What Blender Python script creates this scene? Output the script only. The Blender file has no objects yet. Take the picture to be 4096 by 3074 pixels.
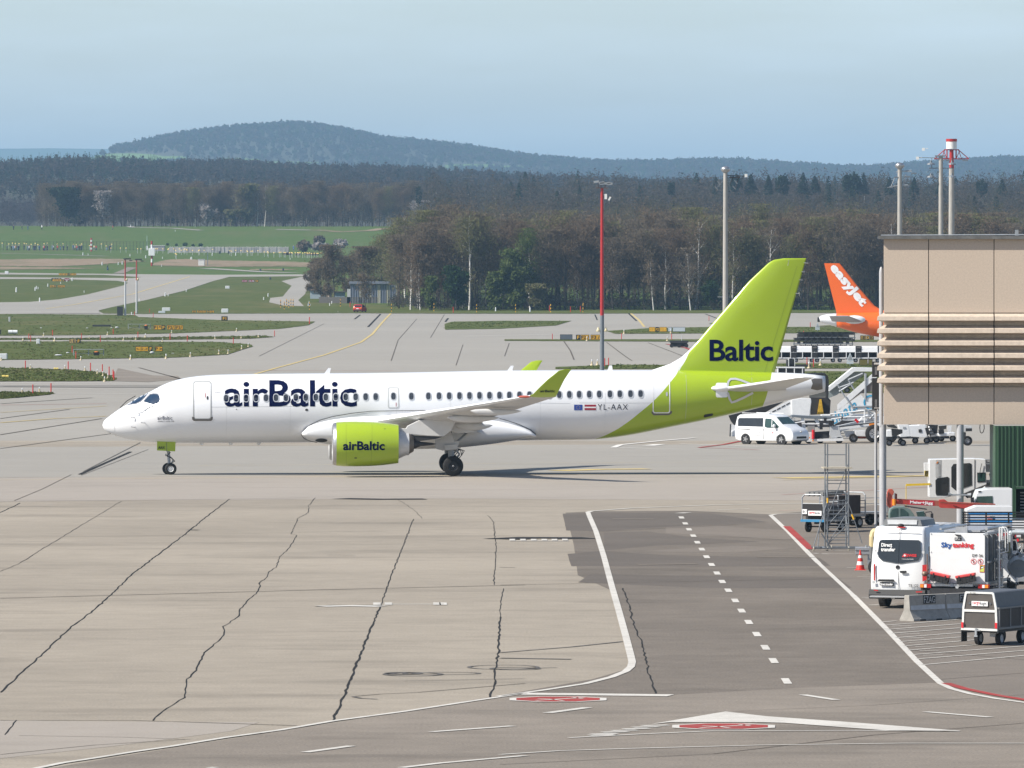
import bpy, bmesh, math, random
import numpy as np
from mathutils import Vector, Matrix
from mathutils.bvhtree import BVHTree
sc = bpy.context.scene
COL = sc.collection
R = math.radians
# ------------------------------------------------ camera, sky, sun, exposure
H = 11.7            # eye height above the apron
F = 32960.0         # focal length in pixels of a 4096 wide frame
HY = 1022.0         # row of the horizon in that frame
cd = bpy.data.cameras.new('camera'); cam = bpy.data.objects.new('camera', cd); COL.objects.link(cam)
cam.location = (0, 0, H); cam.rotation_euler = (R(90), 0, 0)
cd.sensor_width = 36; cd.sensor_fit = 'HORIZONTAL'; cd.lens = F/4096*36
cd.shift_y = -(1537-HY)/4096; cd.clip_start = 1; cd.clip_end = 60000
sc.camera = cam
SUN_EL, SUN_AZ = 42, 21     # elevation; degrees that the sun stands on the camera's side of due left
w = bpy.data.worlds.new('World'); sc.world = w; w.use_nodes = True
nt = w.node_tree; nt.nodes.clear()
def N(t, **k):
    n = nt.nodes.new(t)
    for a, b in k.items():
        setattr(n, a, b)
    return n
out = N('ShaderNodeOutputWorld'); bg = N('ShaderNodeBackground')
sky = N('ShaderNodeTexSky', sky_type='NISHITA', sun_disc=False, sun_elevation=R(SUN_EL), sun_rotation=R(270-SUN_AZ),
        altitude=430, air_density=1.1, dust_density=1.2, ozone_density=2.5)
tc = N('ShaderNodeTexCoord'); mp = N('ShaderNodeMapping'); mp.inputs['Scale'].default_value = (14, 14, 90)
no = N('ShaderNodeTexNoise'); no.inputs['Scale'].default_value = 1.0; no.inputs['Detail'].default_value = 5; no.inputs['Roughness'].default_value = .55
cr = N('ShaderNodeValToRGB'); cr.color_ramp.elements[0].position = .46; cr.color_ramp.elements[1].position = .78
cr.color_ramp.elements[0].color = (0, 0, 0, 1); cr.color_ramp.elements[1].color = (.34, .34, .34, 1)
hs = N('ShaderNodeMix', data_type='RGBA', blend_type='MULTIPLY'); hs.inputs[0].default_value = 1
hs.inputs[7].default_value = (.99, .995, 1.06, 1)
mx = N('ShaderNodeMix', data_type='RGBA'); mx.inputs[7].default_value = (6.0, 6.9, 7.6, 1)
L = nt.links.new
L(tc.outputs['Generated'], mp.inputs[0]); L(mp.outputs[0], no.inputs['Vector']); L(no.outputs[0], cr.inputs[0])
L(sky.outputs[0], hs.inputs[6]); L(hs.outputs[2], mx.inputs[6]); L(cr.outputs[0], mx.inputs[0])
sx = N('ShaderNodeSeparateXYZ'); L(tc.outputs['Generated'], sx.inputs[0])   # a bright hazy band round the horizon
hb = N('ShaderNodeMapRange', interpolation_type='SMOOTHSTEP'); L(sx.outputs[2], hb.inputs[0])
for i_, v_ in enumerate((0.0, .14, 1.78, 1.0)): hb.inputs[i_+1].default_value = v_
bm_ = N('ShaderNodeVectorMath', operation='SCALE'); L(mx.outputs[2], bm_.inputs[0]); L(hb.outputs[0], bm_.inputs['Scale'])
L(bm_.outputs[0], bg.inputs[0]); bg.inputs[1].default_value = .077; L(bg.outputs[0], out.inputs[0])
sd = bpy.data.lights.new('sun', 'SUN'); sd.energy = 5.0; sd.angle = R(.53); sd.color = (1, .94, .84)
sun = bpy.data.objects.new('sun', sd); COL.objects.link(sun)
sv = Vector((-math.cos(R(SUN_AZ))*math.cos(R(SUN_EL)), -math.sin(R(SUN_AZ))*math.cos(R(SUN_EL)), math.sin(R(SUN_EL))))
sun.rotation_euler = sv.to_track_quat('Z', 'Y').to_euler(); sun.location = (0, 0, 300)
vs = sc.view_settings; vs.view_transform = 'Standard'; vs.look = 'None'; vs.gamma = 1; vs.use_curve_mapping = False
vs.exposure = .58
cy = sc.cycles
cy.max_bounces = 5; cy.diffuse_bounces = 2; cy.glossy_bounces = 3; cy.transmission_bounces = 4; cy.volume_bounces = 0; cy.transparent_max_bounces = 6
cy.use_denoising = True
# ------------------------------------------------ helpers: pixels to places
_pd = np.array([0, 1735, 2300, 3000, 3120, 3260, 3600, 5000, 9000, 60000.])
_pz = np.array([0, 0, 5.5, 14.2, 16., 23.0, 24.5, 26, 30, 30.])
def zg(d): return float(np.interp(d, _pd, _pz))
def G(px, py, dz=0.0):
    "point of the terrain that stands at this row and column of the photograph"
    if py > 1245: d = H*F/(py-HY)
    else:
        lo, hi = 1500., 3600.
        for _ in range(40):
            m = (lo+hi)/2
            if HY-(zg(m)-H)/m*F > py: lo = m
            else: hi = m
        d = lo
    return Vector(((px-2048)/F*d, d, zg(d)+dz))
def P(px, py, d): return Vector(((px-2048)/F*d, d, H-(py-HY)/F*d))
def V(vx, vy): return (vx*1.8517, vy*1.8517)
def reg(x0, y0, f): return lambda x, y: (x0+x*f, y0+y*f)
r1 = reg(380, 1400, .4973); r2 = reg(1180, 1400, .4973); r3 = reg(2180, 1000, .5425); r4 = reg(2800, 1350, .3617)
r5 = reg(3200, 1780, .4337); rA = reg(0, 850, .5877); rB = reg(0, 1900, .9494); rC = reg(2000, 1900, .9476)
rD = reg(3450, 2000, .3915); rE = reg(3500, 1650, .2892); rF = reg(3780, 2080, .3254); rG = reg(3200, 1880, .22896)
rH = reg(2200, 1180, .3164); rI = reg(2950, 1250, .2758); rJ = reg(3100, 1000, .4819); rK = reg(1200, 650, .5425)
rL = reg(0, 1050, .339); rM = reg(550, 880, .3843); rN = reg(2300, 600, .5425); rO = reg(3200, 500, .405)
# ------------------------------------------------ helpers: materials
MATS = {}
def s2l(c):
    return tuple(((x/255)/12.92 if x/255 <= .04045 else ((x/255+.055)/1.055)**2.4) for x in c)
def M(name, col, r=.5, m=0., n=.08, ns=6., bump=0., bs=30., spec=.5, coat=0., emis=None, stretch=None, col2=None, detail=4):
    "principled with a little procedural unevenness in colour and gloss; n is how strong it is, ns how fine"
    if name in MATS: return MATS[name]
    mt = bpy.data.materials.new(name); mt.use_nodes = True; MATS[name] = mt
    t = mt.node_tree; b = t.nodes['Principled BSDF']; l = t.links.new
    b.inputs['Roughness'].default_value = r; b.inputs['Metallic'].default_value = m
    b.inputs['Specular IOR Level'].default_value = spec; b.inputs['Coat Weight'].default_value = coat
    b.inputs['Base Color'].default_value = (*col, 1)
    if emis: b.inputs['Emission Color'].default_value = (*emis[0], 1); b.inputs['Emission Strength'].default_value = emis[1]
    c = t.nodes.new('ShaderNodeTexCoord'); src = c.outputs['Object']
    if stretch:
        q = t.nodes.new('ShaderNodeMapping'); q.inputs['Scale'].default_value = stretch; l(src, q.inputs[0]); src = q.outputs[0]
    if n > 0:
        x = t.nodes.new('ShaderNodeTexNoise'); x.inputs['Scale'].default_value = ns; x.inputs['Detail'].default_value = detail
        x.inputs['Roughness'].default_value = .65; l(src, x.inputs['Vector'])
        ra = t.nodes.new('ShaderNodeValToRGB'); ra.color_ramp.elements[0].position = .3; ra.color_ramp.elements[1].position = .7
        c2 = col2 if col2 else tuple(min(1, v*(1+n)) for v in col); c1 = tuple(v*(1-n) for v in col) if not col2 else col
        ra.color_ramp.elements[0].color = (*c1, 1); ra.color_ramp.elements[1].color = (*c2, 1)
        l(x.outputs[0], ra.inputs[0]); l(ra.outputs[0], b.inputs['Base Color'])
    if bump > 0:
        y = t.nodes.new('ShaderNodeTexNoise'); y.inputs['Scale'].default_value = bs; y.inputs['Detail'].default_value = 3; l(src, y.inputs['Vector'])
        u = t.nodes.new('ShaderNodeBump'); u.inputs['Strength'].default_value = 1; u.inputs['Distance'].default_value = bump
        l(y.outputs[0], u.inputs['Height']); l(u.outputs[0], b.inputs['Normal'])
    return mt
def ground_mat(name, base, var=.12, big=.03, fine=2.5, stain=.35, grain=.18, warm=None, worn=0, under=None):
    "paving: broad tone patches, oil and tyre stains, fine aggregate grain; worn lets what lies under show through in scuffs"
    mt = bpy.data.materials.new(name); mt.use_nodes = True; MATS[name] = mt
    t = mt.node_tree; b = t.nodes['Principled BSDF']; l = t.links.new
    b.inputs['Roughness'].default_value = .92; b.inputs['Specular IOR Level'].default_value = .2
    g = t.nodes.new('ShaderNodeNewGeometry')
    def noise(s, det, str_=(1, 1, 1)):
        q = t.nodes.new('ShaderNodeMapping'); q.inputs['Scale'].default_value = str_; l(g.outputs['Position'], q.inputs[0])
        x = t.nodes.new('ShaderNodeTexNoise'); x.inputs['Scale'].default_value = s; x.inputs['Detail'].default_value = det
        x.inputs['Roughness'].default_value = .6; l(q.outputs[0], x.inputs['Vector']); return x.outputs[0]
    def rng(s, a, c, lo, hi):
        x = t.nodes.new('ShaderNodeMapRange'); l(s, x.inputs[0])
        for i, v in enumerate((a, c, lo, hi)): x.inputs[i+1].default_value = v
        return x.outputs[0]
    def mul(a, c):
        x = t.nodes.new('ShaderNodeMath'); x.operation = 'MULTIPLY'; l(a, x.inputs[0]); l(c, x.inputs[1]); return x.outputs[0]
    k = mul(rng(noise(big, 5), .3, .7, 1-var, 1+var), rng(noise(fine, 5), .3, .7, 1-var*.6, 1+var*.6))
    k = mul(k, rng(noise(.22, 6, (.35, 1, 1)), .52, .74, 1, 1-stain))
    k = mul(k, rng(noise(14, 2), .3, .7, 1-grain, 1+grain))
    v = t.nodes.new('ShaderNodeVectorMath'); v.operation = 'SCALE'; v.inputs[0].default_value = base; l(k, v.inputs['Scale'])
    res = v.outputs[0]
    if worn:
        m_ = t.nodes.new('ShaderNodeMix'); m_.data_type = 'RGBA'; m_.inputs[7].default_value = (*under, 1)
        l(res, m_.inputs[6]); l(rng(noise(1.7, 6, (.6, 1, 1)), .5, .7, 0, worn), m_.inputs[0]); res = m_.outputs[2]
    l(res, b.inputs['Base Color'])
    return mt
# ------------------------------------------------ helpers: meshes
class B:
    def __init__(s): s.v = []; s.f = []
    def add(s, vs_, fs):
        o = len(s.v); s.v += [tuple(x) for x in vs_]; s.f += [tuple(i+o for i in f) for f in fs]; return s
    def box(s, c, d, rz=0, rx=0, ry=0):
        m = Matrix.Rotation(rz, 3, 'Z') @ Matrix.Rotation(ry, 3, 'Y') @ Matrix.Rotation(rx, 3, 'X'); c = Vector(c)
        vv = [c + m @ Vector((a*d[0]/2, b_*d[1]/2, e*d[2]/2)) for a in (-1, 1) for b_ in (-1, 1) for e in (-1, 1)]
        return s.add(vv, [(0, 1, 3, 2), (4, 6, 7, 5), (0, 4, 5, 1), (2, 3, 7, 6), (0, 2, 6, 4), (1, 5, 7, 3)])
    def cyl(s, a, b_, r, r2=None, n=10, caps=True):
        a, b_ = Vector(a), Vector(b_); r2 = r if r2 is None else r2; z = (b_-a)
        if z.length < 1e-6: return s
        q = z.to_track_quat('Z', 'Y'); vv = []
        for p_, rr in ((a, r), (b_, r2)):
            for i in range(n):
                t = 2*math.pi*i/n; vv.append(p_ + q @ Vector((rr*math.cos(t), rr*math.sin(t), 0)))
        fs = [(i, (i+1) % n, n+(i+1) % n, n+i) for i in range(n)]
        if caps: fs += [tuple(range(n-1, -1, -1)), tuple(range(n, 2*n))]
        return s.add(vv, fs)
    def path(s, pts, r, n=6):
        for a, b_ in zip(pts, pts[1:]): s.cyl(a, b_, r, n=n)
        return s
    def lathe(s, prof, o=(0, 0, 0), ax='X', n=32, close=False):
        "prof: (position along the axis, radius)"
        vv = []; o = Vector(o)
        for a, r in prof:
            for i in range(n):
                t = 2*math.pi*i/n; c_, s_ = r*math.cos(t), r*math.sin(t)
                vv.append(o + Vector({'X': (a, c_, s_), 'Y': (c_, a, s_), 'Z': (c_, s_, a)}[ax]))
        fs = [(k*n+i, k*n+(i+1) % n, (k+1)*n+(i+1) % n, (k+1)*n+i) for k in range(len(prof)-1) for i in range(n)]
        return s.add(vv, fs)
    def ell(s, c, r, nu=14, nv=8):
        c = Vector(c); vv = []; fs = []
        for j in range(nv+1):
            ph = math.pi*j/nv
            for i in range(nu):
                t = 2*math.pi*i/nu
                vv.append(c+Vector((r[0]*math.sin(ph)*math.cos(t), r[1]*math.sin(ph)*math.sin(t), r[2]*math.cos(ph))))
        fs = [(j*nu+i, j*nu+(i+1) % nu, (j+1)*nu+(i+1) % nu, (j+1)*nu+i) for j in range(nv) for i in range(nu)]
        return s.add(vv, fs)
    def prism(s, poly, off):
        "closed polygon of 3-D points pushed by the vector off"
        n = len(poly); off = Vector(off); p_ = [Vector(q) for q in poly]
        return s.add(p_+[q+off for q in p_], [tuple(range(n)), tuple(range(2*n-1, n-1, -1))]+[(i, i+n, (i+1) % n+n, (i+1) % n) for i in range(n)])
    def loft(s, secs, cap=True, closed=True):
        n = len(secs[0]); vv = [p_ for q in secs for p_ in q]; m = n if closed else n-1
        fs = [(k*n+i, k*n+(i+1) % n, (k+1)*n+(i+1) % n, (k+1)*n+i) for k in range(len(secs)-1) for i in range(m)]
        if cap: fs += [tuple(range(n-1, -1, -1)), tuple(range((len(secs)-1)*n, len(secs)*n))]
        return s.add(vv, fs)
    def done(s, name, mat, parent=None, smooth=False, bevel=0, label=None, loc=None, fix=True):
        me = bpy.data.meshes.new(name); me.from_pydata([tuple(x) for x in s.v], [], s.f)
        if fix or bevel:
            bm = bmesh.new(); bm.from_mesh(me)
            if smooth: bmesh.ops.remove_doubles(bm, verts=bm.verts, dist=1e-5)
            bmesh.ops.recalc_face_normals(bm, faces=bm.faces)
            if bevel:
                ed = [e for e in bm.edges if len(e.link_faces) == 2 and e.calc_face_angle(0) > .5]
                bmesh.ops.bevel(bm, geom=ed, offset=bevel, segments=3 if bevel > .05 else 2, affect='EDGES', profile=.6, clamp_overlap=True)
            bm.to_mesh(me); bm.free()
        if smooth:
            me.polygons.foreach_set('use_smooth', [True]*len(me.polygons))
            if smooth != 'all': me.set_sharp_from_angle(angle=R(35 if smooth is True else smooth))
        me.materials.append(mat); o = bpy.data.objects.new(name, me); COL.objects.link(o)
        if parent: o.parent = parent
        if label: o['label'] = label
        if loc is not None: o.location = loc
        return o
def T(name, label, cat, loc=(0, 0, 0), rz=0, group=None):
    o = bpy.data.objects.new(name, None); COL.objects.link(o); o.location = loc; o.rotation_euler = (0, 0, rz)
    return tag(o, label, cat, group)
def tag(o, label, cat, group=None):
    o['label'] = label; o['category'] = cat
    if group: o['group'] = group
    return o
def kind(o, k='structure'): o['kind'] = k; return o
def dup(root, loc, rz=None, label=None, group=None, scale=None):
    r = root.copy(); COL.objects.link(r); r.location = loc
    if rz is not None: r.rotation_euler = (0, 0, rz)
    if scale is not None: r.scale = scale if hasattr(scale, '__len__') else (scale,)*3
    if label: r['label'] = label
    if group: r['group'] = group
    for ch in KIDS(root):
        c = ch.copy(); COL.objects.link(c); c.parent = r
        for g in KIDS(ch):
            d = g.copy(); COL.objects.link(d); d.parent = c
    return r
def KIDS(o): return [c for c in list(COL.objects) if c.parent == o] if False else list(o.children)
# writing: Blender's own font turned to flat mesh, scaled to a box
def text2d(s, bold=0.0, space=1.0):
    cu = bpy.data.curves.new('t', 'FONT'); cu.body = s; cu.offset = bold; cu.space_character = space; cu.resolution_u = 3; cu.dimensions = '2D'; cu.fill_mode = 'FRONT'
    ob = bpy.data.objects.new('t', cu); COL.objects.link(ob)
    dg = bpy.context.evaluated_depsgraph_get(); me = bpy.data.meshes.new_from_object(ob.evaluated_get(dg))
    vv = [(v.co.x, v.co.y) for v in me.vertices]; fs = [tuple(p_.vertices) for p_ in me.polygons]
    bpy.data.objects.remove(ob); bpy.data.curves.remove(cu); bpy.data.meshes.remove(me)
    x0 = min(a for a, b_ in vv); x1 = max(a for a, b_ in vv); y0 = min(b_ for a, b_ in vv); y1 = max(b_ for a, b_ in vv)
    return [((a-x0)/(x1-x0), (b_-y0)/(y1-y0)) for a, b_ in vv], fs, (x1-x0)/(y1-y0)
def lettering(s, o, right, up, mat, parent, wid=None, hei=None, bold=.02, space=1., name='lettering', shear=0):
    "flat writing: o is its lower left corner, right and up are unit vectors"
    vv, fs, asp = text2d(s, bold, space); o, right, up = Vector(o), Vector(right).normalized(), Vector(up).normalized()
    if wid is None: wid = hei*asp
    if hei is None: hei = wid/asp
    b_ = B().add([o+right*(x*wid+shear*y*hei)+up*(y*hei) for x, y in vv], fs)
    return b_.done(name, mat, parent, fix=False)
# ------------------------------------------------ the ground
rnd = random.Random(5)
CON = (.288, .253, .205)
ground_mat('concrete', CON, .12, .05, .9, .3, .18)
ground_mat('concrete_far', (.285, .268, .238), .06, .012, .3, .08, .03)
ground_mat('concrete_pink', (.302, .27, .234), .06, .03, .6, .15, .1)
ground_mat('asphalt_dark', (.15, .129, .107), .16, .09, .9, .25, .28)
ground_mat('asphalt_mid', (.17, .147, .124), .08, .05, .7, .2, .18)
ground_mat('asphalt_patch', (.118, .102, .087), .1, .1, 1.2, .1, .15)
ground_mat('asphalt_light', (.205, .178, .148), .14, .06, .7, .3, .22)
ground_mat('white_paint', (.52, .5, .46), .05, .1, 1.5, .15, .1, worn=.55, under=(.3, .28, .25))
ground_mat('white_paint_far', (.62, .6, .56), .03, .1, 1, .1, .02)
ground_mat('yellow_paint', (.5, .39, .16), .08, .1, 1.5, .1, .1, worn=.7, under=(.3, .27, .22))
ground_mat('red_paint', (.3, .045, .04), .1, .2, 1.5, .3, .1, worn=.4, under=(.2, .14, .13))
ground_mat('tar', (.022, .021, .02), .2, .5, 3, .1, .2)
ground_mat('seam', (.1, .085, .07), .2, .5, 3, .1, .2)
ground_mat('rubber_marks', (.1, .095, .09), .2, .05, 1.5, .5, .1, worn=.6, under=(.25, .23, .21))
def grass_mat(name, a, b_, c_, dry=None):
    mt = bpy.data.materials.new(name); mt.use_nodes = True; MATS[name] = mt
    t = mt.node_tree; p_ = t.nodes['Principled BSDF']; l = t.links.new
    p_.inputs['Roughness'].default_value = .95; p_.inputs['Specular IOR Level'].default_value = .1
    g = t.nodes.new('ShaderNodeNewGeometry')
    def ns(s, d, e0, e1, st=(1, 1, 1)):
        q = t.nodes.new('ShaderNodeMapping'); q.inputs['Scale'].default_value = st; l(g.outputs['Position'], q.inputs[0])
        x = t.nodes.new('ShaderNodeTexNoise'); x.inputs['Scale'].default_value = s; x.inputs['Detail'].default_value = d; x.inputs['Roughness'].default_value = .7
        l(q.outputs[0], x.inputs['Vector']); m_ = t.nodes.new('ShaderNodeMapRange'); l(x.outputs[0], m_.inputs[0]); m_.inputs[1].default_value = e0; m_.inputs[2].default_value = e1
        return m_.outputs[0]
    m1 = t.nodes.new('ShaderNodeMix'); m1.data_type = 'RGBA'; m1.inputs[6].default_value = (*a, 1); m1.inputs[7].default_value = (*b_, 1); l(ns(.35, 6, .35, .65, (1, .25, 1)), m1.inputs[0])
    m2 = t.nodes.new('ShaderNodeMix'); m2.data_type = 'RGBA'; l(m1.outputs[2], m2.inputs[6]); m2.inputs[7].default_value = (*c_, 1); l(ns(.045, 6, .5, .75, (1, .3, 1)), m2.inputs[0])
    l(m2.outputs[2], p_.inputs['Base Color']); return mt
grass_mat('grass', (.06, .078, .016), (.085, .1, .026), (.13, .118, .05))
grass_mat('meadow_green', (.06, .1, .02), (.078, .115, .026), (.1, .108, .04))
grass_mat('dry_grass', (.2, .15, .095), (.26, .2, .14), (.1, .11, .05))
grass_mat('weed', (.03, .06, .012), (.05, .085, .02), (.02, .04, .012))
# base sheet, ends far beyond the last ridge
ds = [60, 120, 180, 240, 300, 360, 440, 520, 650, 800, 1000, 1200, 1450, 1735, 1900, 2100, 2300, 2500, 2700, 2850, 3000, 3060, 3120, 3170, 3215, 3260, 3350, 3600, 4200, 5000, 7000, 9000, 14000, 22000, 32000]
b = B(); xs = np.linspace(-1, 1, 25)
vv = [(x*(300+d*.3), d, zg(d)) for d in ds for x in xs]
k = len(xs)
def rows(i0, i1): return [(j*k+i, j*k+i+1, (j+1)*k+i+1, (j+1)*k+i) for j in range(i0, i1) for i in range(k-1)]
n_ap = ds.index(1735)
i5 = ds.index(520); kind(B().add(vv, rows(0, i5)).done('apron_ground', MATS['concrete'], fix=False)); kind(B().add(vv, rows(i5, n_ap)).done('far_apron', MATS['concrete_far'], fix=False))
kind(B().add(vv, rows(n_ap, len(ds)-1)).done('meadow_ground', MATS['meadow_green'], fix=False))
for nm in ('apron_ground', 'far_apron', 'meadow_ground'):
    o = bpy.data.objects[nm]; bm = bmesh.new(); bm.from_mesh(o.data); bmesh.ops.delete(bm, geom=[v for v in bm.verts if not v.link_faces], context='VERTS'); bm.to_mesh(o.data); bm.free()
def drape(pts, dz, seg=None):
    "fill a ground polygon (pixel points) with a sheet, cut where the ground bends"
    w_ = [G(x, y) for x, y in pts]
    me = bmesh.new(); vs_ = [me.verts.new((p_.x, p_.y, 0)) for p_ in w_]
    es = [me.edges.new((vs_[i], vs_[(i+1) % len(vs_)])) for i in range(len(vs_))]
    bmesh.ops.triangle_fill(me, edges=es, use_beauty=True)
    ys = [p_.y for p_ in w_]
    for cut in ds:
        if min(ys) < cut < max(ys): bmesh.ops.bisect_plane(me, geom=me.verts[:]+me.edges[:]+me.faces[:], plane_co=(0, cut, 0), plane_no=(0, 1, 0))
    for v in me.verts: v.co.z = zg(v.co.y)+dz
    for f in me.faces:
        if f.normal.z < 0: f.normal_flip()
    return me
def sheet(name, pts, mat, dz, r=None, jag=0):
    if r: pts = [r(*p_) for p_ in pts]
    if jag:
        q = []
        for i in range(len(pts)):
            a, c = pts[i], pts[(i+1) % len(pts)]; n_ = max(1, int(math.hypot(c[0]-a[0], c[1]-a[1])/9))
            for j in range(n_):
                t = j/n_; q.append((a[0]+(c[0]-a[0])*t+rnd.uniform(-jag, jag)*2, a[1]+(c[1]-a[1])*t+rnd.uniform(-jag, jag)*.45))
        pts = q
    bm = drape(pts, dz); me = bpy.data.meshes.new(name); bm.to_mesh(me); bm.free()
    me.materials.append(MATS[mat]); o = bpy.data.objects.new(name, me); COL.objects.link(o); return kind(o)
def ribbon(b_, pts, wid, dz, jit=0, r=None, var=0, seg=8):
    "a painted or poured line along pixel points, wid in metres"
    if r: pts = [r(*p_) for p_ in pts]
    w_ = [G(x, y) for x, y in pts]; q = []
    for a, c in zip(w_, w_[1:]):
        n_ = max(1, int((c-a).length/seg)) if jit == 0 else max(2, int((c-a).length/1.2))
        q += [a.lerp(c, i/n_) for i in range(n_)]
    q.append(w_[-1])
    if jit: q = [p_+Vector((rnd.uniform(-jit, jit), 0, 0)) for p_ in q]
    vv_, ff = [], []
    for i, p_ in enumerate(q):
        t = (q[min(i+1, len(q)-1)]-q[max(i-1, 0)]); t.z = 0; t.normalize(); s_ = Vector((-t.y, t.x, 0))*wid/2*(1+rnd.uniform(-var, var))
        vv_ += [p_+s_, p_-s_]
        for j in (-1, -2): vv_[j].z = zg(vv_[j].y)+dz
    ff = [(2*i, 2*i+1, 2*i+3, 2*i+2) for i in range(len(q)-1)]
    b_.add(vv_, ff)
def lines(name, mat, items, dz, r=None, jit=0, var=0):
    b_ = B()
    for pts, wd in items: ribbon(b_, pts, wd, dz, jit, r, var)
    return kind(b_.done(name, MATS[mat], fix=False))
# grass islands between the taxiways
GR = [
 [(-200, 424), (700, 428), (965, 443), (900, 450), (-200, 440)],
 [(-200, 456), (400, 456), (800, 468), (872, 482), (840, 500), (600, 560), (400, 595), (200, 612), (-200, 618)],
 [(670, 672), (760, 648), (1000, 598), (1270, 535), (1450, 470), (1560, 440), (2100, 436), (2300, 440), (2300, 688), (960, 693), (700, 690)],
 [(-200, 692), (920, 700), (940, 714), (1500, 735), (2145, 745), (2100, 770), (1900, 795), (1200, 825), (600, 838), (-200, 842)],
 [(-200, 860), (700, 858), (1800, 842), (1868, 850), (1700, 862), (1000, 871), (-200, 869)],
 [(-200, 882), (600, 880), (1500, 885), (1700, 900), (1722, 915), (1640, 940), (1550, 970), (1200, 990), (600, 1000), (-200, 1008)],
 [(-200, 1060), (200, 1063), (500, 1075), (700, 1095), (795, 1138), (770, 1150), (500, 1152), (-200, 1153)],
 [(-200, 1228), (365, 1233), (330, 1243), (100, 1265), (-200, 1272)]]
for g_ in GR: sheet('grass_verge', g_, 'grass', .05, rA, .8)
for g_ in ([(960, 701), (975, 696), (1080, 694), (1235, 694), (1200, 704), (1080, 711), (962, 713)],
           [(1310, 716), (1400, 710), (1550, 707), (1700, 707), (2160, 708), (2160, 720), (1550, 721), (1330, 722)],
           [(1090, 734), (1500, 734), (2160, 736), (2160, 740), (1500, 739), (1090, 737)],
           [(1200, 794), (1340, 789), (1500, 790), (1700, 786), (2160, 787), (2160, 796), (1500, 798), (1200, 798)],
           [(1640, 806), (1760, 803), (2160, 805), (2160, 850), (1800, 850), (1700, 836)],
           [(1530, 700), (1555, 696), (1610, 696), (1640, 701), (1570, 704)],
           [(-100, 859), (60, 848), (120, 851), (40, 860), (-100, 866)],
           [(1760, 705.5), (1800, 703), (1850, 705), (1800, 707)]):
    sheet('grass_verge', [V(*q) for q in g_], 'grass', .05, None, .7)
sheet('woodland_verge', [(1200, 1213), (1700, 1222), (2290, 1240), (3700, 1246), (3700, 1252), (2290, 1256), (1800, 1256), (1352, 1254), (1352, 1213)], 'grass', .06, None, .6)
# far paving laid over the meadow
for nm, g_ in (('service_road', [(1915, 470), (2040, 444), (2090, 434), (2150, 436), (2115, 480), (2075, 560), (2030, 600), (2068, 641), (1930, 637), (1832, 615), (1840, 585), (1925, 575), (1985, 502)]),
               ('runway', [(-200, 411), (960, 423), (1450, 427), (2130, 424), (2130, 436), (1560, 441), (1450, 470), (1250, 537), (1000, 598), (760, 648), (672, 670), (680, 690), (-200, 696), (-200, 618), (200, 612), (400, 595), (600, 560), (840, 500), (872, 482), (800, 468), (400, 456), (-200, 456), (-200, 441), (900, 450), (965, 443), (700, 428), (-200, 424)]),
               ('footpath', [(770, 418), (870, 375), (930, 378), (840, 418)])):
    sheet(nm, g_, 'concrete_far' if nm != 'footpath' else 'asphalt_light', .07, rA)
for g_ in ([(0, 322), (300, 318), (800, 318), (1000, 335), (830, 345), (700, 355), (400, 370), (0, 366)],
           [(1050, 345), (1130, 325), (1260, 320), (1500, 330), (2000, 338), (2200, 348), (2200, 375), (1900, 370), (1500, 372), (1200, 368), (1040, 362)],
           [(0, 372), (400, 374), (650, 385), (0, 392)], [(1700, 388), (2030, 389), (1900, 396), (1700, 394)]):
    sheet('dry_grass_strip', g_, 'dry_grass', .08, rA, 1.6)
lines('field_track', 'concrete_far', [([(0, 282), (250, 286), (720, 300)], 3), ([(1400, 383), (1800, 408), (2000, 414)], 5),
      ([(720, 97), (900, 103), (1180, 110), (1370, 124)], 3), ([(0, 714), (300, 716), (700, 710)], .8), ([(1880, 118), (2212, 124)], 4)], .1, rA)
lines('dirt_track', 'dry_grass', [([(100, 500), (300, 515), (520, 505), (600, 492), (900, 478)], 5)], .12, rK)
# paving areas near the camera
sheet('taxiway_band', [(-200, 1914), (2000, 1898), (4300, 1888), (4300, 2000), (3050, 2003), (1800, 1995), (600, 2002), (-200, 2010)], 'concrete_pink', .004)
sheet('taxiway_band', [(-200, 1790), (2300, 1780), (4300, 1776), (4300, 1887), (2000, 1897), (-200, 1913)], 'concrete_far', .004)
sheet('concrete_slab', [V(*q) for q in ((-80, 1556), (200, 1559), (560, 1561), (500, 1580), (250, 1612), (-80, 1648))], 'concrete_pink', .004)
sheet('service_lane', [V(*q) for q in ((1222, 1108), (1300, 1105), (1480, 1104), (1670, 1112), (1712, 1160), (1760, 1215), (1860, 1310), (1940, 1385), (2040, 1475), (1720, 1487), (1430, 1503), (1080, 1503), (1280, 1468), (1362, 1444), (1345, 1370), (1318, 1275), (1248, 1243), (1240, 1180))], 'asphalt_dark', .006)
sheet('stand_paving', [V(*q) for q in ((1668, 1112), (1900, 1090), (2400, 1085), (2400, 1512), (2212, 1512), (2040, 1475), (1940, 1385), (1860, 1310), (1760, 1215), (1712, 1160))], 'asphalt_mid', .005)
sheet('service_road', [V(*q) for q in ((60, 1668), (400, 1612), (720, 1562), (1080, 1503), (1430, 1503), (1720, 1487), (2040, 1475), (2212, 1512), (2400, 1515), (2400, 1720), (60, 1720))], 'asphalt_light', .005)
for q in ([(265, 165), (420, 160), (700, 162), (900, 165), (1130, 200), (980, 210), (650, 222), (420, 240), (280, 235)],
          [(440, 245), (620, 240), (760, 258), (860, 268), (1100, 283), (900, 292), (650, 300), (440, 320)],
          [(285, 335), (430, 322), (700, 340), (1350, 352), (1395, 385), (900, 388), (300, 386)],
          [(380, 420), (600, 425), (1420, 432), (1485, 478), (900, 480), (330, 455)]):
    sheet('asphalt_patch', q, 'asphalt_patch', .008, rC, .5)
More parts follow.
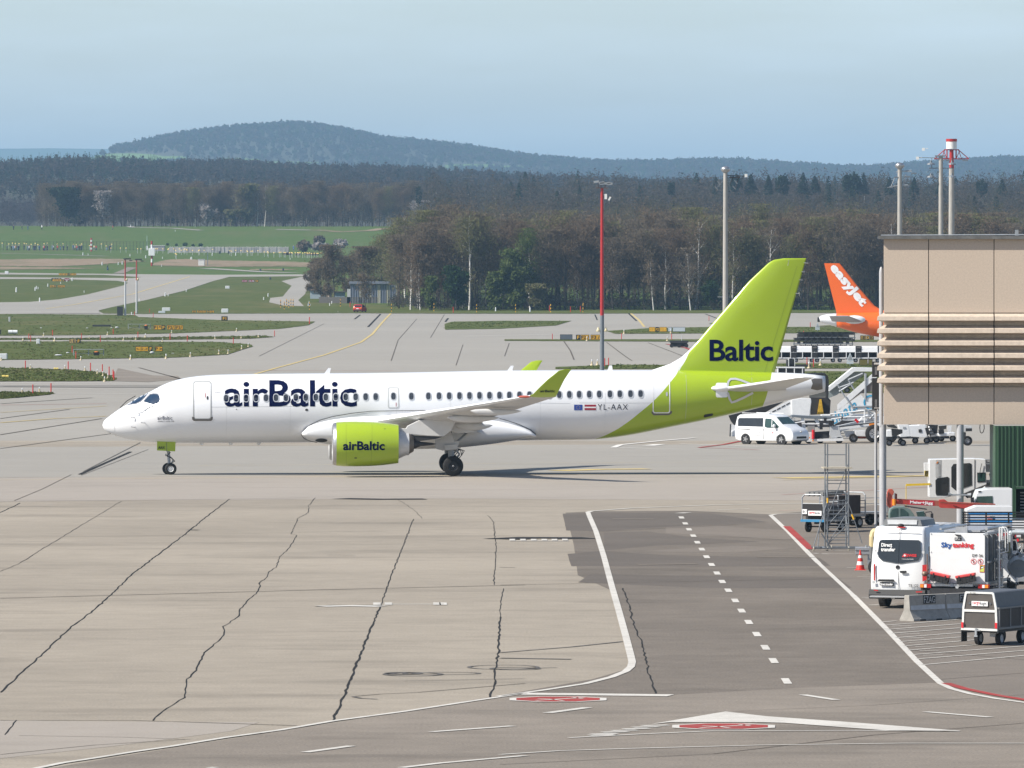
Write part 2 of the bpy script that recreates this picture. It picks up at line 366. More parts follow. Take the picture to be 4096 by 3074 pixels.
for q in ([(700, 222), (900, 215), (1200, 235), (1380, 260), (1200, 275), (900, 255), (700, 248)], [(560, 325), (1000, 300), (1250, 310), (1000, 330)]):
    sheet('pale_patch', q, 'asphalt_mid', .01, rC, .6)
# poured joints and cracks
crack = [([(0, 918), (215, 722), (300, 640), (390, 575), (470, 505), (550, 425), (700, 310), (800, 235), (860, 185), (965, 103)], .11),
 ([(640, 1037), (700, 985), (775, 940), (788, 862), (825, 825), (860, 750), (915, 705), (945, 675), (940, 640), (1010, 595), (1012, 565), (1060, 515), (1090, 490), (1095, 455)], .085),
 ([(1095, 455), (1125, 430), (1130, 410), (1165, 390), (1175, 350), (1220, 305), (1250, 255), (1225, 250), (1242, 215), (1255, 185), (1300, 160), (1300, 130), (1328, 98)], .06),
 ([(1400, 1040), (1450, 930), (1545, 690), (1605, 545)], .14), ([(1605, 545), (1630, 480), (1670, 370), (1742, 188)], .08),
 ([(2065, 938), (2082, 880), (2088, 810), (2100, 740), (2105, 600)], .12), ([(2105, 600), (2110, 540), (2120, 480)], .05),
 ([(2080, 465), (2085, 380), (2090, 300), (2078, 200), (2055, 172)], .07),
 ([(0, 408), (75, 378), (180, 312), (290, 245), (510, 112)], .06), ([(0, 160), (85, 120)], .12), ([(1665, 100), (1700, 120), (1745, 150), (1780, 185)], .06),
 ([(15, 1097), (72, 1035)], .08), ([(165, 2), (300, -62)], .0)]
lines('tar_joint', 'tar', [(a_, c_*.38) for a_, c_ in crack if c_ > 0], .012, rB, .03, .35)
lines('tar_joint', 'tar', [([(520, 480), (548, 560), (555, 610), (585, 680), (600, 720), (620, 790), (630, 850), (660, 925)], .045)], .014, rC, .04, .4)
lines('paving_seam', 'seam', [([(0, 521), (700, 503), (1400, 484), (2212, 465)], .16), ([(0, 268), (700, 255), (2212, 224)], .06), ([(60, 110), (180, 60), (300, 0)], .06),
      ([(0, 112), (600, 108), (1300, 98)], .1), ([(0, 1036), (560, 1036), (1250, 1058)], .1), ([(0, 1180), (400, 1140), (800, 1115)], .05), ([(80, 1100), (520, 1107), (780, 1116)], .05),
      ([(940, 665), (1560, 660)], .05), ([(1490, 935), (1600, 925), (1760, 918), (2212, 880)], .08)], .012, rB)
lines('paving_seam', 'seam', [([(0, 466), (580, 455), (1440, 440)], .1), ([(0, 1225), (900, 1180), (1580, 1100), (2212, 1050)], .06), ([(1000, 1000), (1560, 975), (2212, 930)], .04),
      ([(430, 240), (1130, 205)], .08), ([(1720, 740), (2212, 782)], .05), ([(1850, 866), (2212, 838)], .05)], .015, rC)
# skid loops and worn strips
def loop(cx, cy_, rx, ry, n_=26): return [(cx+rx*math.cos(t*2*math.pi/n_), cy_+ry*math.sin(t*2*math.pi/n_)) for t in range(n_+1)]
lines('tyre_mark', 'rubber_marks', [(loop(1740, 842, 118, 7), .16), (loop(1860, 838, 160, 5), .12), (loop(1700, 838, 60, 4), .3), (loop(2120, 812, 145, 9), .12), (loop(2170, 818, 100, 5), .14), ([(1485, 936), (1520, 943), (1590, 947)], .12),
      ([(1700, 870), (2212, 860)], .08)], .014, rB)
lines('tyre_mark', 'rubber_marks', [([(0, 822), (240, 815)], .12), ([(0, 752), (300, 728), (520, 705)], .14), ([(0, 775), (300, 780)], .3)], .014, rC)
lines('faded_stripe', 'white_paint', [([(1350, 556), (1480, 553), (1610, 556)], .9)], .016, rB)
lines('tar_fill', 'tar', [([(1340, 556), (1400, 551), (1610, 551)], .3), ([(1435, 101), (1600, 104), (1790, 103)], 1.6), ([(1380, 339), (1495, 340)], .12), ([(2105, 391), (2170, 392)], .15), ([(790, 233), (840, 234)], .4)], .015, rB)
lines('faded_stripe', 'white_paint', [([(1590, 544), (1870, 545)], .12), ([(1590, 549), (1870, 549)], .1), ([(1588, 540), (1588, 550)], .25), ([(1636, 540), (1636, 550)], .25), ([(1840, 540), (1842, 550)], .25), ([(1866, 540), (1868, 550)], .25)], .016, rB)
lines('tar_fill', 'tar', [([(5, 273), (120, 267), (290, 268), (325, 272)], 1.9)], .018, rC)
lines('zebra_mark', 'white_paint', [([(x, 276), (x+24, 276)], 1.7) for x in (40, 85, 130, 175, 218, 262)]+[([(40, 281), (290, 282)], .3)], .024, rC)
lines('faded_stripe', 'asphalt_light', [([(475, 188), (650, 189)], .6), ([(580, 381), (830, 378)], .5), ([(1085, 350), (1340, 351)], .4)], .02, rC)
# white lines
wl = [([(371, 160), (378, 178), (405, 240), (438, 345), (470, 465), (500, 570), (530, 680), (553, 770), (558, 792), (553, 812), (530, 832), (470, 856), (360, 884), (180, 912), (-5, 937)], .22),
      ([(371, 160), (385, 155), (440, 151), (560, 142), (900, 129), (1300, 121)], .25),
      ([(1142, 172), (1215, 240), (1300, 330), (1345, 375)], .2), ([(1345, 375), (1490, 510)], .17), ([(1490, 510), (1640, 662), (1760, 790), (1862, 884), (1905, 905), (1990, 928), (2100, 948), (2260, 970)], .2),
      ([(1142, 172), (1165, 168), (1400, 160)], .2), ([(756, 164), (790, 161)], .5), ([(915, 150), (1055, 145)], .14),
      ([(100, 927), (400, 930), (720, 934)], .95), ([(200, 1008), (370, 985)], .3), ([(1278, 931), (1420, 953)], .25), ([(1795, 1003), (2070, 1026)], .25),
      ([(0, 1184), (250, 1168), (560, 1158), (1100, 1144), (1700, 1136), (2260, 1136)], .16), ([(290, 1113), (600, 1097), (900, 1084), (1500, 1082), (1940, 1085)], .16)]
lines('white_edge_line', 'white_paint', wl, .02, rC)
zy = [207, 232, 259, 287, 316, 348, 381, 417, 453, 490, 533, 576, 624, 675, 731, 787, 873]
zx = [782, 798, 816, 833, 852, 872, 893, 916, 938, 964, 993, 1020, 1050, 1084, 1120, 1155, 1209]
b_ = B()
for x, y in [(766, 182)]+list(zip(zx, zy)):
    c_ = G(*rC(x, y)); h_ = 1.45; tl = .11
    b_.add([(c_.x-tl, c_.y-h_, .02), (c_.x+tl, c_.y-h_, .02), (c_.x+tl, c_.y+h_, .02), (c_.x-tl, c_.y+h_, .02)], [(0, 1, 2, 3)])
kind(b_.done('centre_dashes', MATS['white_paint'], fix=False))
lines('white_edge_line', 'white_paint', [([(150, 1240), (260, 1217), (400, 1196)], .2), ([(400, 1196), (560, 1170), (720, 1147)], .2), ([(720, 1147), (940, 1111), (1180, 1078), (1400, 1040)], .2), ([(1400, 1040), (1700, 1000), (1940, 963), (2212, 922)], .2),
      ([(1285, 1172), (1480, 1145)], .26), ([(1815, 1086), (2160, 1061)], .26), ([(1690, 1237), (1850, 1218), (2212, 1186)], .24), ([(880, 1238), (910, 1235)], .2)], .02, rB)
sheet('yield_triangle', [(952, 1002), (1120, 1022), (1500, 1049), (1945, 1084), (1850, 1086), (1640, 1083), (1200, 1050), (1100, 1047), (720, 1047), (640, 1055)], 'white_paint', .02, rC)
lines('hatch_mark', 'white_paint', [([(x, y), (x+110, y-2.5)], .35) for x, y in ((600, 1062), (560, 1069), (520, 1076), (470, 1083), (430, 1090), (385, 1098), (375, 1103))], .02, rC)
for (x0, x1, yc, hh) in ((32, 458, 950, 12), (718, 1170, 1065, 13.5)):
    def oc(f): cx = (x0+x1)/2; a = (x1-x0)/2*f; return [(cx+a*math.cos(R(22.5+45*i))*1.04, yc+hh*f*math.sin(R(22.5+45*i))*1.06) for i in range(8)]
    sheet('painted_octagon', oc(1), 'white_paint', .02, rC); sheet('painted_octagon', oc(.86), 'red_paint', .024, rC)
    cx = (x0+x1)/2; sx = (x1-x0)/2/213
    lines('painted_aircraft', 'white_paint', [([(cx-95*sx, yc+7), (cx+15*sx, yc), (cx+110*sx, yc-6)], .13), ([(cx-85*sx, yc-2), (cx-20*sx, yc+2), (cx+25*sx, yc+8)], .09), ([(cx+60*sx, yc-7), (cx+105*sx, yc-1)], .08)], .028, rC)
lines('red_edge_line', 'red_paint', [([(1210, 219), (1262, 268), (1312, 316)], .32), ([(1882, 882), (1960, 905), (2080, 930), (2260, 960)], .28)], .022, rC)
lines('parking_line', 'white_paint', [([(190, 1255), (345, 1242)], .12), ([(230, 1287), (600, 1260), (1000, 1226)], .12), ([(265, 1330), (1000, 1273)], .12), ([(305, 1370), (1000, 1314)], .12), ([(345, 1415), (1100, 1355)], .12),
      ([(385, 1455), (1100, 1400)], .12), ([(425, 1500), (1200, 1432)], .12), ([(470, 1542), (1000, 1500), (1700, 1445)], .12), ([(520, 1588), (1700, 1496)], .12), ([(560, 1632), (1700, 1542)], .12), ([(615, 1692), (1700, 1592)], .12),
      ([(60, 1082), (330, 1062)], .1), ([(60, 1082), (400, 1080)], .1), ([(-10, 1002), (150, 1008)], .1), ([(0, 805), (110, 807)], .1), ([(0, 775), (110, 772)], .1), ([(-50, 790), (110, 790)], .1), ([(-160, 700), (110, 690)], .1), ([(-60, 728), (110, 733)], .1)]
      + [([(x0_, y0_), (x0_+200, y0_-6)], .1) for x0_, y0_ in ((300, 1297), (345, 1335), (385, 1380), (430, 1420), (470, 1465), (540, 1508), (580, 1550), (620, 1596))], .02, rD)
lines('painted_mark', 'white_paint', [([(600, 1421), (980, 1432)], .05), ([(130, 1008), (500, 1010)], .12), ([(60, 1002), (260, 1012)], .1), ([(200, 975), (500, 985)], .1)], .02, r5)
# aircraft guide lines
lines('yellow_guide_line', 'yellow_paint', [([V(0, 1038), V(800, 1030), V(1500, 1024), V(2212, 1018)], .16), ([V(430, 1007), V(1100, 1002), V(1700, 998)], .12),
      ([V(0, 914), V(120, 905), V(230, 900)], .4), ([V(0, 892), V(230, 878)], .25)], .024)
lines('yellow_guide_line', 'yellow_paint', [([V(1205, 1018), V(1290, 1015), V(1400, 1014)], 1.6), ([V(1690, 1034), V(1850, 1031), V(2010, 1029)], 2.0), ([V(1690, 1038), V(2212, 1024)], .3)], .022)
lines('yellow_guide_line', 'yellow_paint', [([V(540, 812), V(600, 795), V(700, 768), V(780, 740), V(805, 722), V(825, 698), V(845, 677)], .36), ([V(1362, 677), V(1380, 692), V(1392, 707)], .4),
      ([V(480, 800), V(600, 801)], .4)], .03)
lines('yellow_guide_line', 'yellow_paint', [([(0, 480), (500, 545), (900, 560)], .01), ([(310, 660), (500, 632), (900, 560), (1290, 440)], .45)], .1, rA)
lines('taxiway_stripe', 'white_paint_far', [([V(0, 828), V(420, 830)], .5), ([V(0, 850), V(300, 851)], .4), ([V(0, 841), V(200, 841)], .3), ([V(1325, 968), V(1340, 962), V(1430, 953), V(1500, 947)], .4), ([V(1335, 968), V(1420, 971), V(1700, 973), V(2212, 974)], .2),
      ([V(1470, 960), V(1640, 966)], .25), ([V(1400, 964), V(1425, 961)], .8), ([V(1000, 727), V(1240, 722)], .5), ([V(0, 803), V(150, 803)], .2)], .026)
lines('red_boundary_line', 'red_paint', [([V(520, 801), V(850, 802)], .5), ([V(0, 876), V(230, 873)], .4), ([V(1510, 968), V(1560, 962), V(1600, 954)], .3), ([V(1510, 968), V(1640, 973)], .2), ([V(1440, 744), V(1480, 752), V(1510, 763)], .5), ([V(1690, 1070), V(1850, 1062), V(2030, 1052)], .12), ([V(1680, 1105), V(1800, 1102)], .08)], .028)
lines('rubber_streak', 'rubber_marks', [([V(0, 836), V(200, 837), V(420, 837)], 3.2), ([V(0, 834), V(420, 834)], 1.)], .022)
lines('taxiway_joint', 'tar', [([V(172, 1026), V(230, 1000), V(282, 977)], .2), ([V(180, 1020), V(303, 957)], .05), ([V(175, 1028), V(320, 972)], .04),
      ([V(813, 705), V(835, 687), V(846, 678)], .0), ([V(1357, 677), V(1375, 694)], .35), ([V(1524, 679), V(1550, 689)], .35), ([V(766, 690), V(778, 681)], .35), ([V(795, 707), V(822, 679)], .35),
      ([V(962, 696), V(968, 688)], .35), ([V(1285, 680), V(1290, 692)], .25), ([V(330, 1440), V(330, 1440.5)], .01)], .026)
lines('paving_seam', 'seam', [([V(1218, 738), V(1232, 758), V(1240, 778)], .16), ([V(1310, 740), V(1350, 770), V(1365, 780)], .16), ([V(1400, 741), V(1450, 760), V(1500, 780)], .16), ([V(1100, 742), V(1090, 770)], .1),
      ([V(900, 690), V(860, 735), V(845, 780)], .1), ([V(960, 680), V(930, 730)], .1), ([V(700, 700), V(560, 770)], .1), ([V(0, 940), V(220, 905)], .2), ([V(0, 905), V(150, 885)], .2), ([V(300, 795), V(400, 822), V(560, 822)], .3),
      ([V(0, 873), V(200, 860)], .3), ([V(0, 970), V(260, 935)], .15), ([V(1000, 745), V(985, 790)], .08)], .02)
sheet('asphalt_patch', [V(*q) for q in ((255, 796), (330, 812), (385, 813), (390, 820), (320, 826), (240, 824))], 'asphalt_light', .02)
# ------------------------------------------------ the green and white airliner
WH = M('white_gloss', (.78, .79, .81), .28, n=.02, ns=.6, coat=.3)
WH2 = M('wing_grey', (.56, .56, .555), .4, n=.05, ns=1.5)
LG = (.33, .45, .021)
LIME = M('lime_gloss', LG, .3, n=.03, ns=.8, coat=.3)
BLK = M('black_rubber', (.009, .009, .01), .8, n=.15, ns=8)
DARK = M('dark_metal', (.03, .03, .033), .6, m=.1, n=.2, ns=10)
STEEL = M('steel', (.42, .42, .43), .35, m=.8, n=.1, ns=8)
GALV = M('galvanised', (.33, .35, .37), .5, m=.3, n=.15, ns=6)
NAVY = M('navy_paint', (.004, .007, .04), .8, n=.03, spec=.0)
GREYL = M('pale_grey', (.45, .46, .47), .45, n=.05)
GLASS = M('dark_glass', (.02, .028, .035), .08, n=.1, ns=3, spec=.8)
PANE = M('cabin_pane', (.045, .05, .06), .2, n=.5, ns=9, spec=.7)
TH = R(2.2); CT, ST = math.cos(TH), math.sin(TH); X0 = -3.27; D0 = 440.
A = T('airliner', 'white airliner with lime green tail, engines and winglets, rolling across the apron', 'airliner', (X0, D0, 0), TH)
def PL(px, py, yl):
    k = (px-2048)/F; Y = (yl+D0*CT-X0*ST)/(CT-k*ST)
    return Vector(((k*Y-X0)*CT+(Y-D0)*ST, yl, H-(py-HY)/F*Y))
def curve(pts, yl=0):
    q = [PL(x, y, yl) for x, y in pts]; return np.array([p_.x for p_ in q]), np.array([p_.z for p_ in q])
def pchip(xs, ys, xq):
    xs = np.array(xs, float); ys = np.array(ys, float); h_ = np.diff(xs); d = np.diff(ys)/h_; m_ = np.zeros(len(xs)); m_[0], m_[-1] = d[0], d[-1]
    for i in range(1, len(xs)-1):
        if d[i-1]*d[i] > 0: w1 = 2*h_[i]+h_[i-1]; w2 = h_[i]+2*h_[i-1]; m_[i] = (w1+w2)/(w1/d[i-1]+w2/d[i])
    i = np.clip(np.searchsorted(xs, xq)-1, 0, len(xs)-2); t = (xq-xs[i])/h_[i]
    return (2*t**3-3*t**2+1)*ys[i]+(t**3-2*t**2+t)*h_[i]*m_[i]+(-2*t**3+3*t**2)*ys[i+1]+(t**3-t**2)*h_[i]*m_[i+1]
top = [(410, 1701), (414, 1688), (425, 1676), (440, 1664), (460, 1649), (485, 1632), (508, 1618), (544, 1595.5), (567, 1583), (589, 1573.5), (610, 1563), (629, 1552), (678, 1529.5), (728, 1515.5), (778, 1507), (828, 1502), (877, 1499.5), (977, 1497.5), (1126, 1495.5), (1480, 1493), (2100, 1482.5), (2300, 1482), (2717, 1481.5), (2950, 1486), (3091, 1490.5), (3211, 1495), (3300, 1505)]
bot = [(410, 1703), (414, 1715), (425, 1726), (440, 1735), (470, 1747), (504, 1756), (579, 1766.5), (640, 1771.5), (698, 1773.5), (1226, 1771), (1840, 1764), (2280, 1761), (2370, 1759), (2440, 1752.5), (2505, 1743.5), (2690, 1707), (2820, 1681), (2940, 1654), (3053, 1627.5), (3156, 1601), (3243, 1582), (3300, 1567)]
tx, tz = curve(top); bx, bz = curve(bot)
xs_ = np.unique(np.concatenate([np.array([0, .02, .06, .12, .2, .3, .42, .56, .75, 1.0, 1.25, 1.5, 1.75, 2.0, 2.25, 2.5, 2.8, 3.1, 3.5, 4, 4.5, 5, 5.5, 6.2, 7])+tx[0], np.linspace(tx[0]+8, 26+tx[0]-1, 10), np.linspace(26+tx[0], tx[-1], 22)]))
zt = pchip(tx, tz, xs_); zb_ = pchip(bx, bz, xs_)
def fus(xq):
    a, c_ = pchip(tx, tz, np.array([xq]))[0], pchip(bx, bz, np.array([xq]))[0]
    h_ = (a-c_)/2; x_ = xq-tx[0]
    wf = .955 if x_ > 4 else .955*(1+.10*math.sin(min(1, x_/4)*math.pi)) * (1-.0*x_)
    if x_ < 2.2: wf *= 1.0
    return (a+c_)/2, h_, max(h_*wf, .01)
NS = 48
def sec(xq, s=1.0, e=2.08):
    zc, h_, w_ = fus(xq); r_ = []
    for i in range(NS):
        t = 2*math.pi*i/NS; c_, s_ = math.cos(t), math.sin(t)
        r_.append((xq, w_*s*math.copysign(abs(c_)**(2/e), c_), zc+h_*s*math.copysign(abs(s_)**(2/e), s_)))
    return r_
# livery: white in front of a swept line, green behind it, white again on the tail cone
def livery(name, front, back, z0, z1):
    mt = bpy.data.materials.new(name); mt.use_nodes = True; t = mt.node_tree; b_ = t.nodes['Principled BSDF']; l = t.links.new
    b_.inputs['Roughness'].default_value = .28; b_.inputs['Coat Weight'].default_value = .3
    tc_ = t.nodes.new('ShaderNodeTexCoord'); sx = t.nodes.new('ShaderNodeSeparateXYZ'); l(tc_.outputs['Object'], sx.inputs[0])
    def thr(pts):
        r_ = t.nodes.new('ShaderNodeMapRange'); l(sx.outputs[2], r_.inputs[0]); r_.inputs[1].default_value = z0; r_.inputs[2].default_value = z1
        cu = t.nodes.new('ShaderNodeFloatCurve'); l(r_.outputs[0], cu.inputs[1]); c_ = cu.mapping.curves[0]
        q = sorted([((z-z0)/(z1-z0), x/40) for x, z in pts])
        c_.points[0].location = q[0]; c_.points[1].location = q[-1]
        for p_ in q[1:-1]: c_.points.new(*p_)
        for p_ in c_.points: p_.handle_type = 'AUTO'
        cu.mapping.update(); m_ = t.nodes.new('ShaderNodeMath'); m_.operation = 'MULTIPLY'; l(cu.outputs[0], m_.inputs[0]); m_.inputs[1].default_value = 40
        g_ = t.nodes.new('ShaderNodeMath'); g_.operation = 'GREATER_THAN'; l(sx.outputs[0], g_.inputs[0]); l(m_.outputs[0], g_.inputs[1]); return g_.outputs[0]
    f1 = thr(front); m1 = t.nodes.new('ShaderNodeMix'); m1.data_type = 'RGBA'; m1.inputs[6].default_value = (.78, .79, .81, 1); m1.inputs[7].default_value = (*LG, 1); l(f1, m1.inputs[0]); o_ = m1.outputs[2]
    if back:
        f2 = thr(back); m2 = t.nodes.new('ShaderNodeMix'); m2.data_type = 'RGBA'; l(o_, m2.inputs[6]); m2.inputs[7].default_value = (.72, .73, .74, 1); l(f2, m2.inputs[0]); o_ = m2.outputs[2]
    no_ = t.nodes.new('ShaderNodeTexNoise'); no_.inputs['Scale'].default_value = .5; no_.inputs['Detail'].default_value = 6; l(tc_.outputs['Object'], no_.inputs['Vector'])
    mr = t.nodes.new('ShaderNodeMapRange'); l(no_.outputs[0], mr.inputs[0]); mr.inputs[3].default_value = .92; mr.inputs[4].default_value = 1.04
    vm = t.nodes.new('ShaderNodeVectorMath'); vm.operation = 'SCALE'; l(o_, vm.inputs[0]); l(mr.outputs[0], vm.inputs['Scale']); l(vm.outputs[0], b_.inputs['Base Color'])
    return mt
def xz(pts, yl=-1.4):
    return [((q := PL(x, y, yl)).x, q.z) for x, y in pts]
front = xz([(2381, 1760), (2451, 1729), (2505, 1694), (2560, 1650), (2614, 1604), (2682, 1530), (2717, 1482)])
backl = xz([(3095, 1484), (3086, 1520), (3068, 1590), (3056, 1632)])
front = [(front[0][0]-2.5, front[0][1]-.6)]+front
ZL0, ZL1 = 0., 8.
LIV = livery('livery_paint', [(front[0][0], ZL0)]+front+[(front[-1][0], ZL1)], [(backl[-1][0], ZL0)]+backl+[(backl[0][0]+.3, ZL1)], ZL0, ZL1)
secs = [sec(x) for x in xs_]; fb = B().loft(secs, cap=True); fuse = fb.done('fuselage', LIV, A, smooth='all')
# wing-body fairing
ftop = [(1206, 1735), (1215, 1715), (1235, 1697), (1280, 1678), (1330, 1663), (1404, 1651), (1480, 1646), (1700, 1643), (1900, 1660), (1995, 1674), (2075, 1698), (2125, 1722), (2146, 1742)]
fbot = [(1206, 1740), (1215, 1755), (1250, 1768), (1330, 1783), (1450, 1793), (1650, 1799), (1830, 1793), (1950, 1781), (2025, 1770), (2100, 1758), (2146, 1748)]
ax_, az_ = curve(ftop, -1.8); cx_, cz_ = curve(fbot, -1.0); fs = []
for x in np.linspace(ax_[0]+.02, ax_[-1]-.02, 40):
    a, c_ = pchip(ax_, az_, np.array([x]))[0], pchip(cx_, cz_, np.array([x]))[0]; u = (x-ax_[0])/(ax_[-1]-ax_[0])
    zc, h_, w0 = fus(x); wy = w0+.02+.30*math.sin(math.pi*min(1, max(0, u)))**.5; zc = (a+c_)/2; h_ = (a-c_)/2; e = 2.9
    fs.append([(x, wy*math.copysign(abs(math.cos(t))**(2/e), math.cos(t)), zc+h_*math.copysign(abs(math.sin(t))**(2/e), math.sin(t))) for t in [2*math.pi*i/NS for i in range(NS)]])
fair_b = B().loft(fs); fair = fair_b.done('belly_fairing', WH, A, smooth='all')
def bvh(*bs):
    v_, f_ = [], []
    for b_ in bs: f_ += [tuple(i+len(v_) for i in f) for f in b_.f]; v_ += b_.v
    return BVHTree.FromPolygons([Vector(x) for x in v_], f_)
TF = bvh(fb, fair_b)
def cling(vv, ff, name, mat, tree=None, off=.008, dz=.12, dx=.4, parent=None, yl=-1.7, local=False, ray=(0, 1, 0), start=-30):
    "lay a flat outline drawn in pixels on the near side of the aircraft's skin"
    tree = tree or TF; bm = bmesh.new(); q = [bm.verts.new(p_ if local else PL(p_[0], p_[1], yl)) for p_ in vv]
    for f in ff:
        try: bm.faces.new([q[i] for i in f])
        except ValueError: pass
    for v in bm.verts: v.co.y = 0
    zs = [v.co.z for v in bm.verts]; xx = [v.co.x for v in bm.verts]
    if dz:
        for z in np.arange(min(zs)+dz, max(zs), dz): bmesh.ops.bisect_plane(bm, geom=bm.verts[:]+bm.edges[:]+bm.faces[:], plane_co=(0, 0, z), plane_no=(0, 0, 1))
    if dx:
        for x in np.arange(min(xx)+dx, max(xx), dx): bmesh.ops.bisect_plane(bm, geom=bm.verts[:]+bm.edges[:]+bm.faces[:], plane_co=(x, 0, 0), plane_no=(1, 0, 0))
    last = None
    for v in bm.verts:
        loc, nrm, _, _ = tree.ray_cast(Vector((v.co.x, start, v.co.z)), Vector(ray))
        if loc is None: loc, nrm, _, _ = tree.find_nearest(Vector((v.co.x, start/10, v.co.z)))
        if nrm.y > 0: nrm = -nrm
        v.co = loc+nrm*off
    for f in bm.faces:
        if f.normal.y > 0: f.normal_flip()
    me = bpy.data.meshes.new(name); bm.to_mesh(me); bm.free(); me.materials.append(mat); o = bpy.data.objects.new(name, me); COL.objects.link(o); o.parent = parent or A
    for p_ in me.polygons: p_.use_smooth = True
    return o
def poly(pts, r=None): return [r(*p_) for p_ in pts] if r else pts, [tuple(range(len(pts)))]
def rrect(x0, y0, x1, y1, rad, n=4):
    q = []
    for cx, cy_, a0 in ((x1-rad, y0+rad, -90), (x1-rad, y1-rad, 0), (x0+rad, y1-rad, 90), (x0+rad, y0+rad, 180)):
        q += [(cx+rad*math.cos(R(a0+90*i/n)), cy_+rad*math.sin(R(a0+90*i/n))) for i in range(n+1)]
    return q
def ring(outer, inner):
    n = len(outer); return outer+inner, [(i, (i+1) % n, n+(i+1) % n, n+i) for i in range(n)]
def oval(cx, cy_, rx, ry, n=18, e=2.6):
    return [(cx+rx*math.copysign(abs(math.cos(t))**(2/e), math.cos(t)), cy_+ry*math.copysign(abs(math.sin(t))**(2/e), math.sin(t))) for t in [2*math.pi*i/n for i in range(n)]]
def strip(pts, wpx, r=None):
    if r: pts = [r(*p_) for p_ in pts]
    L_, R_ = [], []
    for i, p_ in enumerate(pts):
        a, c_ = pts[max(i-1, 0)], pts[min(i+1, len(pts)-1)]; dx, dy = c_[0]-a[0], c_[1]-a[1]; n = math.hypot(dx, dy) or 1
        L_.append((p_[0]-dy/n*wpx/2, p_[1]+dx/n*wpx/2)); R_.append((p_[0]+dy/n*wpx/2, p_[1]-dx/n*wpx/2))
    n = len(pts); return L_+R_, [(i, i+1, n+i+1, n+i) for i in range(n-1)]
def words_on(s, x0, y0, x1, y1, mat, bold=.02, name='lettering', space=1, tree=None, yl=-1.7, dz=.12, skew=0, dx=0, parent=None):
    vv, ff, _ = text2d(s, bold, space)
    return cling([(x0+(x1-x0)*a+skew*b_, y1+(y0-y1)*b_) for a, b_ in vv], ff, name, mat, tree=tree, yl=yl, dz=dz, dx=dx, off=.012, parent=parent)
SEAM = M('seam_grey', (.1, .1, .105), .6); TRIM = M('door_trim', (.34, .35, .35), .4); TRIMW = M('door_trim_white', (.8, .8, .8), .4)
# cabin windows
wxs = [904.7+39.86*i for i in range(15)]+[1503, 1645.5, 1713.6, 1756, 1797, 1838, 1878, 1918, 1958, 1998, 2037.5, 2078, 2118, 2158, 2197, 2237, 2277.5, 2316.7, 2357, 2397, 2440, 2479.5, 2522.5, 2563]
WRIM = M('window_rim', (.55, .56, .58), .3, m=.2)
def cabwin(x, y, parent=None):
    wn = cling(*poly(oval(x, y, 9.2, 13.6)), 'window', PANE, off=.012, dz=.1, dx=0, parent=parent)
    cling(*ring(oval(x, y, 12, 16.8), oval(x, y, 9.2, 13.6)), 'window_frame', WRIM, off=.018, dz=0, dx=0, parent=wn)
    return wn
for x in wxs: cabwin(x, 1594.5-(x-905)*.0112)
# doors
def door(r_, x0, y0, x1, y1, mat, trim, rad=14, tw=5):
    a = [r_(*q) for q in rrect(x0, y0, x1, y1, rad)]; d_ = cling(*poly(a), 'door', mat, off=.006, dz=.1, dx=.15)
    i_ = [r_(*q) for q in rrect(x0+tw, y0+tw, x1-tw, y1-tw, rad)]
    cling(*ring(a, i_), 'door_frame', trim, off=.014, dz=.12, dx=0, parent=d_); return d_
d1 = door(r1, 789, 255, 937, 560, WH, TRIM, 18, 8); cling(*poly(oval(*r1(905, 388), 3.6, 7.5), None), 'door_handle', DARK, off=.02, dz=0, dx=0, parent=d1)
cling(*poly([(780, 540), (796, 540), (800, 552), (808, 557), (918, 557), (930, 550), (932, 540), (948, 540), (946, 560), (934, 572), (795, 572), (783, 562)], r1), 'scuff_plate', M('scuff', (.12, .11, .1), .6), off=.02)
cling(*strip([(888, 350), (888, 384)], 2, r1), 'door_mark', M('mark_red', (.4, .03, .03), .5), off=.02, parent=d1, dz=0)
d2 = door(r2, 747, 302, 836, 470, WH, M('exit_trim', (.5, .51, .51), .4), 12, 8); cabwin(*r2(792, 374), parent=None); cling(*strip([(813, 424), (813, 456)], 2, r2), 'door_mark', MATS['mark_red'], off=.02, parent=d2, dz=0)
d3 = door(r3, 795, 938, 925, 1206, LIV, TRIMW, 14, 7); cling(*poly(oval(*r3(900, 1065), 4, 8.5)), 'door_handle', GREYL, off=.02, dz=0, dx=0, parent=d3)
cling(*poly([(785, 1192), (797, 1194), (804, 1204), (815, 1209), (912, 1208), (924, 1200), (926, 1190), (941, 1190), (936, 1208), (920, 1219), (803, 1221), (790, 1208)], r3), 'scuff_plate', MATS['scuff'], off=.02)
# writing and marks
words_on('airBaltic', 898, 1523, 1427, 1628, NAVY, .014, space=.97)
words_on('airBaltic', *r1(503, 535), *r1(622, 563), NAVY, .0); words_on('AIRBUS A220-300', *r1(504, 571), *r1(636, 581), NAVY, .0)
words_on('airBaltic', *r1(961, 336), *r1(1012, 347), GREYL, 0)
words_on('YL-AAX', *r3(388, 1138), *r3(612, 1180), M('reg_black', (.01, .012, .03), .5), .0, space=1.2)
FB = M('flag_blue', (.02, .06, .3), .5); FR = M('flag_red', (.3, .01, .03), .5)
fl = cling(*poly([(214, 1142), (275, 1142), (275, 1183), (214, 1183)], r3), 'flag', FB, off=.01)
st_v, st_f = [], []
for i in range(12):
    cx, cy_ = 244.5+13*math.sin(R(30*i)), 1162.5-13*math.cos(R(30*i)); k_ = len(st_v); st_v += [r3(cx-1.6, cy_), r3(cx, cy_-1.9), r3(cx+1.6, cy_), r3(cx, cy_+1.9)]; st_f.append((k_, k_+1, k_+2, k_+3))
